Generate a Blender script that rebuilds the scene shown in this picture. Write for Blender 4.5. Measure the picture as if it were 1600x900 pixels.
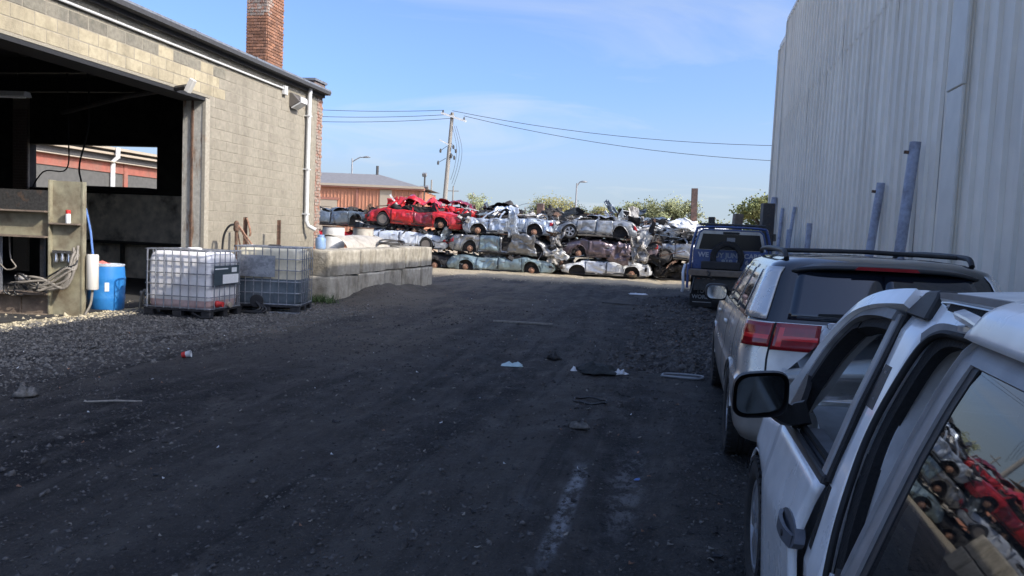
import bpy, bmesh, math, random
import numpy as np
from mathutils import Vector, Matrix, noise
random.seed(7)
R = math.radians
scene = bpy.context.scene
for o in list(bpy.data.objects):
    bpy.data.objects.remove(o)
COL = scene.collection

# ------------------------------------------------------------------ camera
cam_d = bpy.data.cameras.new('camera')
cam_d.sensor_width = 36.0
cam_d.lens = 36.0 * 1180.0 / 1600.0
cam_d.clip_start = 0.02
cam_d.clip_end = 6000
cam = bpy.data.objects.new('camera', cam_d)
COL.objects.link(cam)
scene.camera = cam
_y = Vector((250, -70, 1180)).normalized()
_z = -Vector((-0.045, 1.0, (70 + 250 * 0.045) / 1180.0)).normalized()
_x = _y.cross(_z)
_m = Matrix((_x, _y, _z))                      # world = _m @ camera (right, down, forward)
rot = Matrix((( _m[0][0], -_m[0][1], -_m[0][2]),
              ( _m[1][0], -_m[1][1], -_m[1][2]),
              ( _m[2][0], -_m[2][1], -_m[2][2])))
cam.matrix_world = Matrix.Translation((0, 0, 1.6)) @ rot.to_4x4()

# ------------------------------------------------------------------ sun, sky, exposure
SUN = Vector((0.955, -0.296, 0.745)).normalized()      # towards the sun
EL = math.asin(SUN.z)
AZ = math.atan2(SUN.x, SUN.y)
world = bpy.data.worlds.new('World')
scene.world = world
world.use_nodes = True
wn, wl = world.node_tree.nodes, world.node_tree.links
wn.clear()
w_out = wn.new('ShaderNodeOutputWorld')
w_bg = wn.new('ShaderNodeBackground')
w_bg.inputs['Strength'].default_value = 0.15
sky = wn.new('ShaderNodeTexSky')
sky.sky_type = 'NISHITA'
sky.sun_disc = False
sky.sun_elevation = EL
sky.sun_rotation = AZ
sky.altitude = 200
sky.air_density = 0.62
sky.dust_density = 4.6
sky.ozone_density = 6.5
# thin high cloud, the same over the whole sky
w_tc = wn.new('ShaderNodeTexCoord')
w_sep = wn.new('ShaderNodeSeparateXYZ')
wl.new(w_tc.outputs['Generated'], w_sep.inputs[0])
w_zc = wn.new('ShaderNodeMath'); w_zc.operation = 'MAXIMUM'; w_zc.inputs[1].default_value = 0.02
wl.new(w_sep.outputs['Z'], w_zc.inputs[0])
w_za = wn.new('ShaderNodeMath'); w_za.operation = 'ADD'; w_za.inputs[1].default_value = 0.06
wl.new(w_zc.outputs[0], w_za.inputs[0])
w_dx = wn.new('ShaderNodeMath'); w_dx.operation = 'DIVIDE'
w_dy = wn.new('ShaderNodeMath'); w_dy.operation = 'DIVIDE'
wl.new(w_sep.outputs['X'], w_dx.inputs[0]); wl.new(w_za.outputs[0], w_dx.inputs[1])
wl.new(w_sep.outputs['Y'], w_dy.inputs[0]); wl.new(w_za.outputs[0], w_dy.inputs[1])
w_cb = wn.new('ShaderNodeCombineXYZ')
wl.new(w_dx.outputs[0], w_cb.inputs[0]); wl.new(w_dy.outputs[0], w_cb.inputs[1])
w_mp = wn.new('ShaderNodeMapping')
w_mp.inputs['Scale'].default_value = (0.55, 0.62, 1)
w_mp.inputs['Location'].default_value = (9.1, 0.3, 0)
w_mp.inputs['Rotation'].default_value = (0, 0, 0.5)
wl.new(w_cb.outputs[0], w_mp.inputs[0])
w_nz = wn.new('ShaderNodeTexNoise')
w_nz.inputs['Scale'].default_value = 1.0
w_nz.inputs['Detail'].default_value = 7
w_nz.inputs['Roughness'].default_value = 0.55
w_nz.inputs['Distortion'].default_value = 0.8
wl.new(w_mp.outputs[0], w_nz.inputs['Vector'])
w_rp = wn.new('ShaderNodeMapRange')
w_rp.inputs['From Min'].default_value = 0.54
w_rp.inputs['From Max'].default_value = 0.80
w_rp.inputs['To Max'].default_value = 0.6
wl.new(w_nz.outputs['Fac'], w_rp.inputs['Value'])
w_mix = wn.new('ShaderNodeMix'); w_mix.data_type = 'RGBA'
w_mix.inputs['B'].default_value = (2.1, 2.25, 2.35, 1)
wl.new(w_rp.outputs['Result'], w_mix.inputs['Factor'])
# pale haze veil low round the whole horizon
w_vr = wn.new('ShaderNodeMapRange'); w_vr.interpolation_type = 'SMOOTHSTEP'
w_vr.inputs['From Min'].default_value = 0.20; w_vr.inputs['From Max'].default_value = 0.0
w_vr.inputs['To Max'].default_value = 0.85
wl.new(w_sep.outputs['Z'], w_vr.inputs['Value'])
w_mx2 = wn.new('ShaderNodeMix'); w_mx2.data_type = 'RGBA'
w_mx2.inputs['B'].default_value = (1.62, 1.95, 2.22, 1)
wl.new(w_vr.outputs['Result'], w_mx2.inputs['Factor'])
wl.new(sky.outputs[0], w_mx2.inputs['A'])
wl.new(w_mx2.outputs['Result'], w_mix.inputs['A'])
wl.new(w_mix.outputs['Result'], w_bg.inputs['Color'])
wl.new(w_bg.outputs[0], w_out.inputs['Surface'])

sun_d = bpy.data.lights.new('sun', 'SUN')
sun_d.energy = 2.0
sun_d.angle = R(0.53)
sun_d.color = (1.0, 0.94, 0.85)
sun = bpy.data.objects.new('sun', sun_d)
sun.rotation_euler = (-SUN).to_track_quat('-Z', 'Y').to_euler()
sun.location = (30, -10, 25)
COL.objects.link(sun)
vs = scene.view_settings
vs.view_transform = 'Standard'
vs.look = 'None'
vs.exposure = 1.34
vs.gamma = 1.0
vs.use_curve_mapping = False
scene.render.engine = 'CYCLES'
scene.cycles.max_bounces = 8
scene.cycles.use_denoising = True

# ------------------------------------------------------------------ mesh helpers
class MB:
    """collects shapes and links them as one mesh object"""
    def __init__(s):
        s.v = []; s.f = []
    def add(s, vs_, fs_):
        n = len(s.v)
        s.v.extend([tuple(p) for p in vs_])
        s.f.extend([tuple(i + n for i in f) for f in fs_])
        return s
    def box(s, x0, x1, y0, y1, z0, z1):
        v = [(x0,y0,z0),(x1,y0,z0),(x1,y1,z0),(x0,y1,z0),(x0,y0,z1),(x1,y0,z1),(x1,y1,z1),(x0,y1,z1)]
        return s.add(v, [(0,3,2,1),(4,5,6,7),(0,1,5,4),(1,2,6,5),(2,3,7,6),(3,0,4,7)])
    def rbox(s, c, d, e=None):
        """box centred at c with size d, turned by euler e, edges chamfered a little"""
        m = Matrix.Rotation(0, 3, 'X')
        if e is not None:
            from mathutils import Euler
            m = Euler(e).to_matrix()
        hx, hy, hz = d[0]/2, d[1]/2, d[2]/2
        v = [Vector(c) + m @ Vector((sx*hx, sy*hy, sz*hz)) for sz in (-1,1) for sx, sy in ((-1,-1),(1,-1),(1,1),(-1,1))]
        return s.add(v, [(0,3,2,1),(4,5,6,7),(0,1,5,4),(1,2,6,5),(2,3,7,6),(3,0,4,7)])
    def tube(s, pts, r, n=8, cap=True):
        pts = [Vector(p) for p in pts]
        rs = r if isinstance(r, (list, tuple)) else [r]*len(pts)
        rings = []
        up = None
        for i, p in enumerate(pts):
            t = (pts[min(i+1, len(pts)-1)] - pts[max(i-1, 0)])
            if t.length < 1e-9: t = Vector((0,0,1))
            t.normalize()
            if up is None:
                up = Vector((0,0,1)) if abs(t.z) < 0.9 else Vector((1,0,0))
            a = t.cross(up)
            if a.length < 1e-6: a = t.cross(Vector((0.3,1,0.2)))
            a.normalize(); b = a.cross(t).normalized(); up = b
            rings.append([p + rs[i]*(math.cos(2*math.pi*k/n)*a + math.sin(2*math.pi*k/n)*b) for k in range(n)])
        v = [q for rg in rings for q in rg]
        f = []
        for i in range(len(rings)-1):
            for k in range(n):
                f.append((i*n+k, i*n+(k+1)%n, (i+1)*n+(k+1)%n, (i+1)*n+k))
        if cap:
            f.append(tuple(range(n))[::-1]); f.append(tuple((len(rings)-1)*n+k for k in range(n)))
        return s.add(v, f)
    def bar(s, pts, w, t, nrm):
        """rectangular bar swept along pts; w across, t along nrm (nrm fixed or per point)"""
        pts = [Vector(p) for p in pts]
        v = []; f = []
        for i, p in enumerate(pts):
            d = (pts[min(i+1, len(pts)-1)] - pts[max(i-1, 0)]).normalized()
            nn = Vector(nrm[i] if isinstance(nrm[0], (tuple, list, Vector)) else nrm).normalized()
            a = d.cross(nn).normalized()
            b = a.cross(d).normalized()
            ww = w[i] if isinstance(w, (list, tuple)) else w
            for sa, sb in ((-1,-1),(1,-1),(1,1),(-1,1)):
                v.append(p + a*sa*ww/2 + b*sb*t/2)
        for i in range(len(pts)-1):
            for k in range(4):
                f.append((i*4+k, i*4+(k+1)%4, i*4+4+(k+1)%4, i*4+4+k))
        f.append((3,2,1,0)); m = (len(pts)-1)*4; f.append((m,m+1,m+2,m+3))
        return s.add(v, f)
    def lathe(s, prof, n=24, axis='Z', c=(0,0,0), closed=False):
        v = []; f = []
        for r, h in prof:
            for k in range(n):
                a = 2*math.pi*k/n
                p = (r*math.cos(a), r*math.sin(a), h)
                if axis == 'Y': p = (p[0], p[2], p[1])
                if axis == 'X': p = (p[2], p[0], p[1])
                v.append((p[0]+c[0], p[1]+c[1], p[2]+c[2]))
        m = len(prof)
        for i in range(m-1 if not closed else m):
            j = (i+1) % m
            for k in range(n):
                f.append((i*n+k, i*n+(k+1)%n, j*n+(k+1)%n, j*n+k))
        if not closed:
            if prof[0][0] > 1e-6: f.append(tuple(range(n))[::-1])
            if prof[-1][0] > 1e-6: f.append(tuple((m-1)*n+k for k in range(n)))
        return s.add(v, f)
    def grid(s, fn, nu, nv, skip=None):
        base = len(s.v)
        for i in range(nu+1):
            for j in range(nv+1):
                s.v.append(tuple(fn(i/nu, j/nv)))
        for i in range(nu):
            for j in range(nv):
                if skip and skip(i, j): continue
                a = base + i*(nv+1)+j
                s.f.append((a, a+1, a+nv+2, a+nv+1))
        return s
    def prism(s, poly, fn, d):
        """extrude 2-D polygon: fn(u,v,w) places a point, w in (0,d)"""
        n = len(poly)
        v = [fn(u, w_, 0) for u, w_ in poly] + [fn(u, w_, d) for u, w_ in poly]
        f = [tuple(range(n))[::-1], tuple(range(n, 2*n))] + [(i, (i+1)%n, n+(i+1)%n, n+i) for i in range(n)]
        return s.add(v, f)
    def mesh(s, name, smooth=None, bevel=0, fix=True):
        me = bpy.data.meshes.new(name)
        me.from_pydata(s.v, [], s.f)
        if fix or bevel:
            bm = bmesh.new(); bm.from_mesh(me)
            if bevel:
                bmesh.ops.bevel(bm, geom=[e for e in bm.edges if len(e.link_faces) == 2 and e.calc_face_angle(0) > 0.6], offset=bevel, segments=1, affect='EDGES')
            if fix:
                bmesh.ops.recalc_face_normals(bm, faces=bm.faces)
            bm.to_mesh(me); bm.free()
        me.update()
        if smooth is not None:
            me.shade_smooth()
            me.set_sharp_from_angle(angle=R(smooth))
        return me
    def build(s, name, mat, parent=None, smooth=None, bevel=0, solid=0, fix=True, off=1):
        return mk(name, s.mesh(name, smooth, bevel, fix), mat, parent, solid, off)

def mk(name, me, mat, parent=None, solid=0, off=1):
    if isinstance(mat, str): mat = M[mat]
    if mat and not me.materials: me.materials.append(mat)
    o = bpy.data.objects.new(name, me)
    COL.objects.link(o)
    if parent is not None: o.parent = parent
    if solid:
        md = o.modifiers.new('thick', 'SOLIDIFY'); md.thickness = solid; md.offset = off
    return o
def thing(name, label, cat, loc=(0,0,0), rz=0.0, group=None):
    o = bpy.data.objects.new(name, None)
    o.empty_display_size = 0.3
    COL.objects.link(o)
    o.location = loc
    o.rotation_euler = (0, 0, rz) if not isinstance(rz, (tuple, list)) else rz
    return tag(o, label, cat, group)
def tag(o, label, cat, group=None):
    o['label'] = label; o['category'] = cat; o['kind'] = 'thing'
    if group: o['group'] = group
    return o
def kind(o, k, label=None):
    o['kind'] = k
    if label: o['label'] = label
    return o
def dup(root, parent=None):
    c = root.copy(); COL.objects.link(c)
    if parent is not None: c.parent = parent
    for ch in list(root.children): dup(ch, c)
    return c
def lerp(a, b, t): return a + (b-a)*t
def interp(pts, x):
    if x <= pts[0][0]: return pts[0][1]
    for (a, b), (c, d) in zip(pts, pts[1:]):
        if x <= c: return b + (d-b)*(x-a)/(c-a)
    return pts[-1][1]
def smooth_pts(pts, n=6):
    """Catmull-Rom through 3-D points"""
    P = [Vector(p) for p in pts]
    out = []
    for i in range(len(P)-1):
        p0 = P[max(i-1,0)]; p1 = P[i]; p2 = P[i+1]; p3 = P[min(i+2, len(P)-1)]
        for k in range(n):
            t = k/n
            out.append(0.5*((2*p1)+(-p0+p2)*t+(2*p0-5*p1+4*p2-p3)*t*t+(-p0+3*p1-3*p2+p3)*t**3))
    out.append(P[-1])
    return out
def arc_wire(a, b, sag, n=14):
    a = Vector(a); b = Vector(b)
    return [a.lerp(b, k/n) - Vector((0,0,sag*4*(k/n)*(1-k/n))) for k in range(n+1)]

# ------------------------------------------------------------------ materials
M = {}
def mat(name, col, rough=0.7, metal=0.0, var=0.15, scale=6.0, col2=None, mix=(0.45, 0.65), bump=0.0, bscale=40.0,
        coat=0.0, spec=0.5, rand=0.0, stretch=None, detail=6, emit=None, rvar=0.0, streak=None):
    """principled with noise colour wear, optional second colour in patches, bump and per-object variation"""
    m = bpy.data.materials.new(name); m.use_nodes = True
    nt = m.node_tree; N = nt.nodes; L = nt.links
    b = N['Principled BSDF']
    b.inputs['Roughness'].default_value = rough
    b.inputs['Metallic'].default_value = metal
    b.inputs['Specular IOR Level'].default_value = spec
    b.inputs['Coat Weight'].default_value = coat
    b.inputs['Coat Roughness'].default_value = 0.06
    tc = N.new('ShaderNodeTexCoord')
    vec = tc.outputs['Object']
    oi = N.new('ShaderNodeObjectInfo')
    ad = N.new('ShaderNodeVectorMath'); ad.operation = 'MULTIPLY_ADD'
    cmb = N.new('ShaderNodeCombineXYZ')
    for k in range(3): L.new(oi.outputs['Random'], cmb.inputs[k])
    L.new(cmb.outputs[0], ad.inputs[0]); ad.inputs[1].default_value = (37, 53, 71); L.new(vec, ad.inputs[2])
    vec = ad.outputs[0]
    if stretch:
        mp = N.new('ShaderNodeMapping'); mp.inputs['Scale'].default_value = stretch
        L.new(vec, mp.inputs[0]); vec2 = mp.outputs[0]
    else: vec2 = vec
    nz = N.new('ShaderNodeTexNoise'); nz.inputs['Scale'].default_value = scale; nz.inputs['Detail'].default_value = detail
    nz.inputs['Roughness'].default_value = 0.6
    L.new(vec2, nz.inputs['Vector'])
    c = (*col, 1)
    if col2 is not None:
        mr = N.new('ShaderNodeMapRange'); mr.inputs['From Min'].default_value = mix[0]; mr.inputs['From Max'].default_value = mix[1]
        L.new(nz.outputs['Fac'], mr.inputs['Value'])
        mx = N.new('ShaderNodeMix'); mx.data_type = 'RGBA'
        mx.inputs['A'].default_value = c; mx.inputs['B'].default_value = (*col2, 1)
        L.new(mr.outputs['Result'], mx.inputs['Factor'])
        cs = mx.outputs['Result']
    else:
        rg = N.new('ShaderNodeRGB'); rg.outputs[0].default_value = c; cs = rg.outputs[0]
    n2 = N.new('ShaderNodeTexNoise'); n2.inputs['Scale'].default_value = scale*3.7; n2.inputs['Detail'].default_value = 5
    L.new(vec, n2.inputs['Vector'])
    m2 = N.new('ShaderNodeMapRange'); m2.inputs['From Min'].default_value = 0.3; m2.inputs['From Max'].default_value = 0.7
    m2.inputs['To Min'].default_value = 1-var; m2.inputs['To Max'].default_value = 1+var
    L.new(n2.outputs['Fac'], m2.inputs['Value'])
    val = m2.outputs['Result']
    if rand:
        m3 = N.new('ShaderNodeMapRange'); m3.inputs['To Min'].default_value = 1-rand; m3.inputs['To Max'].default_value = 1+rand
        L.new(oi.outputs['Random'], m3.inputs['Value'])
        mu = N.new('ShaderNodeMath'); mu.operation = 'MULTIPLY'; L.new(val, mu.inputs[0]); L.new(m3.outputs['Result'], mu.inputs[1]); val = mu.outputs[0]
    if streak:
        ge = N.new('ShaderNodeNewGeometry'); sm = N.new('ShaderNodeMapping'); sm.inputs['Scale'].default_value = (2.2, 2.2, 0.22)
        L.new(ge.outputs['Position'], sm.inputs[0])
        sn = N.new('ShaderNodeTexNoise'); sn.inputs['Scale'].default_value = 1.0; sn.inputs['Detail'].default_value = 8; sn.inputs['Roughness'].default_value = 0.65
        L.new(sm.outputs[0], sn.inputs['Vector'])
        sr = N.new('ShaderNodeMapRange'); sr.inputs['From Min'].default_value = 0.48; sr.inputs['From Max'].default_value = 0.78; sr.inputs['To Max'].default_value = streak[0]
        L.new(sn.outputs['Fac'], sr.inputs['Value'])
        sx = N.new('ShaderNodeMix'); sx.data_type = 'RGBA'; sx.inputs['B'].default_value = (*streak[1], 1)
        L.new(sr.outputs['Result'], sx.inputs['Factor']); L.new(cs, sx.inputs['A']); cs = sx.outputs['Result']
    vm = N.new('ShaderNodeVectorMath'); vm.operation = 'SCALE'
    L.new(cs, vm.inputs[0]); L.new(val, vm.inputs['Scale'])
    L.new(vm.outputs[0], b.inputs['Base Color'])
    if rvar:
        m4 = N.new('ShaderNodeMapRange'); m4.inputs['To Min'].default_value = max(0.02, rough-rvar); m4.inputs['To Max'].default_value = min(1, rough+rvar)
        L.new(nz.outputs['Fac'], m4.inputs['Value']); L.new(m4.outputs['Result'], b.inputs['Roughness'])
    if bump:
        n3 = N.new('ShaderNodeTexNoise'); n3.inputs['Scale'].default_value = bscale; n3.inputs['Detail'].default_value = 6
        L.new(vec, n3.inputs['Vector'])
        bp = N.new('ShaderNodeBump'); bp.inputs['Strength'].default_value = bump; bp.inputs['Distance'].default_value = 0.02
        L.new(n3.outputs['Fac'], bp.inputs['Height']); L.new(bp.outputs[0], b.inputs['Normal'])
    if emit:
        b.inputs['Emission Color'].default_value = (*emit[0], 1); b.inputs['Emission Strength'].default_value = emit[1]
    M[name] = m
    return m
def paint(name, col, dirt=(0.10, 0.09, 0.075), amount=(0.5, 0.75), rough=0.32, metal=0.25, coat=0.6):
    return mat(name, col, rough, metal, 0.10, 2.6, dirt, amount, 0.06, 9.0, coat=coat, rvar=0.16)
def glass(name, tint, rough=0.02, ior=1.52, alpha=0.35, dirt=0.3):
    """tinted pane: mirror reflection over partly see-through tint"""
    m = bpy.data.materials.new(name); m.use_nodes = True
    nt = m.node_tree; N = nt.nodes; L = nt.links
    N.clear()
    out = N.new('ShaderNodeOutputMaterial')
    tr = N.new('ShaderNodeBsdfTransparent'); tr.inputs[0].default_value = (alpha*0.9, alpha, alpha*0.97, 1)
    df = N.new('ShaderNodeBsdfDiffuse'); df.inputs[0].default_value = (*tint, 1)
    ms = N.new('ShaderNodeMixShader'); ms.inputs[0].default_value = dirt
    L.new(tr.outputs[0], ms.inputs[1]); L.new(df.outputs[0], ms.inputs[2])
    gl = N.new('ShaderNodeBsdfGlossy'); gl.inputs['Roughness'].default_value = rough; gl.inputs[0].default_value = (0.95, 0.97, 1, 1)
    fr = N.new('ShaderNodeFresnel'); fr.inputs['IOR'].default_value = ior
    mx = N.new('ShaderNodeMixShader')
    L.new(fr.outputs[0], mx.inputs[0]); L.new(ms.outputs[0], mx.inputs[1]); L.new(gl.outputs[0], mx.inputs[2])
    L.new(mx.outputs[0], out.inputs['Surface'])
    M[name] = m
    return m

mat('block_plain', (0.295, 0.262, 0.20), 0.9, var=0.12, scale=3.0, col2=(0.265, 0.234, 0.177), mix=(0.5, 0.7), bump=0.5, bscale=60, rand=0.05, streak=(0.55, (0.13, 0.113, 0.085)))
mat('block_cream', (0.40, 0.34, 0.225), 0.88, var=0.10, scale=4.0, col2=(0.26, 0.22, 0.14), mix=(0.5, 0.75), bump=0.4, bscale=60, rand=0.10, streak=(0.5, (0.17, 0.145, 0.105)))
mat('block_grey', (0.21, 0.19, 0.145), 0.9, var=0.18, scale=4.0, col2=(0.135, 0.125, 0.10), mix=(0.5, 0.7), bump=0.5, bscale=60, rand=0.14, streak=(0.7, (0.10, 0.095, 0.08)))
mat('mortar', (0.295, 0.262, 0.20), 0.95, var=0.15, scale=12, bump=0.4, bscale=90)
mat('brick', (0.25, 0.115, 0.062), 0.9, var=0.2, scale=7, col2=(0.22, 0.115, 0.075), mix=(0.4, 0.65), bump=0.5, bscale=50, rand=0.35)
mat('brick_pale', (0.30, 0.25, 0.205), 0.9, var=0.2, scale=9, col2=(0.30, 0.15, 0.10), mix=(0.45, 0.6), bump=0.5, bscale=50, rand=0.2)
mat('brick_dull', (0.20, 0.15, 0.13), 0.9, var=0.2, scale=7, bump=0.5, bscale=50, rand=0.3)
mat('brick_mortar', (0.28, 0.24, 0.195), 0.95, var=0.2, scale=9, bump=0.4, bscale=70)
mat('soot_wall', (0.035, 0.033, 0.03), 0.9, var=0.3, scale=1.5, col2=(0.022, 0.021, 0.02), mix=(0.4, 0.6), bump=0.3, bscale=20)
mat('stained_wall', (0.66, 0.60, 0.50), 0.9, var=0.3, scale=1.2, col2=(0.08, 0.065, 0.05), mix=(0.52, 0.68), bump=0.3, bscale=15)
mat('dark_beam', (0.02, 0.02, 0.021), 0.7, var=0.2)
mat('rust_jamb', (0.48, 0.45, 0.38), 0.85, var=0.2, scale=3, col2=(0.23, 0.13, 0.07), mix=(0.52, 0.66), bump=0.3, stretch=(1.6, 1.6, 0.5))
mat('jamb_white', (0.36, 0.32, 0.25), 0.8, var=0.15, scale=5, col2=(0.35, 0.24, 0.15), mix=(0.6, 0.75))
mat('gutter', (0.23, 0.24, 0.25), 0.5, 0.5, var=0.2, scale=4, col2=(0.15, 0.12, 0.10), mix=(0.55, 0.7))
mat('gutter_dark', (0.05, 0.047, 0.045), 0.8, var=0.3)
mat('white_paint', (0.60, 0.60, 0.58), 0.5, var=0.08, scale=4, col2=(0.5, 0.48, 0.44), mix=(0.6, 0.8))
mat('roof_tar', (0.05, 0.05, 0.052), 0.9, var=0.2)
mat('lamp_bronze', (0.16, 0.145, 0.13), 0.5, 0.4, var=0.1)
mat('lamp_lens', (0.62, 0.62, 0.6), 0.25, var=0.05)
mat('olive_steel', (0.29, 0.265, 0.18), 0.6, 0.0, var=0.15, scale=2.2, col2=(0.13, 0.095, 0.06), mix=(0.46, 0.68), bump=0.08, spec=0.4)
mat('brown_steel', (0.20, 0.155, 0.115), 0.7, 0.0, var=0.2, scale=3, col2=(0.10, 0.075, 0.06), mix=(0.5, 0.7), bump=0.12)
mat('hose_grey', (0.22, 0.195, 0.16), 0.6, var=0.2)
mat('hose_black', (0.015, 0.015, 0.016), 0.5, var=0.2)
mat('hose_blue', (0.12, 0.22, 0.5), 0.4, var=0.1)
mat('chrome', (0.55, 0.55, 0.56), 0.22, 0.9, var=0.1, scale=9)
mat('gal_steel', (0.36, 0.37, 0.39), 0.45, 0.7, var=0.15, scale=14, col2=(0.25, 0.26, 0.28), mix=(0.45, 0.6))
mat('steel_rust', (0.17, 0.10, 0.065), 0.85, 0.1, var=0.3, scale=8, col2=(0.09, 0.055, 0.04), mix=(0.45, 0.6), bump=0.3)
mat('rust_light', (0.36, 0.20, 0.13), 0.9, 0.0, var=0.3, scale=12, col2=(0.20, 0.11, 0.07), mix=(0.45, 0.6), bump=0.3)
mat('steel_dark', (0.06, 0.058, 0.056), 0.6, 0.3, var=0.3, scale=8, col2=(0.12, 0.08, 0.055), mix=(0.55, 0.7))
mat('barrel_blue', (0.03, 0.20, 0.52), 0.38, var=0.07, scale=3, col2=(0.10, 0.33, 0.62), mix=(0.55, 0.75), bump=0.05)
mat('barrel_top', (0.52, 0.56, 0.60), 0.6, var=0.15)
mat('red_plastic', (0.55, 0.035, 0.03), 0.5, var=0.12)
mat('rag_red', (0.62, 0.16, 0.13), 0.9, var=0.2)
mat('paper_white', (0.74, 0.74, 0.72), 0.7, var=0.06)
mat('label_slate', (0.045, 0.065, 0.075), 0.6, var=0.1)
mat('pallet_black', (0.025, 0.025, 0.028), 0.6, var=0.3, col2=(0.07, 0.065, 0.06), mix=(0.5, 0.75))
mat('bottle_white', (0.80, 0.78, 0.77), 0.4, var=0.05, scale=2.5, col2=(0.66, 0.62, 0.60), mix=(0.5, 0.75), spec=0.4)
mat('bottle_old', (0.66, 0.60, 0.45), 0.45, var=0.12, scale=2.5, col2=(0.50, 0.46, 0.36), mix=(0.5, 0.75))
mat('liquid_pink', (0.50, 0.33, 0.30), 0.4, var=0.15, scale=3, col2=(0.62, 0.50, 0.47), mix=(0.4, 0.7))
mat('liquid_dark', (0.10, 0.13, 0.155), 0.4, var=0.2, scale=3, col2=(0.19, 0.22, 0.24), mix=(0.45, 0.7), stretch=(1, 1, 0.3))
mat('concrete', (0.40, 0.36, 0.285), 0.92, var=0.2, scale=2.2, col2=(0.25, 0.22, 0.165), mix=(0.48, 0.62), bump=0.9, bscale=26, rand=0.08, stretch=(1, 1, 0.6), streak=(0.6, (0.15, 0.135, 0.105)))
mat('tank_blue', (0.24, 0.36, 0.55), 0.5, 0.1, var=0.12, scale=8, col2=(0.35, 0.36, 0.36), mix=(0.58, 0.7))
mat('sheet_pale', (0.46, 0.42, 0.35), 0.6, 0.1, var=0.15, scale=3, col2=(0.33, 0.28, 0.22), mix=(0.5, 0.7))
mat('wall_metal', (0.82, 0.765, 0.66), 0.5, 0.0, var=0.05, scale=0.8, col2=(0.76, 0.70, 0.60), mix=(0.4, 0.7), bump=0.10, bscale=1.6, rand=0.04, stretch=(1, 1, 0.25), spec=0.35, streak=(0.42, (0.42, 0.38, 0.31)))
mat('trim_metal', (0.64, 0.61, 0.54), 0.5, 0.0, var=0.06, scale=1.0, bump=0.05, bscale=2.0)
mat('pipe_blue', (0.35, 0.385, 0.48), 0.6, 0.1, var=0.15, scale=5, col2=(0.20, 0.21, 0.25), mix=(0.5, 0.7), bump=0.15)
mat('orange_metal', (0.42, 0.20, 0.125), 0.7, var=0.06, scale=0.6, col2=(0.37, 0.175, 0.11), mix=(0.4, 0.7), spec=0.2)
mat('orange_trim', (0.30, 0.13, 0.09), 0.6, var=0.08)
mat('roof_grey', (0.17, 0.165, 0.165), 0.8, var=0.1, scale=1.0)
mat('door_beige', (0.36, 0.30, 0.225), 0.7, var=0.06)
mat('red_band', (0.27, 0.085, 0.058), 0.85, var=0.15, scale=1.5, col2=(0.23, 0.10, 0.07), mix=(0.45, 0.65))
mat('grey_render', (0.085, 0.082, 0.074), 0.9, var=0.15, scale=1.5)
mat('wood_grey', (0.25, 0.23, 0.20), 0.9, var=0.2, scale=5, bump=0.3, stretch=(4, 4, 0.3))
mat('wire_black', (0.02, 0.02, 0.022), 0.6, var=0.1)
mat('pole_metal', (0.30, 0.30, 0.30), 0.5, 0.4, var=0.1)
mat('lamp_head', (0.22, 0.22, 0.22), 0.5, 0.3, var=0.1)
mat('h_steel', (0.10, 0.065, 0.055), 0.8, 0.1, var=0.25, scale=2.5, col2=(0.20, 0.11, 0.08), mix=(0.5, 0.7))
mat('tyre', (0.022, 0.021, 0.021), 0.85, var=0.25, scale=9, col2=(0.05, 0.046, 0.042), mix=(0.5, 0.8), bump=0.25, bscale=60)
mat('alloy', (0.48, 0.48, 0.49), 0.35, 0.7, var=0.1, scale=5, col2=(0.22, 0.2, 0.18), mix=(0.5, 0.75))
mat('rim_dusty', (0.20, 0.175, 0.15), 0.7, 0.2, var=0.2, scale=7)
mat('plastic_black', (0.018, 0.018, 0.020), 0.55, var=0.2, scale=5, col2=(0.035, 0.034, 0.033), mix=(0.5, 0.75), bump=0.1, bscale=120)
mat('rubber', (0.010, 0.010, 0.011), 0.7, var=0.2)
mat('seal_black', (0.008, 0.008, 0.009), 0.85, var=0.2, bump=0.3, bscale=90)
mat('plastic_grey', (0.19, 0.19, 0.195), 0.55, var=0.15, scale=4, col2=(0.095, 0.092, 0.09), mix=(0.5, 0.75))
mat('frame_grey', (0.27, 0.265, 0.265), 0.5, 0.1, var=0.15, scale=4, col2=(0.17, 0.16, 0.15), mix=(0.48, 0.72), rvar=0.1)
mat('interior_grey', (0.55, 0.55, 0.55), 0.75, var=0.08, scale=6, bump=0.1, bscale=120)
mat('interior_dark', (0.025, 0.025, 0.027), 0.8, var=0.15)
mat('wreck_dark', (0.028, 0.026, 0.025), 0.8, 0.1, var=0.4, scale=5, col2=(0.075, 0.06, 0.05), mix=(0.55, 0.72), bump=0.4, bscale=14)
mat('wreck_alu', (0.40, 0.38, 0.35), 0.6, 0.3, var=0.3, scale=7, col2=(0.13, 0.12, 0.11), mix=(0.45, 0.6), bump=0.4, bscale=20)
mat('bumper_white', (0.66, 0.65, 0.61), 0.5, var=0.1, scale=3, col2=(0.42, 0.40, 0.36), mix=(0.55, 0.75))
mat('handle_grey', (0.095, 0.10, 0.115), 0.45, var=0.15, scale=8)
mat('lens_red', (0.27, 0.010, 0.014), 0.12, var=0.12, scale=6, coat=0.8)
mat('lens_red_bright', (0.75, 0.03, 0.03), 0.15, var=0.05, coat=0.8)
mat('lens_clear', (0.62, 0.63, 0.65), 0.1, var=0.1, coat=0.8)
paint('paint_red', (0.47, 0.015, 0.018), (0.20, 0.03, 0.03), (0.52, 0.75), metal=0.05)
paint('paint_maroon', (0.23, 0.015, 0.025), metal=0.2)
paint('paint_silver', (0.44, 0.45, 0.47), (0.22, 0.21, 0.2), metal=0.45)
paint('paint_white', (0.70, 0.71, 0.71), (0.40, 0.38, 0.35), (0.55, 0.8), metal=0.0)
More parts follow.
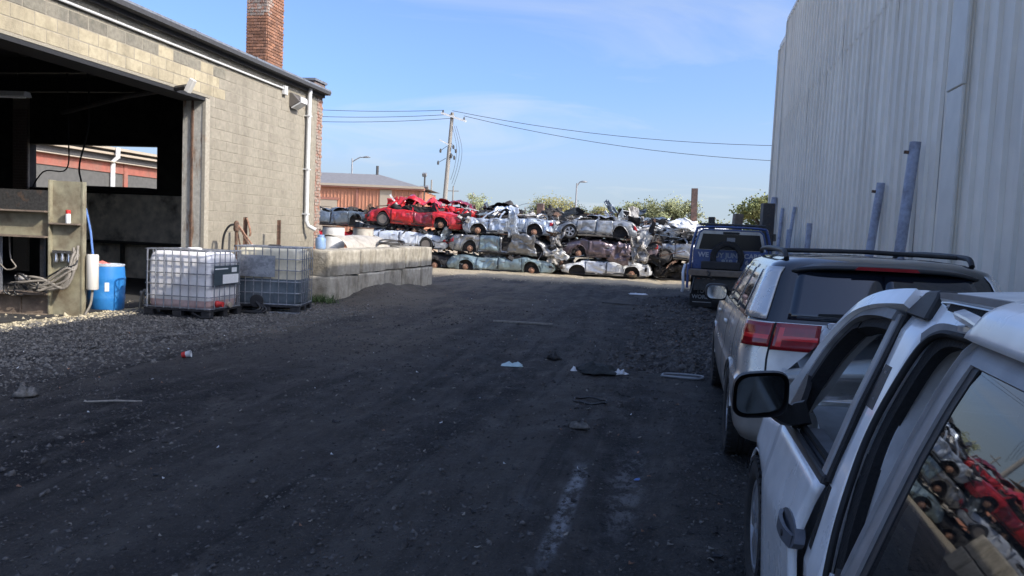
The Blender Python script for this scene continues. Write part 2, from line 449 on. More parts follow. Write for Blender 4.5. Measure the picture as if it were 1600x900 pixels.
paint('paint_white_blue', (0.60, 0.64, 0.69), (0.33, 0.33, 0.34), (0.55, 0.8), metal=0.1)
paint('paint_grey', (0.24, 0.24, 0.235), (0.13, 0.115, 0.10), metal=0.4)
paint('paint_teal', (0.22, 0.29, 0.30), (0.14, 0.14, 0.125), metal=0.3)
paint('paint_mauve', (0.19, 0.145, 0.16), (0.10, 0.08, 0.08), metal=0.4)
paint('paint_slate', (0.15, 0.18, 0.21), (0.08, 0.085, 0.085), metal=0.4)
paint('paint_paleblue', (0.42, 0.47, 0.53), (0.24, 0.24, 0.25), metal=0.35)
paint('paint_grey_light', (0.33, 0.345, 0.36), (0.19, 0.18, 0.17), metal=0.4)
paint('truck_blue', (0.022, 0.065, 0.22), (0.03, 0.05, 0.10), (0.5, 0.75), metal=0.1)
paint('suv_silver', (0.68, 0.66, 0.63), (0.55, 0.53, 0.50), (0.5, 0.85), rough=0.28, metal=0.5)
paint('suv_lower', (0.52, 0.48, 0.43), (0.38, 0.35, 0.31), (0.5, 0.8), rough=0.35, metal=0.4)
paint('van_white', (0.86, 0.86, 0.86), (0.70, 0.69, 0.67), (0.55, 0.85), rough=0.3, metal=0.0)
mat('van_roof', (0.80, 0.76, 0.68), 0.95, var=0.1, scale=3, col2=(0.66, 0.65, 0.62), mix=(0.4, 0.6))
mat('suv_black', (0.012, 0.013, 0.015), 0.12, var=0.1, coat=0.9, spec=0.6)
mat('suv_glass', (0.010, 0.014, 0.022), 0.05, var=0.1, spec=0.8, coat=0.5)
mat('mirror_glass', (0.62, 0.66, 0.68), 0.06, 0.95, var=0.02)
mat('mirror_dark', (0.10, 0.11, 0.11), 0.08, 0.9, var=0.1)  # dark tint stands in for the dim reflection in the van mirror
mat('dark_pane', (0.012, 0.014, 0.018), 0.1, var=0.1, spec=0.25)
mat('spoiler_black', (0.02, 0.021, 0.023), 0.35, var=0.1)
mat('quarter_glass', (0.05, 0.06, 0.075), 0.03, var=0.05, spec=1.0, coat=1.0)
glass('door_glass', (0.012, 0.013, 0.015), 0.02, 1.65, 0.10)
glass('clear_glass', (0.05, 0.06, 0.06), 0.02, 1.5, 0.92, 0.06)
mat('bark', (0.12, 0.10, 0.08), 0.95, var=0.3, scale=6, bump=0.5)
mat('leaf_yellow', (0.27, 0.225, 0.06), 0.7, var=0.35, scale=0.6, col2=(0.17, 0.18, 0.055), mix=(0.4, 0.6), rand=0.12)
mat('leaf_green', (0.13, 0.17, 0.055), 0.7, var=0.35, scale=0.6, col2=(0.20, 0.19, 0.06), mix=(0.45, 0.65), rand=0.12)
mat('leaf_pale', (0.21, 0.22, 0.10), 0.7, var=0.35, scale=0.6, col2=(0.15, 0.17, 0.075), mix=(0.45, 0.65), rand=0.12)
mat('grass_blade', (0.06, 0.10, 0.03), 0.8, var=0.3)
mat('stone_grey', (0.17, 0.158, 0.14), 0.92, var=0.35, scale=9, col2=(0.075, 0.071, 0.066), mix=(0.4, 0.65))
mat('stone_dark', (0.115, 0.106, 0.098), 0.9, var=0.45, scale=7, col2=(0.032, 0.030, 0.030), mix=(0.4, 0.6))
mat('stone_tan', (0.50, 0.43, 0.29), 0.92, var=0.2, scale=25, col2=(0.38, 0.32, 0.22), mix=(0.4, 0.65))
mat('litter_white', (0.62, 0.63, 0.64), 0.6, var=0.1)
mat('litter_aqua', (0.42, 0.55, 0.56), 0.5, var=0.1)
mat('cloth_dark', (0.03, 0.034, 0.034), 0.9, var=0.3, scale=12)
mat('stick', (0.24, 0.22, 0.19), 0.9, var=0.2)
mat('letter_white', (0.40, 0.42, 0.47), 0.6, var=0.05)
mat('letter_grey', (0.28, 0.29, 0.30), 0.7, var=0.1)
mat('plate_amber', (0.6, 0.14, 0.05), 0.5, var=0.05)

# ================================================================== GROUND
def gz(x, y):
    z = 0.035*noise.noise(Vector((x*0.35, y*0.25, 1.3))) + 0.018*noise.noise(Vector((x*1.3, y*1.0, 4.1)))
    near = max(0.0, 1 - max(0, abs(y-15)-22)/15.0)
    z += (0.030*noise.noise(Vector((x*3.1, y*1.9, 7.7)))+0.016*noise.noise(Vector((x*6.3, y*4.5, 2.7))))*near
    # wheel ruts along the lane
    for rx, a in ((-0.35, 0.05), (-2.0, 0.05), (-3.6, 0.045), (-4.9, 0.03)):
        c = rx + 0.25*math.sin(y*0.21+rx)
        z -= a*math.exp(-((x-c)/0.22)**2)*near*(0.5+0.5*noise.noise(Vector((x*0.6, y*0.5, 2.2))))
    # spoil heaped against the concrete blocks
    z += 0.26*math.exp(-((x+6.85)/0.5)**2-((y-17.3)/1.0)**2)*(1+0.5*noise.noise(Vector((x*3, y*3, 0))))
    z += 0.16*math.exp(-((x+6.9)/0.45)**2-((y-19.3)/1.2)**2)
    z += 0.10*math.exp(-((x-0.2)/0.9)**2-((y-20.5)/3.0)**2)*(1+0.7*noise.noise(Vector((x*2.5, y*2.5, 3))))
    # flat under the vehicles, totes and building
    for x0, x1, y0, y1 in ((0.15, 3.4, -4, 13), (-9.0, -6.4, 10.6, 13.9), (-20, -8.6, 4, 19)):
        d = max(x0-x, x-x1, y0-y, y-y1)
        if d < 0.3: z *= max(0.0, min(1.0, d/0.3))
    return z
def axis(spec):
    out = [spec[0][0]]
    for a, b, st in spec:
        n = max(1, round((b-a)/st))
        out += [a + (b-a)*k/n for k in range(1, n+1)]
    return out
gx = axis([(-2000, -200, 300), (-200, -40, 20), (-40, -14, 1.3), (-14, -8, 0.22), (-8, 1.2, 0.075), (1.2, 5, 0.35), (5, 40, 3.5), (40, 200, 20), (200, 2000, 300)])
gy = axis([(-2000, -200, 300), (-200, -20, 20), (-20, 1, 1.0), (1, 12, 0.075), (12, 26, 0.14), (26, 42, 0.4), (42, 100, 4), (100, 300, 25), (300, 2500, 300)])
gv = [(x, y, gz(x, y) if (-15 < x < 6 and -5 < y < 60) else 0.0) for x in gx for y in gy]
ny = len(gy)
gf = [(i*ny+j, (i+1)*ny+j, (i+1)*ny+j+1, i*ny+j+1) for i in range(len(gx)-1) for j in range(ny-1)]
gm = bpy.data.meshes.new('ground'); gm.from_pydata(gv, [], gf); gm.update(); gm.shade_smooth()

def ground_material():
    m = bpy.data.materials.new('ground_dirt'); m.use_nodes = True
    nt = m.node_tree; N = nt.nodes; L = nt.links
    b = N['Principled BSDF']; b.inputs['Specular IOR Level'].default_value = 0.3
    tc = N.new('ShaderNodeTexCoord'); P = tc.outputs['Object']
    sep = N.new('ShaderNodeSeparateXYZ'); L.new(P, sep.inputs[0])
    def nz(scale, detail=6, rough=0.6, st=None, dist=0.0):
        n = N.new('ShaderNodeTexNoise'); n.inputs['Scale'].default_value = scale; n.inputs['Detail'].default_value = detail
        n.inputs['Roughness'].default_value = rough; n.inputs['Distortion'].default_value = dist
        if st:
            mp = N.new('ShaderNodeMapping'); mp.inputs['Scale'].default_value = st; L.new(P, mp.inputs[0]); L.new(mp.outputs[0], n.inputs['Vector'])
        else: L.new(P, n.inputs['Vector'])
        return n.outputs['Fac']
    def rng(s, a, b_, c=0.0, d=1.0):
        r = N.new('ShaderNodeMapRange'); r.interpolation_type = 'SMOOTHSTEP'
        for k, v in zip(('From Min','From Max','To Min','To Max'), (a, b_, c, d)): r.inputs[k].default_value = v
        L.new(s, r.inputs['Value']); return r.outputs['Result']
    def op(o, a, b_):
        n = N.new('ShaderNodeMath'); n.operation = o; n.use_clamp = (o != 'SUBTRACT' and o != 'ADD')
        for k, s in enumerate((a, b_)):
            if isinstance(s, (int, float)): n.inputs[k].default_value = s
            else: L.new(s, n.inputs[k])
        return n.outputs[0]
    def mixc(f, a, b_):
        n = N.new('ShaderNodeMix'); n.data_type = 'RGBA'; L.new(f, n.inputs['Factor'])
        for k, s in (('A', a), ('B', b_)):
            if isinstance(s, tuple): n.inputs[k].default_value = (*s, 1)
            else: L.new(s, n.inputs[k])
        return n.outputs['Result']
    X, Y = sep.outputs['X'], sep.outputs['Y']
    jit = op('MULTIPLY', op('SUBTRACT', nz(0.9, 5), 0.5), 3.2)
    Xj = op('ADD', X, jit); Yj = op('ADD', Y, jit)
    c = mixc(rng(nz(0.55, 7, 0.62, (1, 0.35, 1)), 0.38, 0.66), (0.026, 0.0245, 0.025), (0.074, 0.067, 0.061))
    c = mixc(rng(nz(3.1, 8, 0.72, (1, 0.45, 1)), 0.47, 0.72), c, (0.135, 0.122, 0.108))
    c = mixc(rng(nz(9, 8, 0.75), 0.50, 0.70), c, (0.014, 0.0135, 0.014))
    c = mixc(op('MULTIPLY', rng(nz(38, 6, 0.8), 0.52, 0.66), 0.6), c, (0.165, 0.15, 0.133))
    trk = rng(nz(1.0, 6, 0.6, (1.7, 0.11, 1), 0.6), 0.44, 0.62)
    c = mixc(op('MULTIPLY', trk, 0.55), c, (0.12, 0.108, 0.096))
    trk2 = rng(nz(1.0, 6, 0.6, (2.6, 0.16, 3), 0.9), 0.54, 0.68)
    c = mixc(op('MULTIPLY', trk2, 0.7), c, (0.016, 0.0155, 0.016))
    # dusty brown band along the far half of the lane, left side
    dust = op('MULTIPLY', op('MULTIPLY', rng(Xj, -2.2, -4.2), rng(Yj, 7.5, 11.0)), rng(nz(0.7, 7, 0.65, (1, 0.3, 1)), 0.36, 0.62))
    c = mixc(op('MULTIPLY', dust, 0.75), c, (0.185, 0.157, 0.122))
    dust2 = op('MULTIPLY', rng(Yj, 12, 24), rng(nz(0.8, 7, 0.7, (0.5, 0.25, 1)), 0.4, 0.68))
    c = mixc(op('MULTIPLY', dust2, 0.55), c, (0.16, 0.138, 0.108))
    # crushed grey stone apron by the garage
    apron = op('MULTIPLY', rng(op('ADD', Xj, op('MULTIPLY', Y, -0.16)), -6.9, -8.0), rng(Yj, 15.5, 14.0))
    c = mixc(apron, c, (0.105, 0.098, 0.088))
    c = mixc(rng(X, -8.95, -9.3), c, (0.46, 0.40, 0.28))  # tan gravel beyond the shadow edge, its sunlit brightness put into the colour
    # sandy yard in front of the stacks
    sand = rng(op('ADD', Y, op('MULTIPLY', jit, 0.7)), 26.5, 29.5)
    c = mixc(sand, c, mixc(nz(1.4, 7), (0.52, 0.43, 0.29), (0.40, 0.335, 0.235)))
    # pale scraped marks in the near wheel track
    def streak(x0, w, y0, y1, amt, col, c):
        d = op('ABSOLUTE', op('SUBTRACT', op('ADD', X, op('MULTIPLY', op('SUBTRACT', nz(1.8, 3), 0.5), 0.22)), x0), 0.0)
        f = op('MULTIPLY', rng(d, w, w*0.2), op('MULTIPLY', rng(Y, y0, y0+0.5), rng(Y, y1, y1-0.6)))
        f = op('MULTIPLY', f, rng(nz(11, 7, 0.75, (1, 0.5, 1)), 0.42, 0.62))
        return mixc(op('MULTIPLY', f, amt), c, col)
    c = streak(-0.53, 0.08, 3.4, 5.6, 0.95, (0.42, 0.43, 0.45), c)
    c = streak(-0.20, 0.16, 3.9, 6.2, 0.75, (0.27, 0.262, 0.26), c)
    c = streak(-0.78, 0.10, 4.1, 4.9, 0.5, (0.22, 0.22, 0.23), c)
    sp = rng(nz(55, 3, 0.6), 0.66, 0.74)
    c = mixc(op('MULTIPLY', sp, 0.5), c, (0.2, 0.19, 0.18))
    L.new(c, b.inputs['Base Color'])
    L.new(rng(nz(3, 4), 0.3, 0.7, 0.72, 0.98), b.inputs['Roughness'])
    h = op('ADD', op('MULTIPLY', nz(24, 9, 0.75), 1.0), op('MULTIPLY', nz(6, 8, 0.7), 1.4))
    vo = N.new('ShaderNodeTexVoronoi'); vo.inputs['Scale'].default_value = 42; L.new(P, vo.inputs['Vector'])
    h = op('ADD', h, op('MULTIPLY', op('SUBTRACT', 0.6, vo.outputs['Distance']), 0.5))
    bp = N.new('ShaderNodeBump'); bp.inputs['Strength'].default_value = 1.0; bp.inputs['Distance'].default_value = 0.05
    L.new(h, bp.inputs['Height']); L.new(bp.outputs[0], b.inputs['Normal'])
    return m
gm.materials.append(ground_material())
ground = bpy.data.objects.new('ground', gm); COL.objects.link(ground); kind(ground, 'structure', 'dark dirt and crushed asphalt yard lane')

# stones scattered as one mass each (numpy: squashed, jittered octahedra)
OCT = np.array([(1,0,0),(-1,0,0),(0,1,0),(0,-1,0),(0,0,1),(0,0,-1)], float)
OCF = np.array([(0,2,4),(2,1,4),(1,3,4),(3,0,4),(2,0,5),(1,2,5),(3,1,5),(0,3,5)])
def stones(name, label, pts, sizes, material, seed):
    rs = np.random.RandomState(seed)
    n = len(pts)
    sc = sizes[:, None, None]*rs.uniform(0.55, 1.25, (n, 1, 3)); sc[:, :, 2] *= 0.7
    v = OCT[None]*sc*rs.uniform(0.7, 1.3, (n, 6, 1))
    a = rs.uniform(0, 6.283, n); ca, sa = np.cos(a), np.sin(a)
    t = rs.uniform(-0.7, 0.7, n); ct, st_ = np.cos(t), np.sin(t)
    x, y, z = v[:,:,0], v[:,:,1], v[:,:,2]
    y2 = y*ct[:,None]-z*st_[:,None]; z2 = y*st_[:,None]+z*ct[:,None]
    v = np.stack([x*ca[:,None]-y2*sa[:,None], x*sa[:,None]+y2*ca[:,None], z2], 2) + pts[:, None, :]
    f = (OCF[None] + 6*np.arange(n)[:, None, None]).reshape(-1, 3)
    me = bpy.data.meshes.new(name)
    me.vertices.add(n*6); me.vertices.foreach_set('co', v.reshape(-1).astype(np.float32))
    me.loops.add(len(f)*3); me.loops.foreach_set('vertex_index', f.reshape(-1).astype(np.int32))
    me.polygons.add(len(f)); me.polygons.foreach_set('loop_start', np.arange(0, len(f)*3, 3, dtype=np.int32))
    me.polygons.foreach_set('loop_total', np.full(len(f), 3, np.int32))
    me.update(calc_edges=True)
    return kind(mk(name, me, material), 'stuff', label)
def scatter(n, x0, x1, y0, y1, keep, seed, lift=0.0):
    rs = random.Random(seed); out = []
    while len(out) < n:
        x = rs.uniform(x0, x1); y = y0 + (y1-y0)*rs.random()**1.5
        if keep(x, y, rs): out.append((x, y, gz(x, y)+lift))
    return np.array(out)
def fade(v, a, b): return max(0, min(1, (v-a)/(b-a)))
p = scatter(27000, -12.5, -4.5, 5.0, 14.5, lambda x, y, r: r.random() < fade(-(x-0.16*y), 6.6, 8.2)*fade(-x+0.3*noise.noise(Vector((x,y,5))), 5.0, 6.0) and x > -9.05 - 0.2*r.random(), 11)
stones('gravel', 'crushed grey stone apron in front of the garage', p, np.random.RandomState(1).gamma(3.5, 0.0048, len(p)), 'stone_grey', 2)
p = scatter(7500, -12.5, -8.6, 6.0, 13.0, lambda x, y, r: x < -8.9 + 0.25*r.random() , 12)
stones('gravel', 'pale tan gravel along the garage doorway', p, np.random.RandomState(3).gamma(4, 0.0055, len(p)), 'stone_tan', 4)  # tan stone colour carries the sunlit tone of the doorway strip
p = scatter(52000, -7.8, 1.3, 2.0, 17.0, lambda x, y, r: r.random() < 0.25+0.75*fade(noise.noise(Vector((x*0.9, y*0.6, 9))), -0.25, 0.4), 13)
stones('gravel', 'loose dark chips strewn over the lane', p, np.random.RandomState(5).gamma(2.2, 0.0038, len(p)), 'stone_dark', 6)
p = scatter(1500, -8, 1.3, 2.6, 22.0, lambda x, y, r: True, 14)
stones('gravel', 'scattered paler pebbles on the dark lane', p, np.clip(np.random.RandomState(7).gamma(1.6, 0.0055, len(p)), 0, 0.02), 'stone_grey', 8)
p = scatter(3000, -0.9, 1.0, 9.5, 22.0, lambda x, y, r: r.random() < fade(x, -0.9, 0.4), 15)
stones('rubble', 'coarse broken lumps along the right verge beside the truck', p, np.random.RandomState(9).gamma(2.2, 0.014, len(p)), 'stone_dark', 10)
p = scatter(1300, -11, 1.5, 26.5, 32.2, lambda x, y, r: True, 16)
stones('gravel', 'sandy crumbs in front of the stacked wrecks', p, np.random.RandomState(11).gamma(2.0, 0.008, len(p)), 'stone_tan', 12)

# ================================================================== CONCRETE BLOCK GARAGE (left)
WX = -9.0                                   # outer face of the wall
garage = thing('block_garage', 'cream concrete block garage with wide open dark bay and brick chimney', 'building', (WX, 13.4, 0))
def G(mb, name, material, parent=garage, **k):
    """build in world coordinates, store relative to the garage"""
    off = Vector(garage.location)
    mb.v = [tuple(Vector(q)-off) for q in mb.v]
    return mb.build(name, material, parent, **k)
# wall cores (mortar shows in the joints)
G(MB().box(WX-0.42, WX-0.004, 13.4, 17.95, -0.1, 4.95), 'wall', 'mortar')
G(MB().box(WX-0.42, WX-0.004, 2.0, 13.4, 4.02, 4.95), 'lintel_wall', 'mortar')
G(MB().box(WX-0.55, WX-0.012, 2.0, 13.4, 3.95, 4.016), 'lintel', 'dark_beam')
# interior: far side wall with a long opening, back wall, near side, ceiling, floor
fw = MB()
YW = 17.8
fw.box(-12.42, -9.43, YW, YW+0.25, 0, 4.95); fw.box(-13.47, -12.42, YW, YW+0.25, 0, 4.95)
fw.box(-17.48, -13.47, YW, YW+0.25, 3.54, 4.95); fw.box(-17.48, -13.47, YW, YW+0.25, 0, 2.36); fw.box(-20, -17.48, YW, YW+0.25, 0, 4.95)
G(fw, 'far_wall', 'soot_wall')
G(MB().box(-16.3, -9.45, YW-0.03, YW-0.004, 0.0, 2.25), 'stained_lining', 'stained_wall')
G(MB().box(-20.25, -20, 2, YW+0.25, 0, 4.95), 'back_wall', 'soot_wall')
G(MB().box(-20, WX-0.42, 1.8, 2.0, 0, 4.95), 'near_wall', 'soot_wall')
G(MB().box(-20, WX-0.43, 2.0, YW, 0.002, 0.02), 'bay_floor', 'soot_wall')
G(MB().box(-20.4, -8.75, 1.6, 18.2, 4.98, 5.06), 'roof', 'roof_tar')
for k in range(7):
    G(MB().box(-20, WX-0.45, 3.4+2.1*k, 3.55+2.1*k, 4.62, 4.95), 'roof_beam', 'dark_beam')
# jamb at the end of the wall, rust stained, with a white painted arris
G(MB().box(WX-0.50, WX-0.075, 13.30, 13.396, -0.05, 4.0), 'door_jamb', 'rust_jamb')
G(MB().box(WX-0.075, WX+0.012, 13.29, 13.43, -0.05, 4.0), 'jamb_edge', 'jamb_white', bevel=0.008)
G(MB().box(WX-0.30, WX-0.26, 13.27, 13.30, 0, 3.98), 'door_track', 'steel_rust')
# blocks: shared meshes
def block_mesh(name, w, h, d, material):
    me = MB().box(-d, 0, -w/2, w/2, -h/2, h/2).mesh(name, bevel=0.006); me.materials.append(M[material]); return me
BW, BH = 0.406, 0.2032
bmesh_plain = {('p', 1): block_mesh('block', BW-0.010, BH-0.010, 0.03, 'block_plain'), ('p', .5): block_mesh('block', BW/2-0.010, BH-0.010, 0.03, 'block_plain'),
               ('c', 1): block_mesh('block', BW-0.010, BH-0.010, 0.03, 'block_cream'), ('c', .5): block_mesh('block', BW/2-0.010, BH-0.010, 0.03, 'block_cream'),
               ('g', 1): block_mesh('block', BW-0.010, BH-0.010, 0.03, 'block_grey'), ('g', .5): block_mesh('block', BW/2-0.010, BH-0.010, 0.03, 'block_grey')}
blocks = []
z = 0.0; row = 0
while z < 4.9:
    zc = z + BH/2
    y0 = 13.4 if z < 3.99 else 5.0
    y = y0 if row % 2 == 0 else y0 - BW/2
    while y < 17.9:
        a, b_ = max(y, y0), min(y+BW, 17.95)
        if b_-a > 0.1:
            fr = 1 if b_-a > 0.3 else .5
            if z < 3.99 or y > 13.55: t = 'p'
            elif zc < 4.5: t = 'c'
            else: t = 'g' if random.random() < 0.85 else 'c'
            blocks.append((math.hypot(y, 9)-(2 if zc > 1.2 else -40), (a+b_)/2, zc, t, fr, b_-a))
        y += BW
    z += BH; row += 1
blocks.sort()
rest = MB()
for i, (d, yc, zc, t, fr, wd) in enumerate(blocks):
    dx = random.uniform(-0.002, 0.003)
    if i < 298:
        o = bpy.data.objects.new('block', bmesh_plain[(t, fr)]); COL.objects.link(o); o.parent = garage
        o.location = (dx, yc-13.4, zc); o.scale = (1, (wd-0.010)/((BW if fr == 1 else BW/2)-0.010), 1)
    else:
        rest.box(WX-0.03, WX+dx, yc-wd/2+0.005, yc+wd/2-0.005, zc-BH/2+0.005, zc+BH/2-0.005)
kind(G(rest, 'block_courses', 'block_plain'), 'stuff')
# brick return at the far corner
pier = MB()
for r_ in range(64):
    zc = 0.04 + r_*0.077
    for k in range(2):
        y0 = 17.955 + k*0.2 - (0.1 if r_ % 2 else 0)
        a, b_ = max(17.955, y0), min(18.28, y0+0.19)
        if b_-a > 0.04: pier.box(WX-0.05, WX+random.uniform(-0.01, 0.012), a, b_, zc-0.033, zc+0.033)
kind(G(pier, 'brick_courses', 'brick_pale'), 'stuff')
G(MB().box(WX-0.45, WX-0.02, 17.95, 18.29, -0.1, 4.97), 'corner_pier', 'brick_mortar')
# eaves: dark soffit strip, gutter with joints, conduit, parapet cap
G(MB().box(WX-0.02, WX+0.09, 2.0, 18.2, 4.90, 4.985), 'soffit', 'gutter_dark')
g = MB()
prof = [(WX+0.05, 4.985), (WX+0.05, 5.10), (WX+0.21, 5.115), (WX+0.225, 5.06), (WX+0.19, 4.985)]
g.prism(prof, lambda u, v, w: (u, 2.0+w, v), 16.3)
G(g, 'gutter', 'gutter')
for yj in (6.3, 8.4, 10.5, 12.6, 14.7, 16.8):
    G(MB().box(WX+0.19, WX+0.232, yj, yj+0.04, 4.99, 5.12), 'gutter_joint', 'gutter')
G(MB().tube([(WX+0.035, 3.0, 4.755), (WX+0.035, 16.2, 4.755)], 0.024, 8), 'conduit', 'white_paint', smooth=40)
G(MB().box(WX, WX+0.09, 16.17, 16.31, 4.62, 4.82), 'conduit_box', 'white_paint', bevel=0.01)
G(MB().box(WX-0.5, WX+0.02, 17.75, 18.34, 5.0, 5.26), 'parapet', 'brick_dull')
G(MB().box(WX-0.55, WX+0.06, 17.70, 18.38, 5.262, 5.32), 'parapet_cap', 'gutter')
# downspout
ds = MB()
ds.tube([(WX+0.12, 17.35, 5.0), (WX+0.10, 17.35, 4.8), (WX+0.09, 17.35, 3.2), (WX+0.09, 17.35, 1.75), (WX+0.14, 17.37, 1.62), (WX+0.30, 17.45, 1.53)], 0.052, 10)
dso = G(ds, 'downspout', 'white_paint', smooth=40)
for zb in (4.3, 3.0, 1.9):
    G(MB().box(WX, WX+0.15, 17.285, 17.415, zb, zb+0.03), 'bracket', 'white_paint', parent=dso).matrix_parent_inverse.identity()
# wall lamp (wall pack): bronze housing with a slanted lens
lp = MB()
lp.prism([(0, 0), (0.07, -0.01), (0.26, -0.19), (0.26, -0.22), (0.05, -0.34), (0, -0.34)], lambda u, v, w: (WX+u, 16.53+w, 4.74+v), 0.34)
lamp = G(lp, 'wall_lamp', 'lamp_bronze', bevel=0.012)
ll = MB()
ll.prism([(0.275, -0.10), (0.30, -0.13), (0.30, -0.235), (0.06, -0.37), (0.04, -0.345), (0.275, -0.22)], lambda u, v, w: (WX+u, 16.55+w, 4.74+v), 0.30)
G(ll, 'lens', 'lamp_lens', parent=lamp)
# chimney: core plus single bricks
CX0, CX1, CY0, CY1 = -10.56, -10.0, 17.2, 17.98
chim = G(MB().box(CX0+0.01, CX1-0.01, CY0+0.01, CY1-0.01, 4.9, 7.75), 'chimney', 'brick_mortar')
def brick_mesh(l, material):
    me = MB().box(-l/2, l/2, -0.02, 0.02, -0.032, 0.032).mesh('brick', bevel=0.005); me.materials.append(M[material]); return me
BM = {(l, m_): brick_mesh(l, m_) for l in (0.18, 0.085) for m_ in ('brick', 'brick_pale')}
nb = 0
for r_ in range(36):
    zc = 5.02 + r_*0.075
    for face in ('y', 'x'):
        ln = (CX1-CX0) if face == 'y' else (CY1-CY0)
        t = 0.0 if r_ % 2 == 0 else -0.095
        while t < ln-0.02:
            a, b_ = max(0, t), min(ln, t+0.19)
            w = b_-a-0.01
            if w > 0.03:
                l = 0.18 if w > 0.12 else 0.085
                pale = fade(noise.noise(Vector((a*1.6, zc*0.9, 3.0 if face == 'y' else 8.0)))+0.42*(zc-6.7), -0.05, 0.35)
                o = bpy.data.objects.new('brick', BM[(l, 'brick_pale' if random.random() < pale else 'brick')]); COL.objects.link(o); o.parent = chim
                c = (a+b_)/2
                j = random.uniform(-0.004, 0.004)
                pos = (CX0+c, CY0+j, zc) if face == 'y' else (CX1+j, CY0+c, zc)
                o.location = Vector(pos)-Vector(garage.location)
                o.rotation_euler = (0, 0, 0 if face == 'y' else math.pi/2)
                o.scale = (w/l, 1, 1); nb += 1
            t += 0.19
cap = G(MB().box(CX0-0.05, CX1+0.05, CY0-0.05, CY1+0.05, 7.75, 7.85), 'chimney_cap', 'concrete', parent=chim)
# brick pier inside the bay
ip = MB()
for r_ in range(30):
    zc = 2.2 + r_*0.077
    for k in range(3):
        y0 = -17.92 + k*0.2 - (0.1 if r_ % 2 else 0)
        a, b_ = max(-17.92, y0), min(-17.45, y0+0.19)
        if b_-a > 0.04: ip.box(a, b_, YW-0.09, YW-0.05+random.uniform(-0.01, 0.01), zc-0.033, zc+0.033)
kind(G(ip, 'pier_bricks', 'brick_dull'), 'stuff')
G(MB().box(-17.92, -17.45, YW-0.08, YW-0.002, 0, 4.9), 'inner_pier', 'brick_mortar')
# work bench, ledges and shelving against the lining
for x0, x1, z0, z1, m_ in ((-16.2, -9.6, 0.93, 1.0, 'steel_dark'), (-12.2, -10.4, 0.98, 1.32, 'steel_dark'), (-15.6, -13.4, 2.30, 2.42, 'dark_beam')):
    G(MB().box(x0, x1, YW-0.5, YW-0.035, z0, z1), 'ledge', m_, bevel=0.01)
for x in (-16, -14.2, -12.4, -11.0):
    G(MB().box(x, x+0.08, YW-0.45, YW-0.37, 0.02, 0.93), 'ledge_post', 'steel_dark')
# strip light, hanging (unlit)
fl = thing('strip_light', 'unlit fluorescent strip light under the garage ceiling', 'lamp', (-12.6, 12.0, 3.78), R(8))
MB().prism([(-0.12, 0), (-0.07, 0.09), (0.07, 0.09), (0.12, 0)], lambda u, v, w: (w-0.7, u, v), 1.4).build('reflector', 'lamp_lens', fl)
MB().tube([(-0.66, 0, -0.01), (0.66, 0, -0.01)], 0.02, 8).build('tube', 'paper_white', fl, smooth=40)
for x in (-0.5, 0.5): MB().tube([(x, 0, 0.09), (x, 0, 1.17)], 0.006, 5).build('hanger', 'wire_black', fl)
# swinging boom pole with a square end plate
bo = thing('boom_pole', 'long steel boom with square end plate poking out under the lintel', 'boom', (-8.72, 12.3, 4.02))
MB().tube([(0.0, 0.0, 0.0), (-1.6, 0.5, -0.08), (-4.0, 1.5, -0.26)], 0.05, 8).build('boom', 'steel_dark', bo, smooth=40)
MB().rbox((0.06, 0.02, 0.02), (0.10, 0.10, 0.26), (0, 0.5, 0)).build('end_plate', 'trim_metal', bo, bevel=0.01)
# cables dropping from the roof
for i, (pts, r_, m_, lab) in enumerate((
    ([(-12.3, 14.0, 4.9), (-12.15, 13.9, 3.6), (-12.2, 13.7, 2.7), (-11.7, 13.2, 2.25), (-10.6, 12.2, 1.35), (-10.0, 11.5, 0.9)], 0.018, 'hose_black', 'black air hose hanging from the garage roof, nearest the far jamb'),
    ([(-12.8, 14.0, 4.9), (-12.75, 14.0, 3.4), (-12.7, 13.9, 2.6), (-13.0, 13.6, 2.5), (-12.7, 13.0, 1.9), (-11.0, 11.9, 1.2), (-10.2, 11.1, 0.75)], 0.014, 'hose_black', 'thin black cable looping down beside the press'),
    ([(-10.9, 12.4, 1.75), (-10.45, 12.0, 1.35), (-10.2, 11.75, 1.1), (-9.85, 11.4, 0.78)], 0.022, 'hose_blue', 'blue hose running down into the blue drum'))):
    tag(MB().tube(smooth_pts(pts), r_, 7).build('hose', m_, smooth=60), lab, 'hose')

# neighbour seen through the far opening
nb_ = thing('brick_red_warehouse', 'warehouse with red fascia band seen through the garage opening', 'building', (-26, 24, 0))
MB().box(-3, 0, -2, 16, 0, 3.72).build('wall', 'grey_render', nb_)
MB().box(-3, 0.05, -2, 16, 3.722, 4.20).build('fascia_band', 'red_band', nb_)
MB().box(-3, 0.30, -2, 16, 4.202, 4.24).build('ledge', 'door_beige', nb_)
MB().box(-3, -0.1, -2, 16, 4.242, 4.56).build('clerestory', 'gutter_dark', nb_)
MB().box(-3, 0.12, -2, 16, 4.562, 4.66).build('upper_band', 'door_beige', nb_)
MB().box(-3, 0.0, -2, 16, 4.662, 4.78).build('eave_strip', 'gutter_dark', nb_)
MB().box(-3, 0.25, -2, 16, 4.782, 4.9).build('eave', 'door_beige', nb_)
MB().box(0.0, 0.09, 7.9, 8.15, 3.0, 4.2).build('pilaster', 'red_band', nb_)
MB().tube([(0.3, 7.2, 4.9), (0.3, 7.2, 4.45), (0.12, 7.1, 4.25), (0.12, 7.05, 0)], 0.11, 10).build('downspout', 'white_paint', nb_, smooth=40)

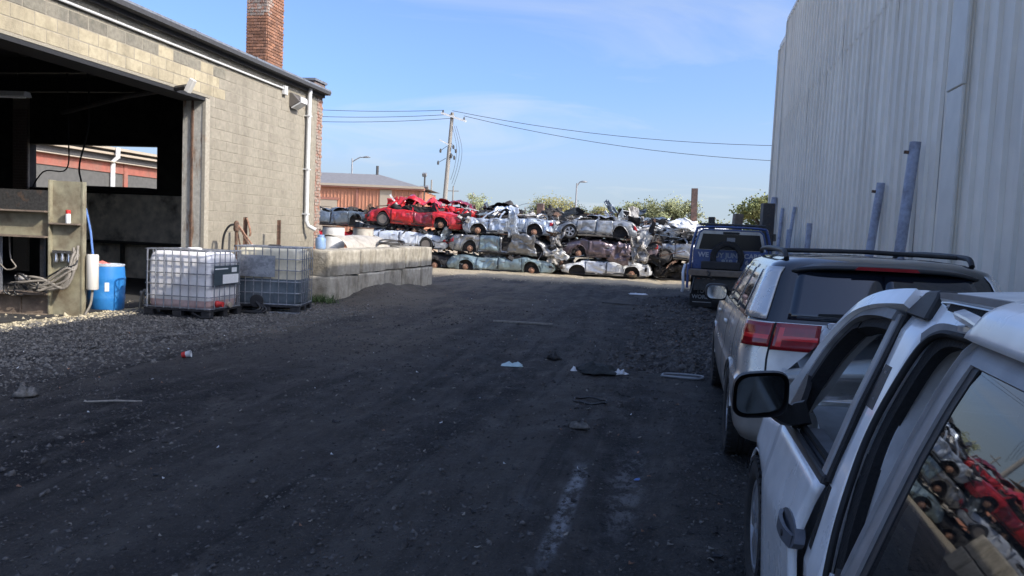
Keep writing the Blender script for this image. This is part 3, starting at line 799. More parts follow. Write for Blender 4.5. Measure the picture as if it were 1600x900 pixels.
# ================================================================== GARAGE FRONT CLUTTER
# hydraulic press frame
pr = thing('hydraulic_press', 'olive steel hydraulic press frame with hoses at the garage doorway', 'press', (-9.42, 10.3, 0.0), R(14))
def chan(mb, x0, x1, z0, z1, y0, fl_=0.16, tk=0.02):
    """vertical I column: web facing the lane, flanges at both sides"""
    mb.box(x0, x1, y0, y0+tk, z0, z1); return mb
MB().box(-0.24, 0.21, 0.06, 0.08, 0.0, 2.15).build('column_web', 'olive_steel', pr)
MB().box(-0.26, -0.238, -0.03, 0.16, 0.0, 2.16).build('column_flange', 'olive_steel', pr)
MB().box(0.212, 0.236, 0.052, 0.16, 0.0, 2.15).build('column_flange', 'olive_steel', pr)
MB().box(-0.236, 0.21, -0.06, 0.058, 1.46, 1.485).build('shelf', 'brown_steel', pr)
MB().box(-2.4, -0.262, 0.05, 0.07, 1.27, 1.64).build('upper_beam_web', 'olive_steel', pr)
MB().box(-2.4, -0.262, -0.12, 0.24, 1.642, 1.668).build('upper_beam_flange', 'brown_steel', pr)
MB().box(-2.4, -0.262, -0.12, 0.24, 1.24, 1.268).build('upper_beam_flange', 'brown_steel', pr)
MB().box(-2.4, -0.262, 0.04, 0.06, 0.03, 0.33).build('lower_beam_web', 'brown_steel', pr)
MB().box(-2.4, -0.262, -0.12, 0.24, 0.332, 0.36).build('lower_beam_flange', 'brown_steel', pr)
MB().box(-2.4, -0.262, -0.12, 0.24, 0.0, 0.028).build('lower_beam_flange', 'brown_steel', pr)
MB().box(-0.72, -0.70, 0.0, 0.038, 0.03, 0.33).build('stiffener', 'brown_steel', pr)
MB().box(-1.12, -1.08, 0.1, 0.16, 0.36, 1.24).build('guide_rod', 'gal_steel', pr)
MB().box(-0.46, -0.40, 0.1, 0.16, 0.36, 1.24).build('guide_rod', 'steel_dark', pr)
MB().box(-2.6, -0.262, 1.0, 1.1, 1.5, 2.02).build('rear_beam', 'steel_dark', pr)
for k in range(3):
    gm_ = MB(); x = -0.15+0.10*k
    gm_.lathe([(0.0, 0), (0.034, 0), (0.036, 0.05), (0.028, 0.07), (0.030, 0.15), (0.0, 0.15)], 10, 'Z', (x, 0.0, 0.86+0.015*(k % 2)))
    gm_.box(x-0.045, x+0.045, -0.03, 0.058, 1.005, 1.05)
    gm_.build('regulator', 'chrome', pr, smooth=40)
for k in range(9):
    rr = random.Random(50+k)
    sx = rr.uniform(-0.75, -0.45); sz = rr.uniform(0.38, 0.62)
    ex = rr.uniform(0.10, 0.24); ez = rr.uniform(0.85, 1.15)
    pts = [(sx, -0.05, sz), (sx+0.15, -0.18-0.05*rr.random(), sz-0.02+0.1*rr.random()), (-0.25+rr.uniform(-.06, .06), -0.22, 0.45+rr.uniform(-0.05, 0.22)), (0.05+rr.uniform(-.08, .06), -0.2, 0.52+rr.uniform(-0.06, 0.26)), (0.2+rr.uniform(-.05, .04), -0.14, 0.72+rr.uniform(-.06, .2)), (ex, 0.0, ez)]
    MB().tube(smooth_pts(pts), rr.choice((0.014, 0.018, 0.022)), 7).build('hose', rr.choice(('hose_grey', 'hose_grey', 'hose_grey', 'hose_black')), pr, smooth=60)
for k in range(6):
    rr = random.Random(80+k)
    c = Vector((rr.uniform(-0.85, -0.4), -0.14, rr.uniform(0.33, 0.5))); r_ = rr.uniform(0.06, 0.12)
    MB().tube([c + Vector((r_*math.cos(a*0.45), rr.uniform(-0.02, 0.02), r_*math.sin(a*0.45))) for a in range(13)], 0.012, 6).build('hose_loop', rr.choice(('hose_grey', 'hose_black')), pr, smooth=60)
vb = MB()
for k in range(7):
    vb.rbox((-0.62+random.uniform(-0.1, 0.1), -0.08+random.uniform(-0.05, 0.05), 0.5+random.uniform(-0.1, 0.12)), (random.uniform(0.05, 0.14), 0.1, random.uniform(0.04, 0.12)), (random.random(), 0, random.random()))
vb.build('valve_block', 'wreck_alu', pr, bevel=0.006)
for k in range(3):
    MB().tube(smooth_pts([(-1.0-0.3*k, 0.2, 1.24), (-0.95-0.3*k, 0.15, 0.9), (-0.85-0.25*k, 0.12, 0.75), (-0.98-0.3*k, 0.1, 0.7), (-1.1-0.3*k, 0.12, 0.8)]), 0.012, 6).build('hose', 'hose_grey', pr, smooth=60)
MB().lathe([(0.0, 0.43), (0.08, 0.43), (0.09, 0.45), (0.09, 0.98), (0.08, 1.0), (0.0, 1.0)], 14, 'Z', (0.34, 0.16, 0.0)).build('oil_cylinder', 'trim_metal', pr, smooth=40)
MB().tube(smooth_pts([(0.34, 0.16, 0.43), (0.33, 0.12, 0.2), (0.28, 0.05, 0.03)]), 0.02, 7).build('hose', 'hose_grey', pr, smooth=60)
# spray bottle on the press shelf
cn = thing('oil_bottle', 'small white bottle with red cap standing on the press shelf', 'bottle', (-9.37, 10.29, 1.485))
MB().lathe([(0, 0), (0.036, 0), (0.038, 0.01), (0.038, 0.13), (0.033, 0.15), (0, 0.15)], 14).build('bottle', 'paper_white', cn, smooth=40)
MB().lathe([(0, 0.152), (0.037, 0.152), (0.037, 0.205), (0.03, 0.21), (0, 0.21)], 14).build('cap', 'red_plastic', cn, smooth=40)

# blue drum
dr = thing('plastic_drum', 'bright blue plastic drum with pale lid in the garage doorway', 'drum', (-9.64, 11.45, 0.0))
MB().lathe([(0, 0), (0.265, 0), (0.285, 0.03), (0.292, 0.16), (0.302, 0.20), (0.302, 0.23), (0.296, 0.27), (0.302, 0.40), (0.304, 0.5), (0.308, 0.53), (0.308, 0.56), (0.30, 0.60), (0.292, 0.72), (0.283, 0.765), (0.27, 0.775), (0, 0.775)], 32).build('body', 'barrel_blue', dr, smooth=35)
MB().lathe([(0, 0.765), (0.25, 0.765), (0.286, 0.762), (0.292, 0.775), (0.292, 0.795), (0.27, 0.80), (0.25, 0.785), (0, 0.785)], 32).build('lid', 'barrel_top', dr, smooth=35)
MB().grid(lambda a, b: (0.3065*math.cos(-0.95+0.22*b), 0.3065*math.sin(-0.95+0.22*b), 0.34+0.15*a), 2, 5).build('sticker', 'paper_white', dr, smooth=60)
rg = MB(); rr = random.Random(5)
rg.grid(lambda u, v: ((u-0.5)*0.22, (v-0.5)*0.18, 0.805+0.05*math.exp(-((u-.5)**2+(v-.5)**2)*9)*(0.6+abs(noise.noise(Vector((u*7, v*7, 1)))))), 10, 10)
tag(rg.build('shop_rag', 'rag_red', smooth=60, solid=0.006), 'crumpled red rag lying on the blue drum lid', 'rag').location = (-9.68, 11.38, 0.0)
cp = MB()
cp.tube(smooth_pts([(-9.2, 11.75, 0.02), (-9.12, 11.7, 0.25), (-9.02, 11.65, 0.36), (-8.95, 11.65, 0.25), (-9.0, 11.7, 0.12), (-9.1, 11.75, 0.18), (-9.3, 11.9, 0.3)]), 0.025, 8)
tag(cp.build('hose', 'hose_grey', smooth=60), 'looped beige hose beside the blue drum', 'hose')
cu = MB()
for k in range(5):
    cu.tube(smooth_pts([(-8.75-0.08*k, 12.2+0.06*k, 0.95), (-8.7-0.09*k, 12.2, 0.6), (-8.73-0.08*k, 12.15, 0.3), (-8.65-0.09*k, 12.1, 0.04)]), 0.02, 6)
tag(cu.build('hose', 'hose_black', smooth=60), 'bundle of black hoses hanging behind the pink-stained tote', 'hose')
tag(MB().rbox((0, 0, 0), (1.5, 0.22, 0.14)).build('timber_sleeper', 'stone_tan', bevel=0.02), 'pale timber sleeper lying behind the drum and tote', 'timber').location = (-9.05, 12.75, 0.07)

# ---- caged liquid totes
def rounded_rect(hx, hy, r_, n=5):
    pts = []
    for cx, cy, a0 in ((hx-r_, hy-r_, 0), (-hx+r_, hy-r_, 90), (-hx+r_, -hy+r_, 180), (hx-r_, -hy+r_, 270)):
        for k in range(n+1):
            a = R(a0+90*k/n); pts.append((cx+r_*math.cos(a), cy+r_*math.sin(a)))
    return pts
def tote(name, label, loc, rz, hgt, bottle_mat, liquid_mat, liquid_h, old):
    t = thing(name, label, 'tote', loc, rz, 'caged liquid totes by the garage')
    hx, hy = 0.60, 0.50
    # pallet
    for y in (-0.44, 0.0, 0.44):
        MB().box(-hx, hx, y-0.06, y+0.06, 0.0, 0.025).build('skid', 'pallet_black' if not old else 'gal_steel', t)
        for x in (-0.52, 0.0, 0.52):
            MB().box(x-0.08, x+0.08, y-0.06, y+0.06, 0.026, 0.11).build('pallet_foot', 'pallet_black', t, bevel=0.006)
    MB().box(-hx-0.005, hx+0.005, -hy-0.005, hy+0.005, 0.112, 0.145).build('pallet_deck', 'pallet_black', t, bevel=0.006)
    # bottle: stacked rounded rectangles, waisted corners
    def shell(zs, mat_, nm):
        mb = MB(); rings = []
        for z_, s_, rr_ in zs:
            rp = rounded_rect((hx-0.035)*s_, (hy-0.035)*s_, rr_)
            rings.append([(x, y, z_) for x, y in rp])
        n = len(rings[0]); v = [p for r2 in rings for p in r2]; f = []
        for i in range(len(rings)-1):
            for k in range(n): f.append((i*n+k, i*n+(k+1) % n, (i+1)*n+(k+1) % n, (i+1)*n+k))
        f.append(tuple(range(n))[::-1]); f.append(tuple((len(rings)-1)*n+k for k in range(n)))
        mb.add(v, f)
        return mb.build(nm, mat_, t, smooth=50)
    zl = 0.16+liquid_h
    shell([(0.15, 0.93, 0.12), (0.17, 0.975, 0.12), (0.22, 0.99, 0.11), (zl, 0.992, 0.10)], liquid_mat, 'filled_base')
    shell([(zl+0.001, 0.992, 0.10), (zl+0.02, 0.995, 0.10), ((zl+hgt)/2, 1.0, 0.09), (hgt-0.16, 0.995, 0.10), (hgt-0.07, 0.97, 0.14), (hgt-0.03, 0.90, 0.16), (hgt-0.02, 0.5, 0.16)], bottle_mat, 'bottle')
    MB().lathe([(0, hgt-0.03), (0.11, hgt-0.03), (0.12, hgt+0.01), (0.12, hgt+0.03), (0.10, hgt+0.04), (0, hgt+0.04)], 18).build('fill_cap', 'bottle_white' if not old else 'plastic_black', t, smooth=40)
    # cage: horizontal rings, vertical bars
    nb_ = 6
    zr = [0.165+(hgt-0.165)*k/5 for k in range(6)]
    for k, z_ in enumerate(zr):
        rp = rounded_rect(hx+0.004, hy+0.004, 0.07, 4)
        P = [(x, y, z_+0.002*math.sin(7*x+3*k)) for x, y in rp]; P.append(P[0])
        MB().tube(P, 0.013 if k in (0, 5) else 0.0095, 6, cap=False).build('cage_ring', 'gal_steel', t, smooth=60)
    me = MB().tube([(0, 0, 0.15), (0, 0, hgt)], 0.0095, 6).mesh('cage_bar', 60); me.materials.append(M['gal_steel'])
    for k in range(8):
        x = -0.525+0.15*k
        for y in (-hy-0.018, hy+0.018):
            o = mk('cage_bar', me, None, t); o.location = (x, y, 0)
    for k in range(6):
        y = -0.40+0.16*k
        for x in (-hx-0.018, hx+0.018):
            o = mk('cage_bar', me, None, t); o.location = (x, y, 0)
    for y in (-0.2, 0.2):
        MB().tube([(-hx, y, hgt), (-0.1, y, hgt+0.012), (hx, y, hgt)], 0.011, 6).build('top_bar', 'gal_steel', t, smooth=60)
    return t
t1 = tote('caged_tote', 'white caged tote with pink residue at the bottom and slate label', (-8.02, 11.6, 0.0), R(2.5), 1.12, 'bottle_white', 'liquid_pink', 0.13, False)
# label plate on the +x end of the lane-facing side
lbp = MB().box(0.630, 0.637, -0.44, 0.34, 0.56, 0.88).build('label_plate', 'label_slate', t1)
MB().box(0.6375, 0.641, -0.18, 0.32, 0.575, 0.73).build('paper_panel', 'paper_white', lbp)
MB().box(0.6375, 0.641, 0.10, 0.26, 0.765, 0.845).build('paper_panel', 'paper_white', lbp)
MB().box(0.6375, 0.641, -0.42, -0.02, 0.82, 0.84).build('print_line', 'paper_white', lbp)
MB().lathe([(0, 0), (0.055, 0), (0.06, 0.03), (0.045, 0.05), (0.045, 0.12), (0.0, 0.12)], 14, 'X', (0.60, -0.30, 0.24)).build('outlet_valve', 'red_plastic', t1, smooth=40)
MB().lathe([(0, 0), (0.05, 0), (0.05, 0.03), (0.0, 0.035)], 14, 'X', (0.63, 0.05, 0.20)).build('drain_cap', 'door_beige', t1, smooth=40)
MB().tube([(0.33, -0.56, 0.02), (0.33, -0.57, 0.10), (0.5, -0.6, 0.03), (0.66, -0.5, 0.03)], 0.018, 6).build('drain_hose', 'hose_black', t1, smooth=60)
t2 = tote('caged_tote', 'weathered caged tote half full of dark fluid beside the block wall', (-7.30, 13.0, 0.0), R(14), 1.20, 'bottle_old', 'liquid_dark', 0.46, True)
MB().box(-0.52, 0.16, -0.538, -0.53, 0.66, 1.05).build('label_plate', 'gal_steel', t2)
MB().lathe([(0.0, -0.02), (0.11, -0.02), (0.12, 0.0), (0.12, 0.03), (0.08, 0.05), (0.0, 0.05)], 16, 'Y', (-0.15, -0.58, 0.22)).build('outlet_flange', 'plastic_black', t2, smooth=40)
for k in range(3):
    MB().tube(smooth_pts([(-0.15, -0.6, 0.2), (-0.05+0.05*k, -0.68, 0.1), (-0.2+0.1*k, -0.72, 0.03), (-0.45+0.1*k, -0.7, 0.03)]), 0.022, 7).build('drain_hose', 'hose_black', t2, smooth=60)

# pump stand and steel posts behind the totes
ps = thing('hand_pump', 'rusty hand pump with bent pipes behind the totes', 'pump', (-8.45, 13.55, 0.0))
MB().tube([(0, 0, 0), (0, 0, 1.5)], 0.03, 8).build('stand_pipe', 'steel_rust', ps, smooth=40)
MB().lathe([(0, 1.45), (0.05, 1.45), (0.06, 1.5), (0.05, 1.62), (0.02, 1.66), (0, 1.66)], 12).build('pump_head', 'steel_rust', ps, smooth=40)
MB().tube(smooth_pts([(0, 0, 1.58), (-0.12, -0.05, 1.55), (-0.22, -0.08, 1.35), (-0.24, -0.1, 1.0), (-0.25, -0.1, 0.6)]), 0.022, 7).build('spout_hose', 'hose_black', ps, smooth=60)
for a in (0.28, 0.36):
    MB().tube([(0.02, 0, 1.6), (a, 0.05, 1.15)], 0.017, 6).build('handle', 'rust_light', ps, smooth=40)
MB().tube([(-0.01, 0.03, 1.5), (0.1, 0.05, 1.0)], 0.015, 6).build('brace', 'steel_rust', ps)
for i, (x, y, h, lab) in enumerate(((-8.55, 14.05, 1.74, 'rusty steel post with frayed strap standing behind the totes'), (-8.55, 15.4, 1.72, 'plain dark steel post near the downspout behind the totes'))):
    pt = thing('steel_post', lab, 'post', (x, y, 0), 0, 'steel posts behind the totes')
    m_ = MB(); m_.box(-0.035, 0.035, -0.006, 0.006, 0, h); m_.box(-0.035, -0.023, -0.04, 0.04, 0, h-0.004); m_.build('post', 'steel_rust', pt)
    if i == 0:
        MB().tube(smooth_pts([(0.03, -0.03, h-0.02), (0.07, -0.03, h-0.1), (0.13, -0.04, h-0.3), (0.11, -0.03, h-0.38)]), 0.02, 6).build('strap', 'rust_light', pt, smooth=60)

# ---- concrete barrier blocks, two courses curving gently
def eco_block(label, c, rz, ln, seed, hh=0.57, dd=0.62):
    mb = MB(); n = max(4, int(ln/0.07)); m_ = 9; w = 8
    def f(face):
        def g_(u, v):
            a = u*ln-ln/2
            if face == 0: p = Vector((dd/2, a, v*hh))
            elif face == 1: p = Vector((-dd/2, -a, v*hh))
            elif face == 2: p = Vector(((u-0.5)*dd, -ln/2, v*hh))
            elif face == 3: p = Vector(((0.5-u)*dd, ln/2, v*hh))
            else: p = Vector(((v-0.5)*-dd, a, hh))
            q = p*2.2+Vector((seed*7.1, seed*3.3, 0))
            d = 0.018*noise.noise(q)+0.010*noise.noise(q*3.2)+0.006*noise.noise(q*8)
            ctr = Vector((0, 0, hh/2)); dirv = Vector((p.x/dd, p.y/ln*0.6, (p.z-hh/2)/hh))
            ex = (abs(p.x)/(dd/2) > 0.98)+(abs(p.y)/(ln/2) > 0.98)+(abs(p.z-hh/2)/(hh/2) > 0.98)
            if ex >= 2: d -= 0.004+0.030*max(0, noise.noise(q*2.6+Vector((5, 1, 2))))
            return p + dirv.normalized()*d
        return g_
    mb.grid(f(0), n, m_); mb.grid(f(1), n, m_); mb.grid(f(2), w, m_); mb.grid(f(3), w, m_); mb.grid(f(4), n, w)
    o = mb.build('barrier_block', 'concrete', smooth=30)
    bm = bmesh.new(); bm.from_mesh(o.data); bmesh.ops.remove_doubles(bm, verts=bm.verts, dist=0.004); bm.to_mesh(o.data); bm.free()
    o.location = c; o.rotation_euler = (0, 0, rz)
    return tag(o, label, 'concrete block', 'concrete barrier blocks')
ords = ('nearest', 'second', 'third', 'fourth', 'farthest')
yb = 15.1
for i in range(5):
    ln = (1.6, 1.6, 1.5, 1.5, 1.1)[i]
    x = -7.50 - 0.03*i + (0.05 if i % 2 else 0) + (0.12 if i == 4 else 0)
    eco_block('bottom concrete barrier block, %s along the lane' % ords[i], (x, yb+ln/2, -0.02), R((1.0, -1.5, 0.5, -1, 1.5)[i]), ln-0.03, i+1)
    eco_block('top concrete barrier block, %s along the lane' % ords[i], (x+(0.02, -0.02, 0.03, 0.0, -0.02)[i], yb+ln/2+(0.0, 0.15, 0.1, 0.2, -0.05)[i], 0.555+0.01*i), R((-1.5, 1.5, -2.0, 1.0, 2.5)[i]), ln-0.04, i+11, 0.56)
    yb += ln
# weeds at the foot of the blocks
gb = MB(); rr = random.Random(3)
for k in range(380):
    x = rr.gauss(-7.28, 0.16); y = rr.gauss(14.95, 0.17); h = rr.uniform(0.04, 0.2); a = rr.uniform(0, 6.28); b_ = rr.uniform(0.2, 1.0)*h
    c = Vector((x, y, gz(x, y))); s_ = Vector((math.cos(a+1.57), math.sin(a+1.57), 0))*0.008; tip = c+Vector((math.cos(a)*b_, math.sin(a)*b_, h))
    gb.add([c-s_, c+s_, tip], [(0, 1, 2)])
kind(gb.build('grass', 'grass_blade', fix=False), 'stuff', 'tuft of weeds at the foot of the concrete blocks')

# things on top of the barrier
pt = thing('gas_bottle', 'small pale blue gas bottle standing on the nearest barrier block', 'gas bottle', (-7.62, 15.55, 1.12))
MB().lathe([(0, 0), (0.10, 0), (0.11, 0.02), (0.115, 0.05), (0.115, 0.21), (0.10, 0.25), (0.05, 0.27), (0, 0.27)], 18).build('cylinder', 'tank_blue', pt, smooth=40)
MB().lathe([(0.06, 0.26), (0.075, 0.26), (0.075, 0.32), (0.06, 0.32)], 14, closed=True).build('collar', 'tank_blue', pt, smooth=40)
MB().lathe([(0, 0.27), (0.02, 0.27), (0.02, 0.31), (0, 0.31)], 8).build('valve', 'chrome', pt, smooth=40)
# curled metal tank sheet
sh = MB()
def curl(u, v):
    a = R(-5+120*u)
    y = 17.3+2.9*v+0.05*noise.noise(Vector((u*3, v*3, 1)))
    r_ = 0.44+0.03*noise.noise(Vector((u*4, v*5, 2)))
    return (-8.25+r_*math.cos(a)*1.15, y, 0.98+r_*math.sin(a))
sh.grid(curl, 22, 20)
so = tag(sh.build('curled_sheet', 'sheet_pale', smooth=60, solid=0.008), 'curled pale metal sheet lying behind the barrier blocks', 'metal sheet')
hr = MB()
for k in range(2):
    hr.tube([(-7.5+0.30*math.cos(a*0.35+k), 19.6+0.55*math.sin(a*0.35+k), 1.24+0.02*k+0.08*max(0, math.sin(a*0.35))) for a in range(18)], 0.022, 6)
tag(hr.build('hose_coil', 'steel_dark', smooth=60), 'loop of dark hose lying on top of the barrier blocks', 'hose')
for i, (x, y, m_, lab) in enumerate(((-8.6, 20.2, 'sheet_pale', 'round pale drum lid standing behind the curled sheet'), (-8.9, 18.9, 'bumper_white', 'rusty white drum end behind the gas bottle'))):
    dd_ = thing('steel_drum', lab, 'drum', (x, y, 0.0))
    MB().lathe([(0, 0), (0.29, 0), (0.30, 0.02), (0.29, 0.05), (0.29, 0.5), (0.302, 0.52), (0.29, 0.54), (0.29, 1.0), (0.302, 1.02), (0.29, 1.04), (0.29, 1.62), (0, 1.62)], 24).build('body', m_, dd_, smooth=35)
    MB().lathe([(0.27, 1.62), (0.30, 1.62), (0.30, 1.65), (0.27, 1.65)], 24, closed=True).build('rim', 'steel_rust', dd_, smooth=35)

# ================================================================== METAL WAREHOUSE (right)
RX = 3.2
wh = thing('metal_warehouse', 'tall pale grey ribbed metal warehouse along the right of the lane', 'building', (RX, 0, 0))
def rib_panel(w, z0, z1, seed, nrib=2, depth=0.042):
    """ribbed sheet, profile along y, with slight oil-canning"""
    mb = MB()
    ys = []
    sp = w/nrib
    for k in range(nrib):
        b = k*sp
        ys += [(b, 0), (b+sp*0.06, -depth), (b+sp*0.16, -depth), (b+sp*0.22, 0), (b+sp*0.6, 0)]
    ys.append((w, 0))
    nz_ = 9
    for k in range(nz_+1):
        z = z0+(z1-z0)*k/nz_
        for y, d in ys:
            low = max(0, 1-z/3.0)
            wv = 0.010*noise.noise(Vector((y*1.2+seed*3.7, z*0.7, seed)))+0.030*low*max(0, noise.noise(Vector((y*1.6+seed*2.1, z*1.3, seed+5))))
            mb.v.append((d+wv, y, z))
    n = len(ys)
    for k in range(nz_):
        for j in range(n-1): mb.f.append((k*n+j, k*n+j+1, (k+1)*n+j+1, (k+1)*n+j))
    return mb
PW = 0.8
y = -4.0; i = 0
far_end = 25.3
pm = []
for s_ in range(6):
    pm.append((rib_panel(PW+0.004, -0.05, 5.62, s_).mesh('wall_panel'), rib_panel(PW+0.004, 5.60, 8.75, s_+20).mesh('wall_panel'), rib_panel(PW+0.004, 5.60, 9.2, s_+40).mesh('wall_panel')))
    for me in pm[-1]: me.materials.append(M['wall_metal'])
while y < far_end-0.1:
    near = y < 9.6
    k = random.randrange(6)
    lo = mk('wall_panel', pm[k][0], None, wh); up = mk('wall_panel', pm[k][2 if near else 1], None, wh)
    lo.location = (0.0 + random.uniform(-0.003, 0.003), y, 0); up.location = (-0.010, y, 0)
    y += PW; i += 1
y_end = y
for k in range(2):
    lo = mk('wall_panel', pm[k][0], None, wh); lo.location = (0.02, y_end+0.06+k*PW, 0)
    up = mk('wall_panel', pm[k+2][0], None, wh); up.location = (0.012, y_end+0.06+k*PW, 2.65)
MB().box(0.035, 14, -4, y_end+1.64, 0, 8.4).build('building_core', 'trim_metal', wh)
MB().box(-0.05, 14.1, -4.1, 9.6, 9.2, 9.33).build('roof_edge', 'trim_metal', wh)
MB().box(0.04, 14, -4, 9.6, 8.4, 9.19).build('raised_core', 'trim_metal', wh)
MB().box(-0.05, 14.1, 9.62, y_end, 8.75, 8.86).build('roof_edge', 'trim_metal', wh)
MB().box(-0.02, 14.1, y_end+0.02, y_end+1.75, 8.28, 8.45).build('roof_edge', 'trim_metal', wh)
MB().box(-0.06, 0.03, y_end-0.02, y_end+0.10, 0, 8.75).build('corner_trim', 'trim_metal', wh, bevel=0.01)
MB().box(-0.06, 0.2, y_end+1.62, y_end+1.78, 0, 8.28).build('corner_trim', 'trim_metal', wh, bevel=0.01)
dk = MB().box(-0.075, -0.032, 9.58, 10.08, 0, 3.55).build('cover_strip', 'trim_metal', wh, bevel=0.012)
MB().box(-0.085, -0.032, 9.575, 10.085, 3.552, 9.15).build('cover_strip', 'trim_metal', wh, bevel=0.012)
# pipe guards leaning on the wall
for i, (yb_, dx, h, r_, lean, lab) in enumerate((
    (10.95, -0.32, 3.08, 0.070, 0.10, 'tallest blue-grey steel pipe leaning on the warehouse wall'),
    (12.65, -0.32, 2.68, 0.062, 0.14, 'blue-grey steel pipe leaning on the wall, second from the roof rack side'),
    (17.8, -0.30, 2.18, 0.062, 0.05, 'short upright blue-grey pipe against the ribbed wall'),
    (20.4, -0.32, 2.08, 0.060, 0.03, 'stubby blue-grey pipe beside a thin leaning one'),
    (21.1, -0.34, 2.72, 0.045, 0.16, 'thin blue-grey pipe leaning, tapered at its top'),
    (22.9, -0.30, 2.75, 0.05, 0.10, 'slim blue-grey pipe near the far end of the wall'),
    (25.0, -0.35, 3.2, 0.085, 0.12, 'farthest thick blue-grey pipe at the warehouse corner'))):
    pg = thing('pipe_guard', lab, 'pipe', (RX+dx, yb_, 0), 0, 'steel pipes along the warehouse wall')
    n = 16
    me = MB(); me.lathe([(r_*0.85, 0), (r_, 0), (r_, h), (r_*0.85, h)], n, closed=True)
    o = me.build('pipe', 'pipe_blue', pg, smooth=40); o.rotation_euler = (-R(0.5)*i, math.atan(lean*0.6), 0)
    if i < 2:
        o2 = MB().box(-r_-0.05, -r_+0.005, -0.02, 0.02, h-0.16, h-0.12).build('lug', 'steel_rust', pg); o2.rotation_euler = o.rotation_euler

# ================================================================== WHEELS
def tyre_mesh(r_, w, tread=True):
    mb = MB(); ri = r_*0.66
    prof = [(ri, -w*0.36), (ri+0.02, -w*0.46), (r_*0.86, -w*0.5), (r_*0.95, -w*0.46), (r_*0.985, -w*0.38), (r_, -w*0.25), (r_, -w*0.10), (r_-0.008, -w*0.085), (r_-0.008, -w*0.065), (r_, -w*0.05), (r_, w*0.05), (r_-0.008, w*0.065), (r_-0.008, w*0.085), (r_, w*0.10), (r_, w*0.25), (r_*0.985, w*0.38), (r_*0.95, w*0.46), (r_*0.86, w*0.5), (ri+0.02, w*0.46), (ri, w*0.36)]
    mb.lathe(prof, 36, 'Y', closed=True)
    if tread:
        for k in range(44):
            a = 2*math.pi*k/44
            for s_ in (-1, 1):
                m_ = Matrix.Rotation(-a, 3, 'Y')
                c = m_ @ Vector((r_*0.975, s_*w*0.40, 0))
                vs_ = [c + m_ @ Vector((dx*0.012, dy*w*0.09, dz*0.013)) for dz in (-1, 1) for dx, dy in ((-1, -1), (1, -1), (1, 1), (-1, 1))]
                mb.add(vs_, [(0,3,2,1),(4,5,6,7),(0,1,5,4),(1,2,6,5),(2,3,7,6),(3,0,4,7)])
    return mb
def rim_mesh(r_, w, spokes=5, side=-1):
    mb = MB(); ri = r_*0.665
    mb.lathe([(ri, -w*0.4), (ri, w*0.4), (ri-0.02, w*0.4), (ri-0.03, 0), (ri-0.02, -w*0.4)], 28, 'Y', closed=True)
    f_ = side*w*0.34
    mb.lathe([(0, f_), (0.055, f_), (0.06, f_*0.6), (0, f_*0.6)], 16, 'Y')
    for k in range(spokes):
        a = 2*math.pi*k/spokes
        for off in ((-0.10, 0.10) if spokes < 8 else (0,)):
            p0 = Vector((0.04*math.cos(a), f_*0.95, 0.04*math.sin(a))); p1 = Vector(((ri-0.015)*math.cos(a+off*1.3), f_*0.9, (ri-0.015)*math.sin(a+off*1.3)))
            mb.bar([p0, p0.lerp(p1, 0.5)+Vector((0, f_*0.10, 0)), p1], [0.05, 0.042, 0.055], 0.03, (0, 1, 0))
    return mb
def steel_rim_mesh(r_, w, side=-1):
    mb = MB(); ri = r_*0.665; f_ = side*w
    mb.lathe([(ri, f_*0.4), (ri-0.02, f_*0.42), (ri-0.03, f_*0.15), (ri*0.8, f_*0.06), (ri*0.62, f_*0.2), (ri*0.45, f_*0.26), (ri*0.3, f_*0.12), (0, f_*0.12)], 24, 'Y')
    return mb
def disc_mesh(side=-1):
    mb = MB(); s_ = side
    mb.lathe([(0, 0.02*s_), (0.13, 0.02*s_), (0.135, 0.0), (0.13, -0.02*s_), (0, -0.02*s_)], 20, 'Y')
    mb.lathe([(0, 0.085*s_), (0.055, 0.08*s_), (0.075, 0.06*s_), (0.075, 0.02*s_)], 16, 'Y')
    for k in range(5):
        a = k*1.2566; mb.tube([(0.05*math.cos(a), 0.07*s_, 0.05*math.sin(a)), (0.05*math.cos(a), 0.12*s_, 0.05*math.sin(a))], 0.008, 6)
    return mb
_wcache = {}
def wheel(parent, loc, r_=0.33, w=0.21, style='alloy', side=-1, tread=False):
    key = (r_, w, style, side, tread)
    if key not in _wcache:
        if style == 'disc':
            a = disc_mesh(side).mesh('brake_disc', 40); a.materials.append(M['rust_light']); _wcache[key] = (a, None)
        else:
            a = tyre_mesh(r_, w, tread).mesh('wheel', 35); a.materials.append(M['tyre'])
            b = (rim_mesh(r_, w, 5, side) if style == 'alloy' else steel_rim_mesh(r_, w, side)).mesh('rim', 35)
            b.materials.append(M['alloy' if style == 'alloy' else 'rim_dusty']); _wcache[key] = (a, b)
    a, b = _wcache[key]
    o = mk('brake_disc' if style == 'disc' else 'wheel', a, None, parent); o.location = loc
    if b: mk('rim', b, None, o)
    return o
def text(name, body, size, material, parent, loc, rot, bold=0.0, sx=1.0, depth=0.001):
    c = bpy.data.curves.new(name, 'FONT'); c.body = body; c.size = size; c.align_x = 'CENTER'; c.align_y = 'CENTER'
    c.extrude = depth; c.offset = bold; c.resolution_u = 3
    c.materials.append(M[material])
    tmp = bpy.data.objects.new(name, c); COL.objects.link(tmp)
    bpy.context.view_layer.update()
    me = bpy.data.meshes.new_from_object(tmp.evaluated_get(bpy.context.evaluated_depsgraph_get()))
    bpy.data.objects.remove(tmp)
    o = mk(name, me, material, parent)
    o.location = loc; o.rotation_euler = rot; o.scale = (sx, 1, 1)
    return o

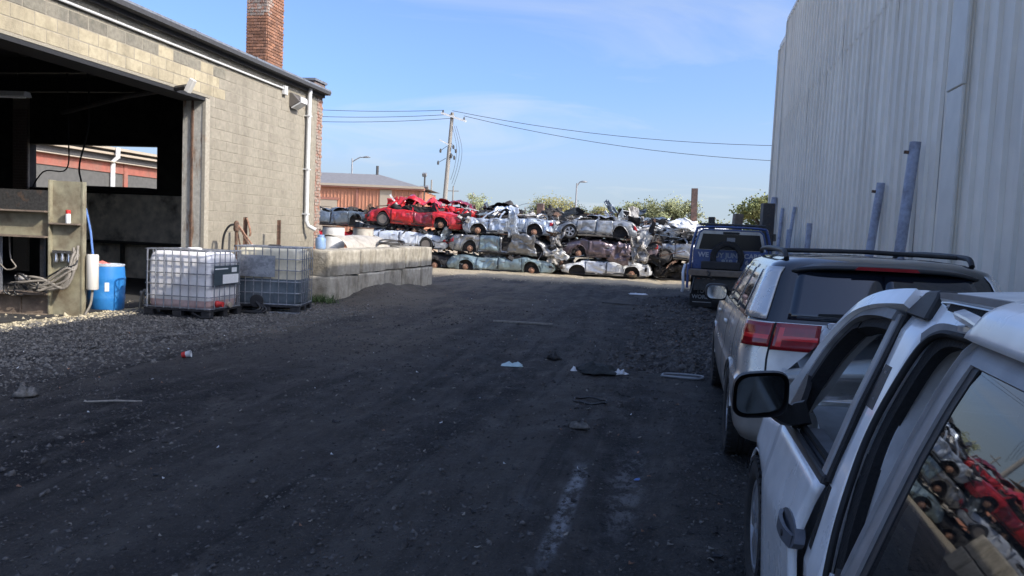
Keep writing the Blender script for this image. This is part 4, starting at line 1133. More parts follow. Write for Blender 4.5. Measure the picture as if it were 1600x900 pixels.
def arch_half(x, a, b, r_, dep, sg):
    mb = MB()
    mb.grid(lambda u, v: (x-sg*dep*v, a+r_*math.cos(math.pi*u), b+r_*math.sin(math.pi*u)), 18, 2)
    mb.grid(lambda u, v: (x-sg*dep, a+r_*math.cos(math.pi*u), b-0.08+(r_*math.sin(math.pi*u)+0.08)*v), 18, 2)
    return mb
# ================================================================== BLUE TRUCK
tk = thing('tow_truck', 'blue tow truck with spare wheel and white lettering behind its cab', 'truck', (1.42, 18.6, 0.0), R(-1.5))
# local: x right, y forward (away from the camera)
TW = 0.93
MB().box(-TW, TW, 1.25, 4.9, 0.45, 1.18).build('chassis_body', 'truck_blue', tk, bevel=0.06)
# cab rear panel and roof
cb = MB()
outl = [(-0.90, 1.0), (-0.92, 1.45), (-0.80, 1.93), (-0.70, 2.01), (0.70, 2.01), (0.80, 1.93), (0.92, 1.45), (0.90, 1.0)]
cb.prism(outl, lambda u, v, w: (u*(1-0.02*w), 1.30+w, v), 1.5)
MBc = cb.build('cab', 'truck_blue', tk, bevel=0.02)
MB().prism([(-0.86, 1.48), (-0.755, 1.90), (-0.68, 1.965), (0.68, 1.965), (0.755, 1.90), (0.86, 1.48)], lambda u, v, w: (u, 1.285+w*0.01, v), 1).build('window_frame', 'paint_silver', tk)
MB().prism([(-0.78, 1.49), (-0.69, 1.885), (0.69, 1.885), (0.78, 1.49)], lambda u, v, w: (u, 1.272+w*0.01, v), 1).build('rear_window', 'dark_pane', tk)
MB().box(-0.10, 0.10, 1.255, 1.271, 1.70, 1.80).build('window_latch', 'letter_grey', tk)
MB().box(-0.20, 0.20, 1.262, 1.284, 1.89, 1.945).build('brake_lamp', 'plastic_black', tk, bevel=0.008)
MB().box(-0.91, 0.91, 1.19, 1.24, 0.98, 1.475).build('headboard', 'truck_blue', tk, bevel=0.012)
# tubular guard over the cab
hoop = smooth_pts([(-0.97, 1.15, 0.9), (-0.95, 1.15, 1.5), (-0.86, 1.15, 1.93), (-0.74, 1.15, 2.04), (0, 1.15, 2.06), (0.74, 1.15, 2.04), (0.86, 1.15, 1.93), (0.95, 1.15, 1.5), (0.97, 1.15, 0.9)], 5)
MB().tube(hoop, 0.032, 8).build('headache_rack', 'truck_blue', tk, smooth=50)
MB().tube([(-0.8, 1.2, 2.12), (0.8, 1.2, 2.12)], 0.03, 8).build('light_bar', 'steel_dark', tk, smooth=50)
for x in (-0.6, -0.3, 0.0, 0.3, 0.6):
    MB().rbox((x, 1.2, 2.08), (0.10, 0.06, 0.09)).build('marker_lamp', 'steel_dark', tk, bevel=0.01)
text('lettering', 'WE BUY JUNK CARS', 0.165, 'letter_white', tk, (-0.02, 1.184, 1.345), (R(90), 0, 0), 0.006, 1.02)
text('lettering', '1  -919-1   6', 0.15, 'letter_white', tk, (0.0, 1.184, 1.185), (R(90), 0, 0), 0.006, 1.2)
# spare wheel and tool box on the deck
sw = wheel(tk, (-0.08, 1.02, 1.30), 0.41, 0.22, 'steel', -1, True)
for ch in list(sw.children):
    bpy.data.objects.remove(ch)
MB().box(-0.70, 0.24, 0.80, 1.10, 1.0, 1.19).build('tool_box', 'plastic_black', tk, bevel=0.015)
MB().box(-1.0, 1.0, 0.0, 1.18, 0.90, 0.985).build('deck', 'brown_steel', tk, bevel=0.01)
MB().box(-1.0, 1.0, -0.03, -0.002, 0.86, 0.99).build('deck_edge', 'brown_steel', tk)
MB().tube(smooth_pts([(-0.55, -0.05, 0.98), (-0.5, -0.08, 0.93), (-0.52, -0.07, 0.86), (-0.45, -0.06, 0.84)]), 0.025, 7).build('chain_hook', 'steel_dark', tk, smooth=50)
MB().box(-1.04, -0.98, -0.02, 1.3, 0.55, 1.12).build('bed_side', 'truck_blue', tk, bevel=0.015)
MB().tube(smooth_pts([(-1.08, 0.2, 1.1), (-1.12, 0.05, 0.9), (-1.10, 0.02, 0.6), (-1.12, 0.05, 0.45)]), 0.035, 8).build('ladder_rail', 'paint_white_blue', tk, smooth=50)
MB().box(-0.85, 0.85, 0.1, 4.4, 0.5, 0.78).build('frame_rail', 'steel_dark', tk)
for s_ in (-1, 1):
    wheel(tk, (s_*0.80, 1.15, 0.40), 0.40, 0.26, 'steel', -s_, False).rotation_euler = (0, 0, R(90))
    wheel(tk, (s_*0.78, 4.1, 0.40), 0.40, 0.26, 'steel', -s_, False).rotation_euler = (0, 0, R(90))
    fl_ = MB().box(s_*0.66-0.27, s_*0.66+0.27, 0.28, 0.30, 0.10, 0.62).build('mud_flap', 'rubber', tk)
    if s_ == -1:
        text('lettering', 'TOW', 0.13, 'letter_grey', fl_, (-0.62, 0.276, 0.47), (R(90), 0, 0), 0.004, 1.0)
        text('lettering', 'WORLD', 0.13, 'letter_grey', fl_, (-0.64, 0.276, 0.33), (R(90), 0, 0), 0.004, 1.0)
        MB().box(-0.86, -0.42, 0.272, 0.279, 0.195, 0.215).build('print_line', 'letter_grey', fl_)
MB().box(-0.90, 0.90, 0.16, 0.2, 0.55, 0.86).build('tail_board', 'plastic_black', tk)
MB().box(-0.80, -0.30, 0.145, 0.158, 0.62, 0.80).build('lamp_panel', 'steel_dark', tk)
for k in range(4):
    MB().box(-0.78+0.12*k, -0.72+0.12*k, 0.13, 0.144, 0.63, 0.79).build('tail_lamp', ('plate_amber', 'letter_grey', 'letter_grey', 'letter_white')[k], tk, bevel=0.006)
MB().tube([(-0.92, 0.12, 0.42), (-0.85, 0.12, 0.82)], 0.014, 6).build('flap_rod', 'gal_steel', tk)
MB().box(0.2, 0.75, 0.14, 0.158, 0.60, 0.80).build('plate_holder', 'letter_grey', tk)

# steel beams and posts stacked behind the truck
for i, (c, d, e, m_, lab) in enumerate((((2.72, 23.6, 1.4), (0.34, 0.4, 2.9), (0, 0, 0.1), 'steel_dark', 'thick dark square steel post standing by the warehouse corner'),
    ((1.9, 24.5, 1.3), (0.26, 0.3, 2.6), (0, 0.05, 0.2), 'brown_steel', 'short brown steel post behind the truck guard'),
    ((1.25, 25.2, 1.2), (0.2, 0.2, 2.5), (0, -0.04, 0), 'steel_dark', 'dark stub post just above the truck cab'),
    ((2.3, 24.0, 1.85), (1.5, 0.25, 0.22), (0, -0.08, 0.1), 'wood_grey', 'weathered timber beam leaning behind the truck'))):
    o = MB().rbox((0, 0, 0), d, e).build('steel_beam' if 'timber' not in lab else 'timber_beam', m_, bevel=0.015); o.location = c
    if i < 3: o.location.z = d[2]/2
    tag(o, lab, 'post' if i < 3 else 'beam')
tb = bpy.data.objects['timber_beam']

# ================================================================== SILVER CROSSOVER
rz_ = thing('silver_crossover', 'silver crossover with dark rear glass, red tail lamps and roof rails', 'car', (1.40, 5.18, 0.0), R(-1.0))
LVL = [  # z, half width, rear offset, front offset, corner radius
    (0.26, 0.86, 0.10, 0.25, 0.25), (0.34, 0.905, 0.03, 0.12, 0.22), (0.50, 0.93, 0.0, 0.04, 0.20), (0.62, 0.935, 0.0, 0.0, 0.20),
    (0.68, 0.93, 0.02, 0.0, 0.20), (0.72, 0.915, 0.07, 0.03, 0.20), (0.86, 0.91, 0.09, 0.10, 0.20), (1.00, 0.885, 0.10, 0.25, 0.20), (1.10, 0.86, 0.12, 0.8, 0.20)]
GLV = [(1.10, 0.855, 0.13, 1.25, 0.20), (1.20, 0.82, 0.17, 1.45, 0.19), (1.32, 0.775, 0.225, 1.70, 0.17), (1.42, 0.735, 0.275, 1.88, 0.15), (1.49, 0.695, 0.33, 2.02, 0.16), (1.535, 0.60, 0.42, 2.2, 0.18), (1.558, 0.40, 0.55, 2.4, 0.2), (1.565, 0.10, 0.8, 2.6, 0.08)]
SL = 4.70
def lv(tab, z):
    if z <= tab[0][0]: return tab[0]
    for a, b in zip(tab, tab[1:]):
        if z <= b[0]:
            t = (z-a[0])/(b[0]-a[0]); return tuple(lerp(p, q, t) for p, q in zip(a, b))
    return tab[-1]
def plan(tab, z, u, off=0.0):
    """u: 0 at the middle of the rear, 1 at the rear corner, 2 at the front corner, 3 at the front middle; left side (x<0)"""
    _, w, r0, f0, cr = lv(tab, z)
    L0, L1 = r0, SL-f0
    bow = 0.06
    if u <= 1:
        # rear face then rounded corner
        if u < 0.7:
            x = (w-cr)*u/0.7; y = L0 + bow*(x/w)**2
            nx, nyy = 0.1*x, -1
        else:
            a = (u-0.7)/0.3*math.pi/2
            x = (w-cr)+cr*math.sin(a); y = L0+bow*((w-cr)/w)**2 + cr*(1-math.cos(a))*0.95
            nx, nyy = math.sin(a), -math.cos(a)
    elif u <= 2:
        ys = L0+bow*((w-cr)/w)**2+cr*0.95; ye = L1-0.35
        t = u-1; y = lerp(ys, ye, t)
        x = w + 0.012*math.sin(math.pi*t) - 0.02*max(0, t-0.8)/0.2
        nx, nyy = 1, 0
    else:
        t = u-2; a = t*math.pi/2
        x = (w-0.02)*math.cos(a)**0.7; y = L1-0.35+0.35*math.sin(a)
        nx, nyy = math.cos(a), math.sin(a)
    n = Vector((nx, nyy, 0)).normalized()*off
    return x+n.x, y+n.y
def contour_body(tab, zs, us, arches=()):
    mb = MB()
    for sgn in (-1, 1):
        base = len(mb.v); nu = len(us)
        for z in zs:
            for u in us:
                x, y = plan(tab, z, u); mb.v.append((sgn*x, y, z))
        dead = set()
        for i in range(len(zs)-1):
            for j in range(nu-1):
                q = [base+i*nu+j, base+i*nu+j+1, base+(i+1)*nu+j+1, base+(i+1)*nu+j]
                cy = sum(mb.v[k][1] for k in q)/4; cz = sum(mb.v[k][2] for k in q)/4; cx = sum(abs(mb.v[k][0]) for k in q)/4
                if cx > 0.7 and any(math.hypot(cy-a, cz-b) < r_ for a, b, r_ in arches): continue
                mb.f.append(tuple(q))
        for k in range(base, len(mb.v)):
            x, y, z = mb.v[k]
            if abs(x) < 0.7: continue
            for a, b, r_ in arches:
                d = math.hypot(y-a, z-b)
                if d < r_*1.0 and d > 1e-4: mb.v[k] = (x, a+(y-a)*r_/d, b+(z-b)*r_/d)
    return mb
def patch(tab, z0, z1, u0, u1, off, nz_=6, nu=14, sgn=-1, ztop=None):
    mb = MB()
    def f(a, b):
        u = lerp(u0, u1, b); zz1 = z1 if ztop is None else ztop(b); z = lerp(z0, zz1, a)
        x, y = plan(tab, z, u, off); return (sgn*x, y, z)
    mb.grid(f, nz_, nu); return mb
us = [k*0.07 for k in range(10)]+[0.7+0.05*k for k in range(7)]+[1+k/90 for k in range(1, 91)]+[2+k/8 for k in range(1, 9)]
zs_ = [0.26, 0.30, 0.34, 0.38, 0.42, 0.46, 0.50, 0.54, 0.58, 0.62, 0.65, 0.68]
zu_ = [0.6805, 0.70, 0.72, 0.75, 0.79, 0.83, 0.86, 0.90, 0.95, 1.00, 1.05, 1.10]
AR = ((0.86, 0.33, 0.40), (3.72, 0.33, 0.40))
contour_body(LVL, zs_, us, AR).build('lower_body', 'suv_lower', rz_, smooth=40)
contour_body(LVL, zu_, us, AR).build('upper_body', 'suv_silver', rz_, smooth=40)
zg = [1.1005, 1.15, 1.20, 1.26, 1.32, 1.37, 1.42, 1.455, 1.49, 1.515, 1.535, 1.55, 1.558, 1.565]
contour_body(GLV, zg, us).build('cabin', 'suv_black', rz_, smooth=40)
MB().box(-0.82, 0.82, 0.25, 4.4, 0.24, 0.60).build('underbody', 'rubber', rz_)
MB().grid(lambda a, b: (lerp(-0.84, 0.84, b), lerp(3.2, 4.55, a), lerp(1.12, 0.93, a)+0.03*(1-(2*b-1)**2)), 8, 8).build('hood', 'suv_silver', rz_, smooth=60)
# rear glass, quarter glass, side windows
for sg in (-1, 1):
    patch(GLV, 1.125, 1.475, 0, 0.66, 0.006, 8, 10, sg).build('rear_window', 'suv_glass', rz_, smooth=60, solid=0.003)
    patch(GLV, 1.115, 1.47, 0.79, 1.07, 0.008, 8, 12, sg).build('rear_pillar', 'suv_silver', rz_, smooth=60, solid=0.003)
    patch(GLV, 1.13, 1.44, 1.10, 1.33, 0.006, 8, 10, sg).build('side_window', 'suv_glass', rz_, smooth=60, solid=0.003)
    patch(GLV, 1.13, 1.44, 1.36, 1.62, 0.006, 8, 10, sg).build('side_window', 'suv_glass', rz_, smooth=60, solid=0.003)
    patch(GLV, 1.13, 1.43, 1.65, 1.93, 0.006, 8, 10, sg).build('side_window', 'suv_glass', rz_, smooth=60, solid=0.003)
    for u0, u1 in ((1.33, 1.36), (1.62, 1.65)):
        patch(GLV, 1.11, 1.47, u0, u1, 0.004, 6, 2, sg).build('door_pillar', 'suv_silver', rz_, smooth=60, solid=0.002)
    # tail lamps: corner piece and lift-gate piece, lighter bars
    tl = patch(LVL, 0.93, 1.092, 0.7285, 0.92, 0.012, 6, 12, sg).build('tail_lamp', 'lens_red', rz_, smooth=60, solid=0.01)
    patch(LVL, 0.985, 1.015, 0.74, 0.90, 0.026, 2, 10, sg).build('reflector_bar', 'lens_red_bright', tl, smooth=60)
    tg = patch(LVL, 0.915, 1.096, 0.42, 0.7165, 0.012, 6, 8, sg).build('tail_lamp', 'lens_red', rz_, smooth=60, solid=0.01)
    patch(LVL, 0.985, 1.015, 0.43, 0.66, 0.026, 2, 8, sg).build('reflector_bar', 'lens_red_bright', tg, smooth=60)
    patch(LVL, 0.94, 1.07, 0.655, 0.69, 0.026, 5, 2, sg).build('reflector_bar', 'lens_red_bright', tg, smooth=60)
    # gate seam, bumper step seam, door seams
    patch(LVL, 0.68, 1.098, 0.7165, 0.7285, 0.009, 10, 1, sg).build('gate_seam', 'rubber', rz_, solid=0.002)
    patch(LVL, 0.715, 0.722, 0.0, 0.72, 0.004, 1, 8, sg).build('gate_seam', 'rubber', rz_, solid=0.002)
    for u0 in (1.115, 1.345, 1.635):
        patch(LVL, 0.36, 1.098, u0, u0+0.003, 0.0025, 14, 1, sg).build('door_seam', 'rubber', rz_, solid=0.001)
    for u0 in (1.30, 1.59):
        patch(LVL, 0.93, 0.965, u0, u0+0.05, 0.022, 2, 4, sg).build('door_handle', 'suv_silver', rz_, smooth=60, solid=0.02)
    for a, b, r_ in AR:
        mb = MB(); P = []
        for k in range(25):
            t = R(15+150*k/24); P.append((sg*0.922, a+(r_-0.005)*math.cos(t), b+(r_-0.005)*math.sin(t)))
        mb.tube(P, 0.014, 6).build('arch_lip', 'suv_lower', rz_, smooth=60)
        arch_half(sg*0.925, a, b, 0.40, 0.30, sg).build('arch_liner', 'rubber', rz_)
        wheel(rz_, (sg*0.822, a, 0.345), 0.345, 0.225, 'alloy', -sg, True).rotation_euler = (0, 0, R(90))
# license plate housing (chrome-edged rounded pod)
ph = MB(); ph.prism(rounded_rect(0.41, 0.105, 0.09, 6), lambda u, v, w: (u, 0.115-w*0.045, 1.005+v), 1.0)
pho = ph.build('plate_pod', 'lens_clear', rz_, smooth=40, bevel=0.012)
MB().prism(rounded_rect(0.30, 0.065, 0.02, 3), lambda u, v, w: (u, 0.066-w*0.004, 0.995+v), 1.0).build('plate_recess', 'plastic_grey', pho)
MB().prism(rounded_rect(0.38, 0.022, 0.02, 4), lambda u, v, w: (u, 0.055-w*0.02, 1.105+v), 1.0).build('gate_handle', 'chrome', pho, bevel=0.004)
text('badge', 'RENDEZVOUS', 0.062, 'lens_clear', rz_, (-0.39, 0.093, 0.775), (R(88), 0, R(3)), 0.002, 1.25, 0.002)
# spoiler, high brake lamp, wiper, roof rails
MB().grid(lambda a, b: (lerp(-0.585, 0.585, b)*(1-0.03*a), 0.235+0.30*a+0.09*(2*b-1)**4, 1.482+0.052*a+0.014*math.cos(math.pi*(b-0.5))-0.03*(2*b-1)**6), 6, 24).build('spoiler', 'spoiler_black', rz_, smooth=60, solid=0.022, off=-1)
MB().prism([(-0.20, 0), (0.20, 0), (0.18, 0.022), (-0.18, 0.022)], lambda u, v, w: (u, 0.234-w*0.012+0.03*u*u, 1.476+v), 1).build('high_brake_lamp', 'lens_red', rz_)
MB().bar([(-0.02, 0.125, 1.165), (-0.25, 0.13, 1.17), (-0.42, 0.135, 1.168)], [0.035, 0.022, 0.012], 0.02, (0, 1, 0)).build('wiper', 'rubber', rz_)
for sg in (-1, 1):
    rl = smooth_pts([(sg*0.60, 0.52, 1.53), (sg*0.605, 0.58, 1.570), (sg*0.61, 0.75, 1.588), (sg*0.61, 1.6, 1.602), (sg*0.60, 2.3, 1.59), (sg*0.59, 2.45, 1.56)], 5)
    MB().tube(rl, 0.019, 8).build('roof_rail', 'plastic_black', rz_, smooth=60)
    # door mirrors
    mm = MB(); mm.prism(rounded_rect(0.115, 0.085, 0.06, 5), lambda u, v, w: (sg*(0.97)+u, 2.82+w*0.09, 1.12+v), 1)
    mo = mm.build('side_mirror', 'plastic_black', rz_, bevel=0.015, smooth=40)
    MB().prism(rounded_rect(0.095, 0.067, 0.05, 5), lambda u, v, w: (sg*(0.97)+u, 2.815-w*0.004, 1.12+v), 1).build('mirror_glass', 'mirror_glass', mo)
    MB().bar([(sg*0.86, 2.9, 1.08), (sg*0.98, 2.87, 1.09)], 0.06, 0.05, (0, 0, 1)).build('mirror_arm', 'plastic_black', mo)
for yy in (0.82, 1.9):
    MB().tube([(-0.60, yy, 1.585), (0, yy, 1.60), (0.60, yy, 1.585)], 0.016, 8).build('cross_bar', 'plastic_black', rz_, smooth=60)

# ================================================================== WHITE MINIVAN (foreground)
van = thing('white_minivan', 'white minivan in the foreground with its rear side door slid ajar', 'van', (1.46, 1.5, 0.0))
VO = Vector(van.location)
def V(mb, name, material, parent=van, **k):
    mb.v = [tuple(Vector(q)-VO) for q in mb.v]
    return mb.build(name, material, parent, **k)
def vx(z):
    if z >= 1.38: return 0.669 + 0.55*(z-1.38) + 6*(z-1.38)**2
    if z >= 0.94: return 0.48 + 0.43*(z-0.94)
    if z >= 0.70: return 0.425 + (z-0.70)*0.229
    return 0.425 + (0.70-z)*0.06
def S(y, z, off=0.0):
    return Vector((vx(z)+off, y, z))
TOE = math.tan(R(4.2))
def vpanel(front, rear, z0, z1, off=0.0, nz_=10, ny_=6, bow=0.0):
    mb = MB()
    fz = lambda c, z: interp(c, z) if isinstance(c, (list, tuple)) else c
    mb.grid(lambda a, b: S(lerp(fz(front, lerp(z0, z1, a)), fz(rear, lerp(z0, z1, a)), b), lerp(z0, z1, a), off-bow*math.sin(math.pi*b)), nz_, ny_)
    return mb
# --- body shell
# front wing with the wheel arch
WY, WZ, WR = 3.58, 0.315, 0.355
def fender():
    mb = MB(); zs = [0.22+0.036*k for k in range(20)]; ysl = [3.02+0.04*k for k in range(34)]
    n = len(ysl)
    def P(y, z):
        t = fade(y, 3.60, 4.36)
        x = vx(z) + 0.40*t*t + 0.02*fade(y, 3.0, 3.9)
        zz = z
        return Vector((x, y, zz))
    for z in zs:
        for y in ysl:
            ztop = lerp(0.93, 0.72, fade(y, 3.0, 4.4))
            mb.v.append(tuple(P(y, 0.22+(z-0.22)*(ztop-0.22)/(zs[-1]-0.22))))
    for i in range(len(zs)-1):
        for j in range(n-1):
            q = [i*n+j, i*n+j+1, (i+1)*n+j+1, (i+1)*n+j]
            if math.hypot(sum(mb.v[k][1] for k in q)/4-WY, sum(mb.v[k][2] for k in q)/4-WZ) < WR: continue
            mb.f.append(tuple(q))
    for k, (x, y, z) in enumerate(mb.v):
        d = math.hypot(y-WY, z-WZ)
        if 1e-3 < d < WR: mb.v[k] = (x, WY+(y-WY)*WR/d, WZ+(z-WZ)*WR/d)
    return mb
V(fender(), 'front_wing', 'van_white', smooth=50, solid=0.012, off=-1)
V(MB().tube([(0.452, WY+(WR-0.004)*math.cos(R(a)), WZ+(WR-0.004)*math.sin(R(a))) for a in range(35, 190, 9)], 0.010, 6), 'arch_lip', 'van_white', smooth=60)
V(arch_half(0.455, WY, WZ, WR+0.006, 0.30, -1), 'arch_liner', 'rubber')
# bonnet, nose, windscreen, roof
def hood(a, b):
    y = lerp(3.75, 4.42, a); x = lerp(0.55+0.30*a*a, 2.37-0.30*a*a, b)
    return (x, y, lerp(0.98, 0.76, a**1.3)+0.05*(1-(2*b-1)**2))
V(MB().grid(hood, 8, 12), 'bonnet', 'van_white', smooth=60, solid=0.02)
V(MB().grid(lambda a, b: (lerp(0.82, 2.1, b), 4.42+0.10*math.sin(math.pi*b)*math.sin(math.pi*min(1, a*1.2)), lerp(0.76, 0.25, a)), 8, 10), 'front_bumper', 'van_white', smooth=60, solid=0.02)
def wscr(a, b):
    y = lerp(2.98, 3.78, a)+0.13*(1-(2*b-1)**2)*a
    hw = lerp(0.70, 0.92, a)
    return (1.46+hw*(2*b-1), y, lerp(1.425, 0.985, a**1.08)+0.03*(1-(2*b-1)**2))
V(MB().grid(wscr, 10, 12), 'windscreen', 'clear_glass', smooth=60)
def roofz(x, y):
    t = abs(x-1.46)/0.76
    return 1.528-0.040*t**2.2 - 0.075*fade(y, 2.25, 3.0)**1.5 - 0.05*fade(-y, 1.6, 2.6)
V(MB().grid(lambda a, b: (lerp(0.725, 2.195, b), lerp(2.98, -2.3, a), roofz(lerp(0.725, 2.195, b), lerp(2.98, -2.3, a))), 40, 16), 'roof', 'van_roof', smooth=60, solid=0.015, off=-1)
# cant rail: white band curving from the door tops to the roof, following the front pillar
cant = [(0.495, 3.28, 0.96), (0.545, 3.13, 1.10), (0.60, 3.055, 1.235), (0.645, 2.955, 1.335), (0.672, 2.84, 1.398), (0.69, 2.68, 1.436), (0.702, 2.52, 1.454), (0.710, 2.40, 1.462)]
V(MB().bar(smooth_pts(cant, 5), 0.058, 0.05, (-0.85, 0.15, 0.6)), 'front_pillar', 'van_white', smooth=50, bevel=0)
V(MB().bar(smooth_pts([(0.735, 2.98, 1.42), (0.735, 2.7, 1.455), (0.735, 2.3, 1.482), (0.735, 1.0, 1.485), (0.735, -2.2, 1.455)], 5), 0.03, 0.02, (-0.55, 0, 0.85)), 'cant_rail', 'van_white', smooth=50)
# outer white skin band above the opening where the door track sits
def band(a, b):
    z = lerp(1.412, 1.484, a); y = lerp(2.26, -2.2, b)
    return (0.696+0.034*a, y, z)
V(MB().grid(band, 3, 30), 'track_band', 'van_white', smooth=60)
V(MB().bar([(0.716, 2.14, 1.466), (0.716, 1.30, 1.466)], 0.020, 0.012, (-1, 0, 0.4)), 'door_track', 'seal_black')
V(MB().bar(smooth_pts([(0.712, 2.15, 1.464), (0.712, 2.12, 1.4785), (0.712, 1.3, 1.4785)], 3), 0.004, 0.010, (-1, 0, 0.4)), 'track_lip', 'paint_silver')
# B pillar (painted), its latch plate, thick door seal
V(vpanel([(0.2, 2.29), (0.9, 2.27), (1.0, 2.275), (1.42, 2.40)], [(0.2, 2.0), (0.75, 2.05), (0.92, 2.10), (1.0, 2.15), (1.12, 2.205), (1.3, 2.195), (1.42, 2.185)], 0.2, 1.425, 0.022, 22, 4), 'middle_pillar', 'van_white', smooth=50, solid=0.02)
V(vpanel(2.345, [(1.15, 2.25), (1.28, 2.285)], 1.155, 1.275, 0.012, 4, 2), 'latch_plate', 'plastic_black', solid=0.012)
for yy, zz in ((2.31, 1.255), (2.29, 1.18)):
    V(MB().tube([S(yy, zz, 0.016), S(yy, zz, 0.0)], 0.010, 8), 'bolt', 'plastic_grey', smooth=40)
sealp = [(1.95, 0.25), (1.98, 0.6), (2.02, 0.82), (2.09, 1.0), (2.15, 1.13), (2.15, 1.28), (2.12, 1.36), (2.06, 1.395), (1.95, 1.402), (1.75, 1.404), (1.4, 1.404)]
sp_ = [S(y, z, 0.03) for y, z in sealp]
V(MB().bar(smooth_pts(sp_, 5), 0.055, 0.026, (-1, 0, 0.35)), 'door_seal', 'seal_black', smooth=50)
V(MB().tube(smooth_pts([S(y+0.03, z+0.006, -0.002) for y, z in sealp], 5), 0.010, 6), 'seal_bead', 'rubber', smooth=60)
V(MB().bar(smooth_pts([S(2.19, 1.375, 0.006), S(2.13, 1.408, 0.004), S(1.95, 1.414, 0.004), S(1.6, 1.416, 0.004), S(1.2, 1.416, 0.004)], 5), 0.028, 0.02, (-1, 0, 0.35)), 'drip_rail', 'plastic_grey', smooth=50)
# rear quarter, tail, right side, floor
V(vpanel(1.15, -2.3, 0.22, 0.94, 0.02, 8, 20), 'quarter_panel', 'van_white', smooth=50)
V(vpanel(0.35, -2.25, 0.95, 1.40, 0.02, 6, 14), 'quarter_window', 'suv_glass', smooth=50)
V(MB().grid(lambda a, b: (lerp(0.5, 2.42, b), -2.3, lerp(0.25, 1.42, a)), 4, 6), 'tailgate', 'van_white')
V(vpanel([(0.2, 2.3), (0.6, 2.3)], 1.95, 0.14, 0.30, 0.03, 2, 3), 'sill', 'van_white', solid=0.02)
rs = MB()
rs.grid(lambda a, b: (2.92-vx(lerp(0.22, 0.95, a)), lerp(4.0, -2.3, b), lerp(0.22, 0.95, a)), 6, 24)
V(rs, 'right_side', 'van_white', smooth=50, solid=0.02)
for y0, y1 in ((3.05, 2.35), (2.15, 1.0), (0.85, -2.2)):
    V(MB().grid(lambda a, b: (2.92-vx(lerp(0.96, 1.40, a)), lerp(y0, y1, b)-(0.35*a if y0 > 3 else 0), lerp(0.96, 1.40, a)), 5, 8), 'right_window', 'clear_glass', smooth=50)
for y0, sl in ((2.25, 0.0), (0.92, 0.0)):
    V(MB().bar([(2.92-vx(0.94), y0, 0.94), (2.92-vx(1.2), y0, 1.2), (2.92-vx(1.42), y0, 1.43)], 0.12, 0.05, (1, 0, 0.4)), 'right_pillar', 'interior_grey')
V(MB().bar(smooth_pts([(2.92-p[0], p[1], p[2]) for p in cant], 4), 0.09, 0.05, (0.85, 0.15, 0.6)), 'right_front_pillar', 'interior_grey', smooth=50)
V(MB().box(0.55, 2.37, -2.2, 3.9, 0.22, 0.27), 'floor_pan', 'interior_dark')
V(MB().grid(lambda a, b: (lerp(0.76, 2.16, b), lerp(2.9, -2.2, a), roofz(lerp(0.76, 2.16, b), lerp(2.9, -2.2, a))-0.035), 20, 8), 'headliner', 'interior_grey', smooth=60)
# inner trims: front pillar trim, B pillar trim with oval cut, dashboard, wheel, seats
V(MB().bar(smooth_pts([(p[0]+0.055, p[1]-0.02, p[2]-0.035) for p in cant[:7]], 4), 0.07, 0.03, (-0.8, -0.5, 0.3)), 'pillar_trim', 'interior_grey', smooth=50)
ptr = [(0.25, 1.97), (0.6, 2.0), (0.82, 2.035), (1.0, 2.10), (1.15, 2.16), (1.28, 2.17), (1.40, 2.15)]
V(MB().bar(smooth_pts([S(y, z, 0.108) for z, y in ptr], 4), 0.125, 0.05, (0, -1, 0)), 'pillar_trim', 'interior_grey', smooth=50)
V(MB().prism([(1.99+0.045*math.cos(a*0.3927), 0.99+0.075*math.sin(a*0.3927)) for a in range(16)], lambda u, v, w: (vx(v)+0.105+(u-1.99)*0.8, interp(ptr, v)-0.026-w*0.004, v), 1), 'belt_slot', 'interior_dark')
da = MB()
da.grid(lambda a, b: (lerp(0.6, 2.32, b), lerp(2.95, 3.75, a), 0.86+0.09*math.sin(math.pi*min(1, a*1.3))+0.015*math.sin(b*9)), 8, 14)
da.grid(lambda a, b: (lerp(0.6, 2.32, b), 2.95+0.12*a, lerp(0.86, 0.45, a)), 3, 8)
V(da, 'dashboard', 'plastic_grey', smooth=50)
V(MB().tube([(0.98+0.18*math.cos(a*0.3142), 2.83-0.05*math.sin(a*0.3142), 0.86+0.16*math.sin(a*0.3142)) for a in range(21)], 0.016, 7), 'steering_wheel', 'rubber', smooth=60)
def seat(x, y, nm='front_seat'):
    s_ = MB()
    def back(a, b):
        t = a*2*math.pi
        hw = lerp(0.25, 0.20, b)
        return (x+hw*math.copysign(abs(math.cos(t))**0.6, math.cos(t)), y-0.16*b+0.075*math.copysign(abs(math.sin(t))**0.7, math.sin(t)), lerp(0.48, 1.07, b))
    s_.grid(back, 20, 8)
    s_.grid(lambda a, b: (x+0.20*(1-a)*math.cos(b*6.283), y-0.16+0.07*(1-a)*math.sin(b*6.283), 1.07+0.02*math.sin(a*1.57)), 3, 20)
    s_.box(x-0.25, x+0.25, y, y+0.52, 0.38, 0.50)
    so_ = V(s_, nm, 'interior_grey', smooth=45)
    hd = MB(); hd.grid(lambda a, b: (x+0.13*math.sin(math.pi*b)**0.5*math.cos(a*6.283), y-0.19+0.055*math.sin(math.pi*b)**0.5*math.sin(a*6.283), 1.11+0.17*b), 16, 8)
    V(hd, 'headrest', 'interior_dark', parent=so_, smooth=50)
seat(1.0, 2.28); seat(1.92, 2.28); seat(1.05, 0.6, 'rear_seat')
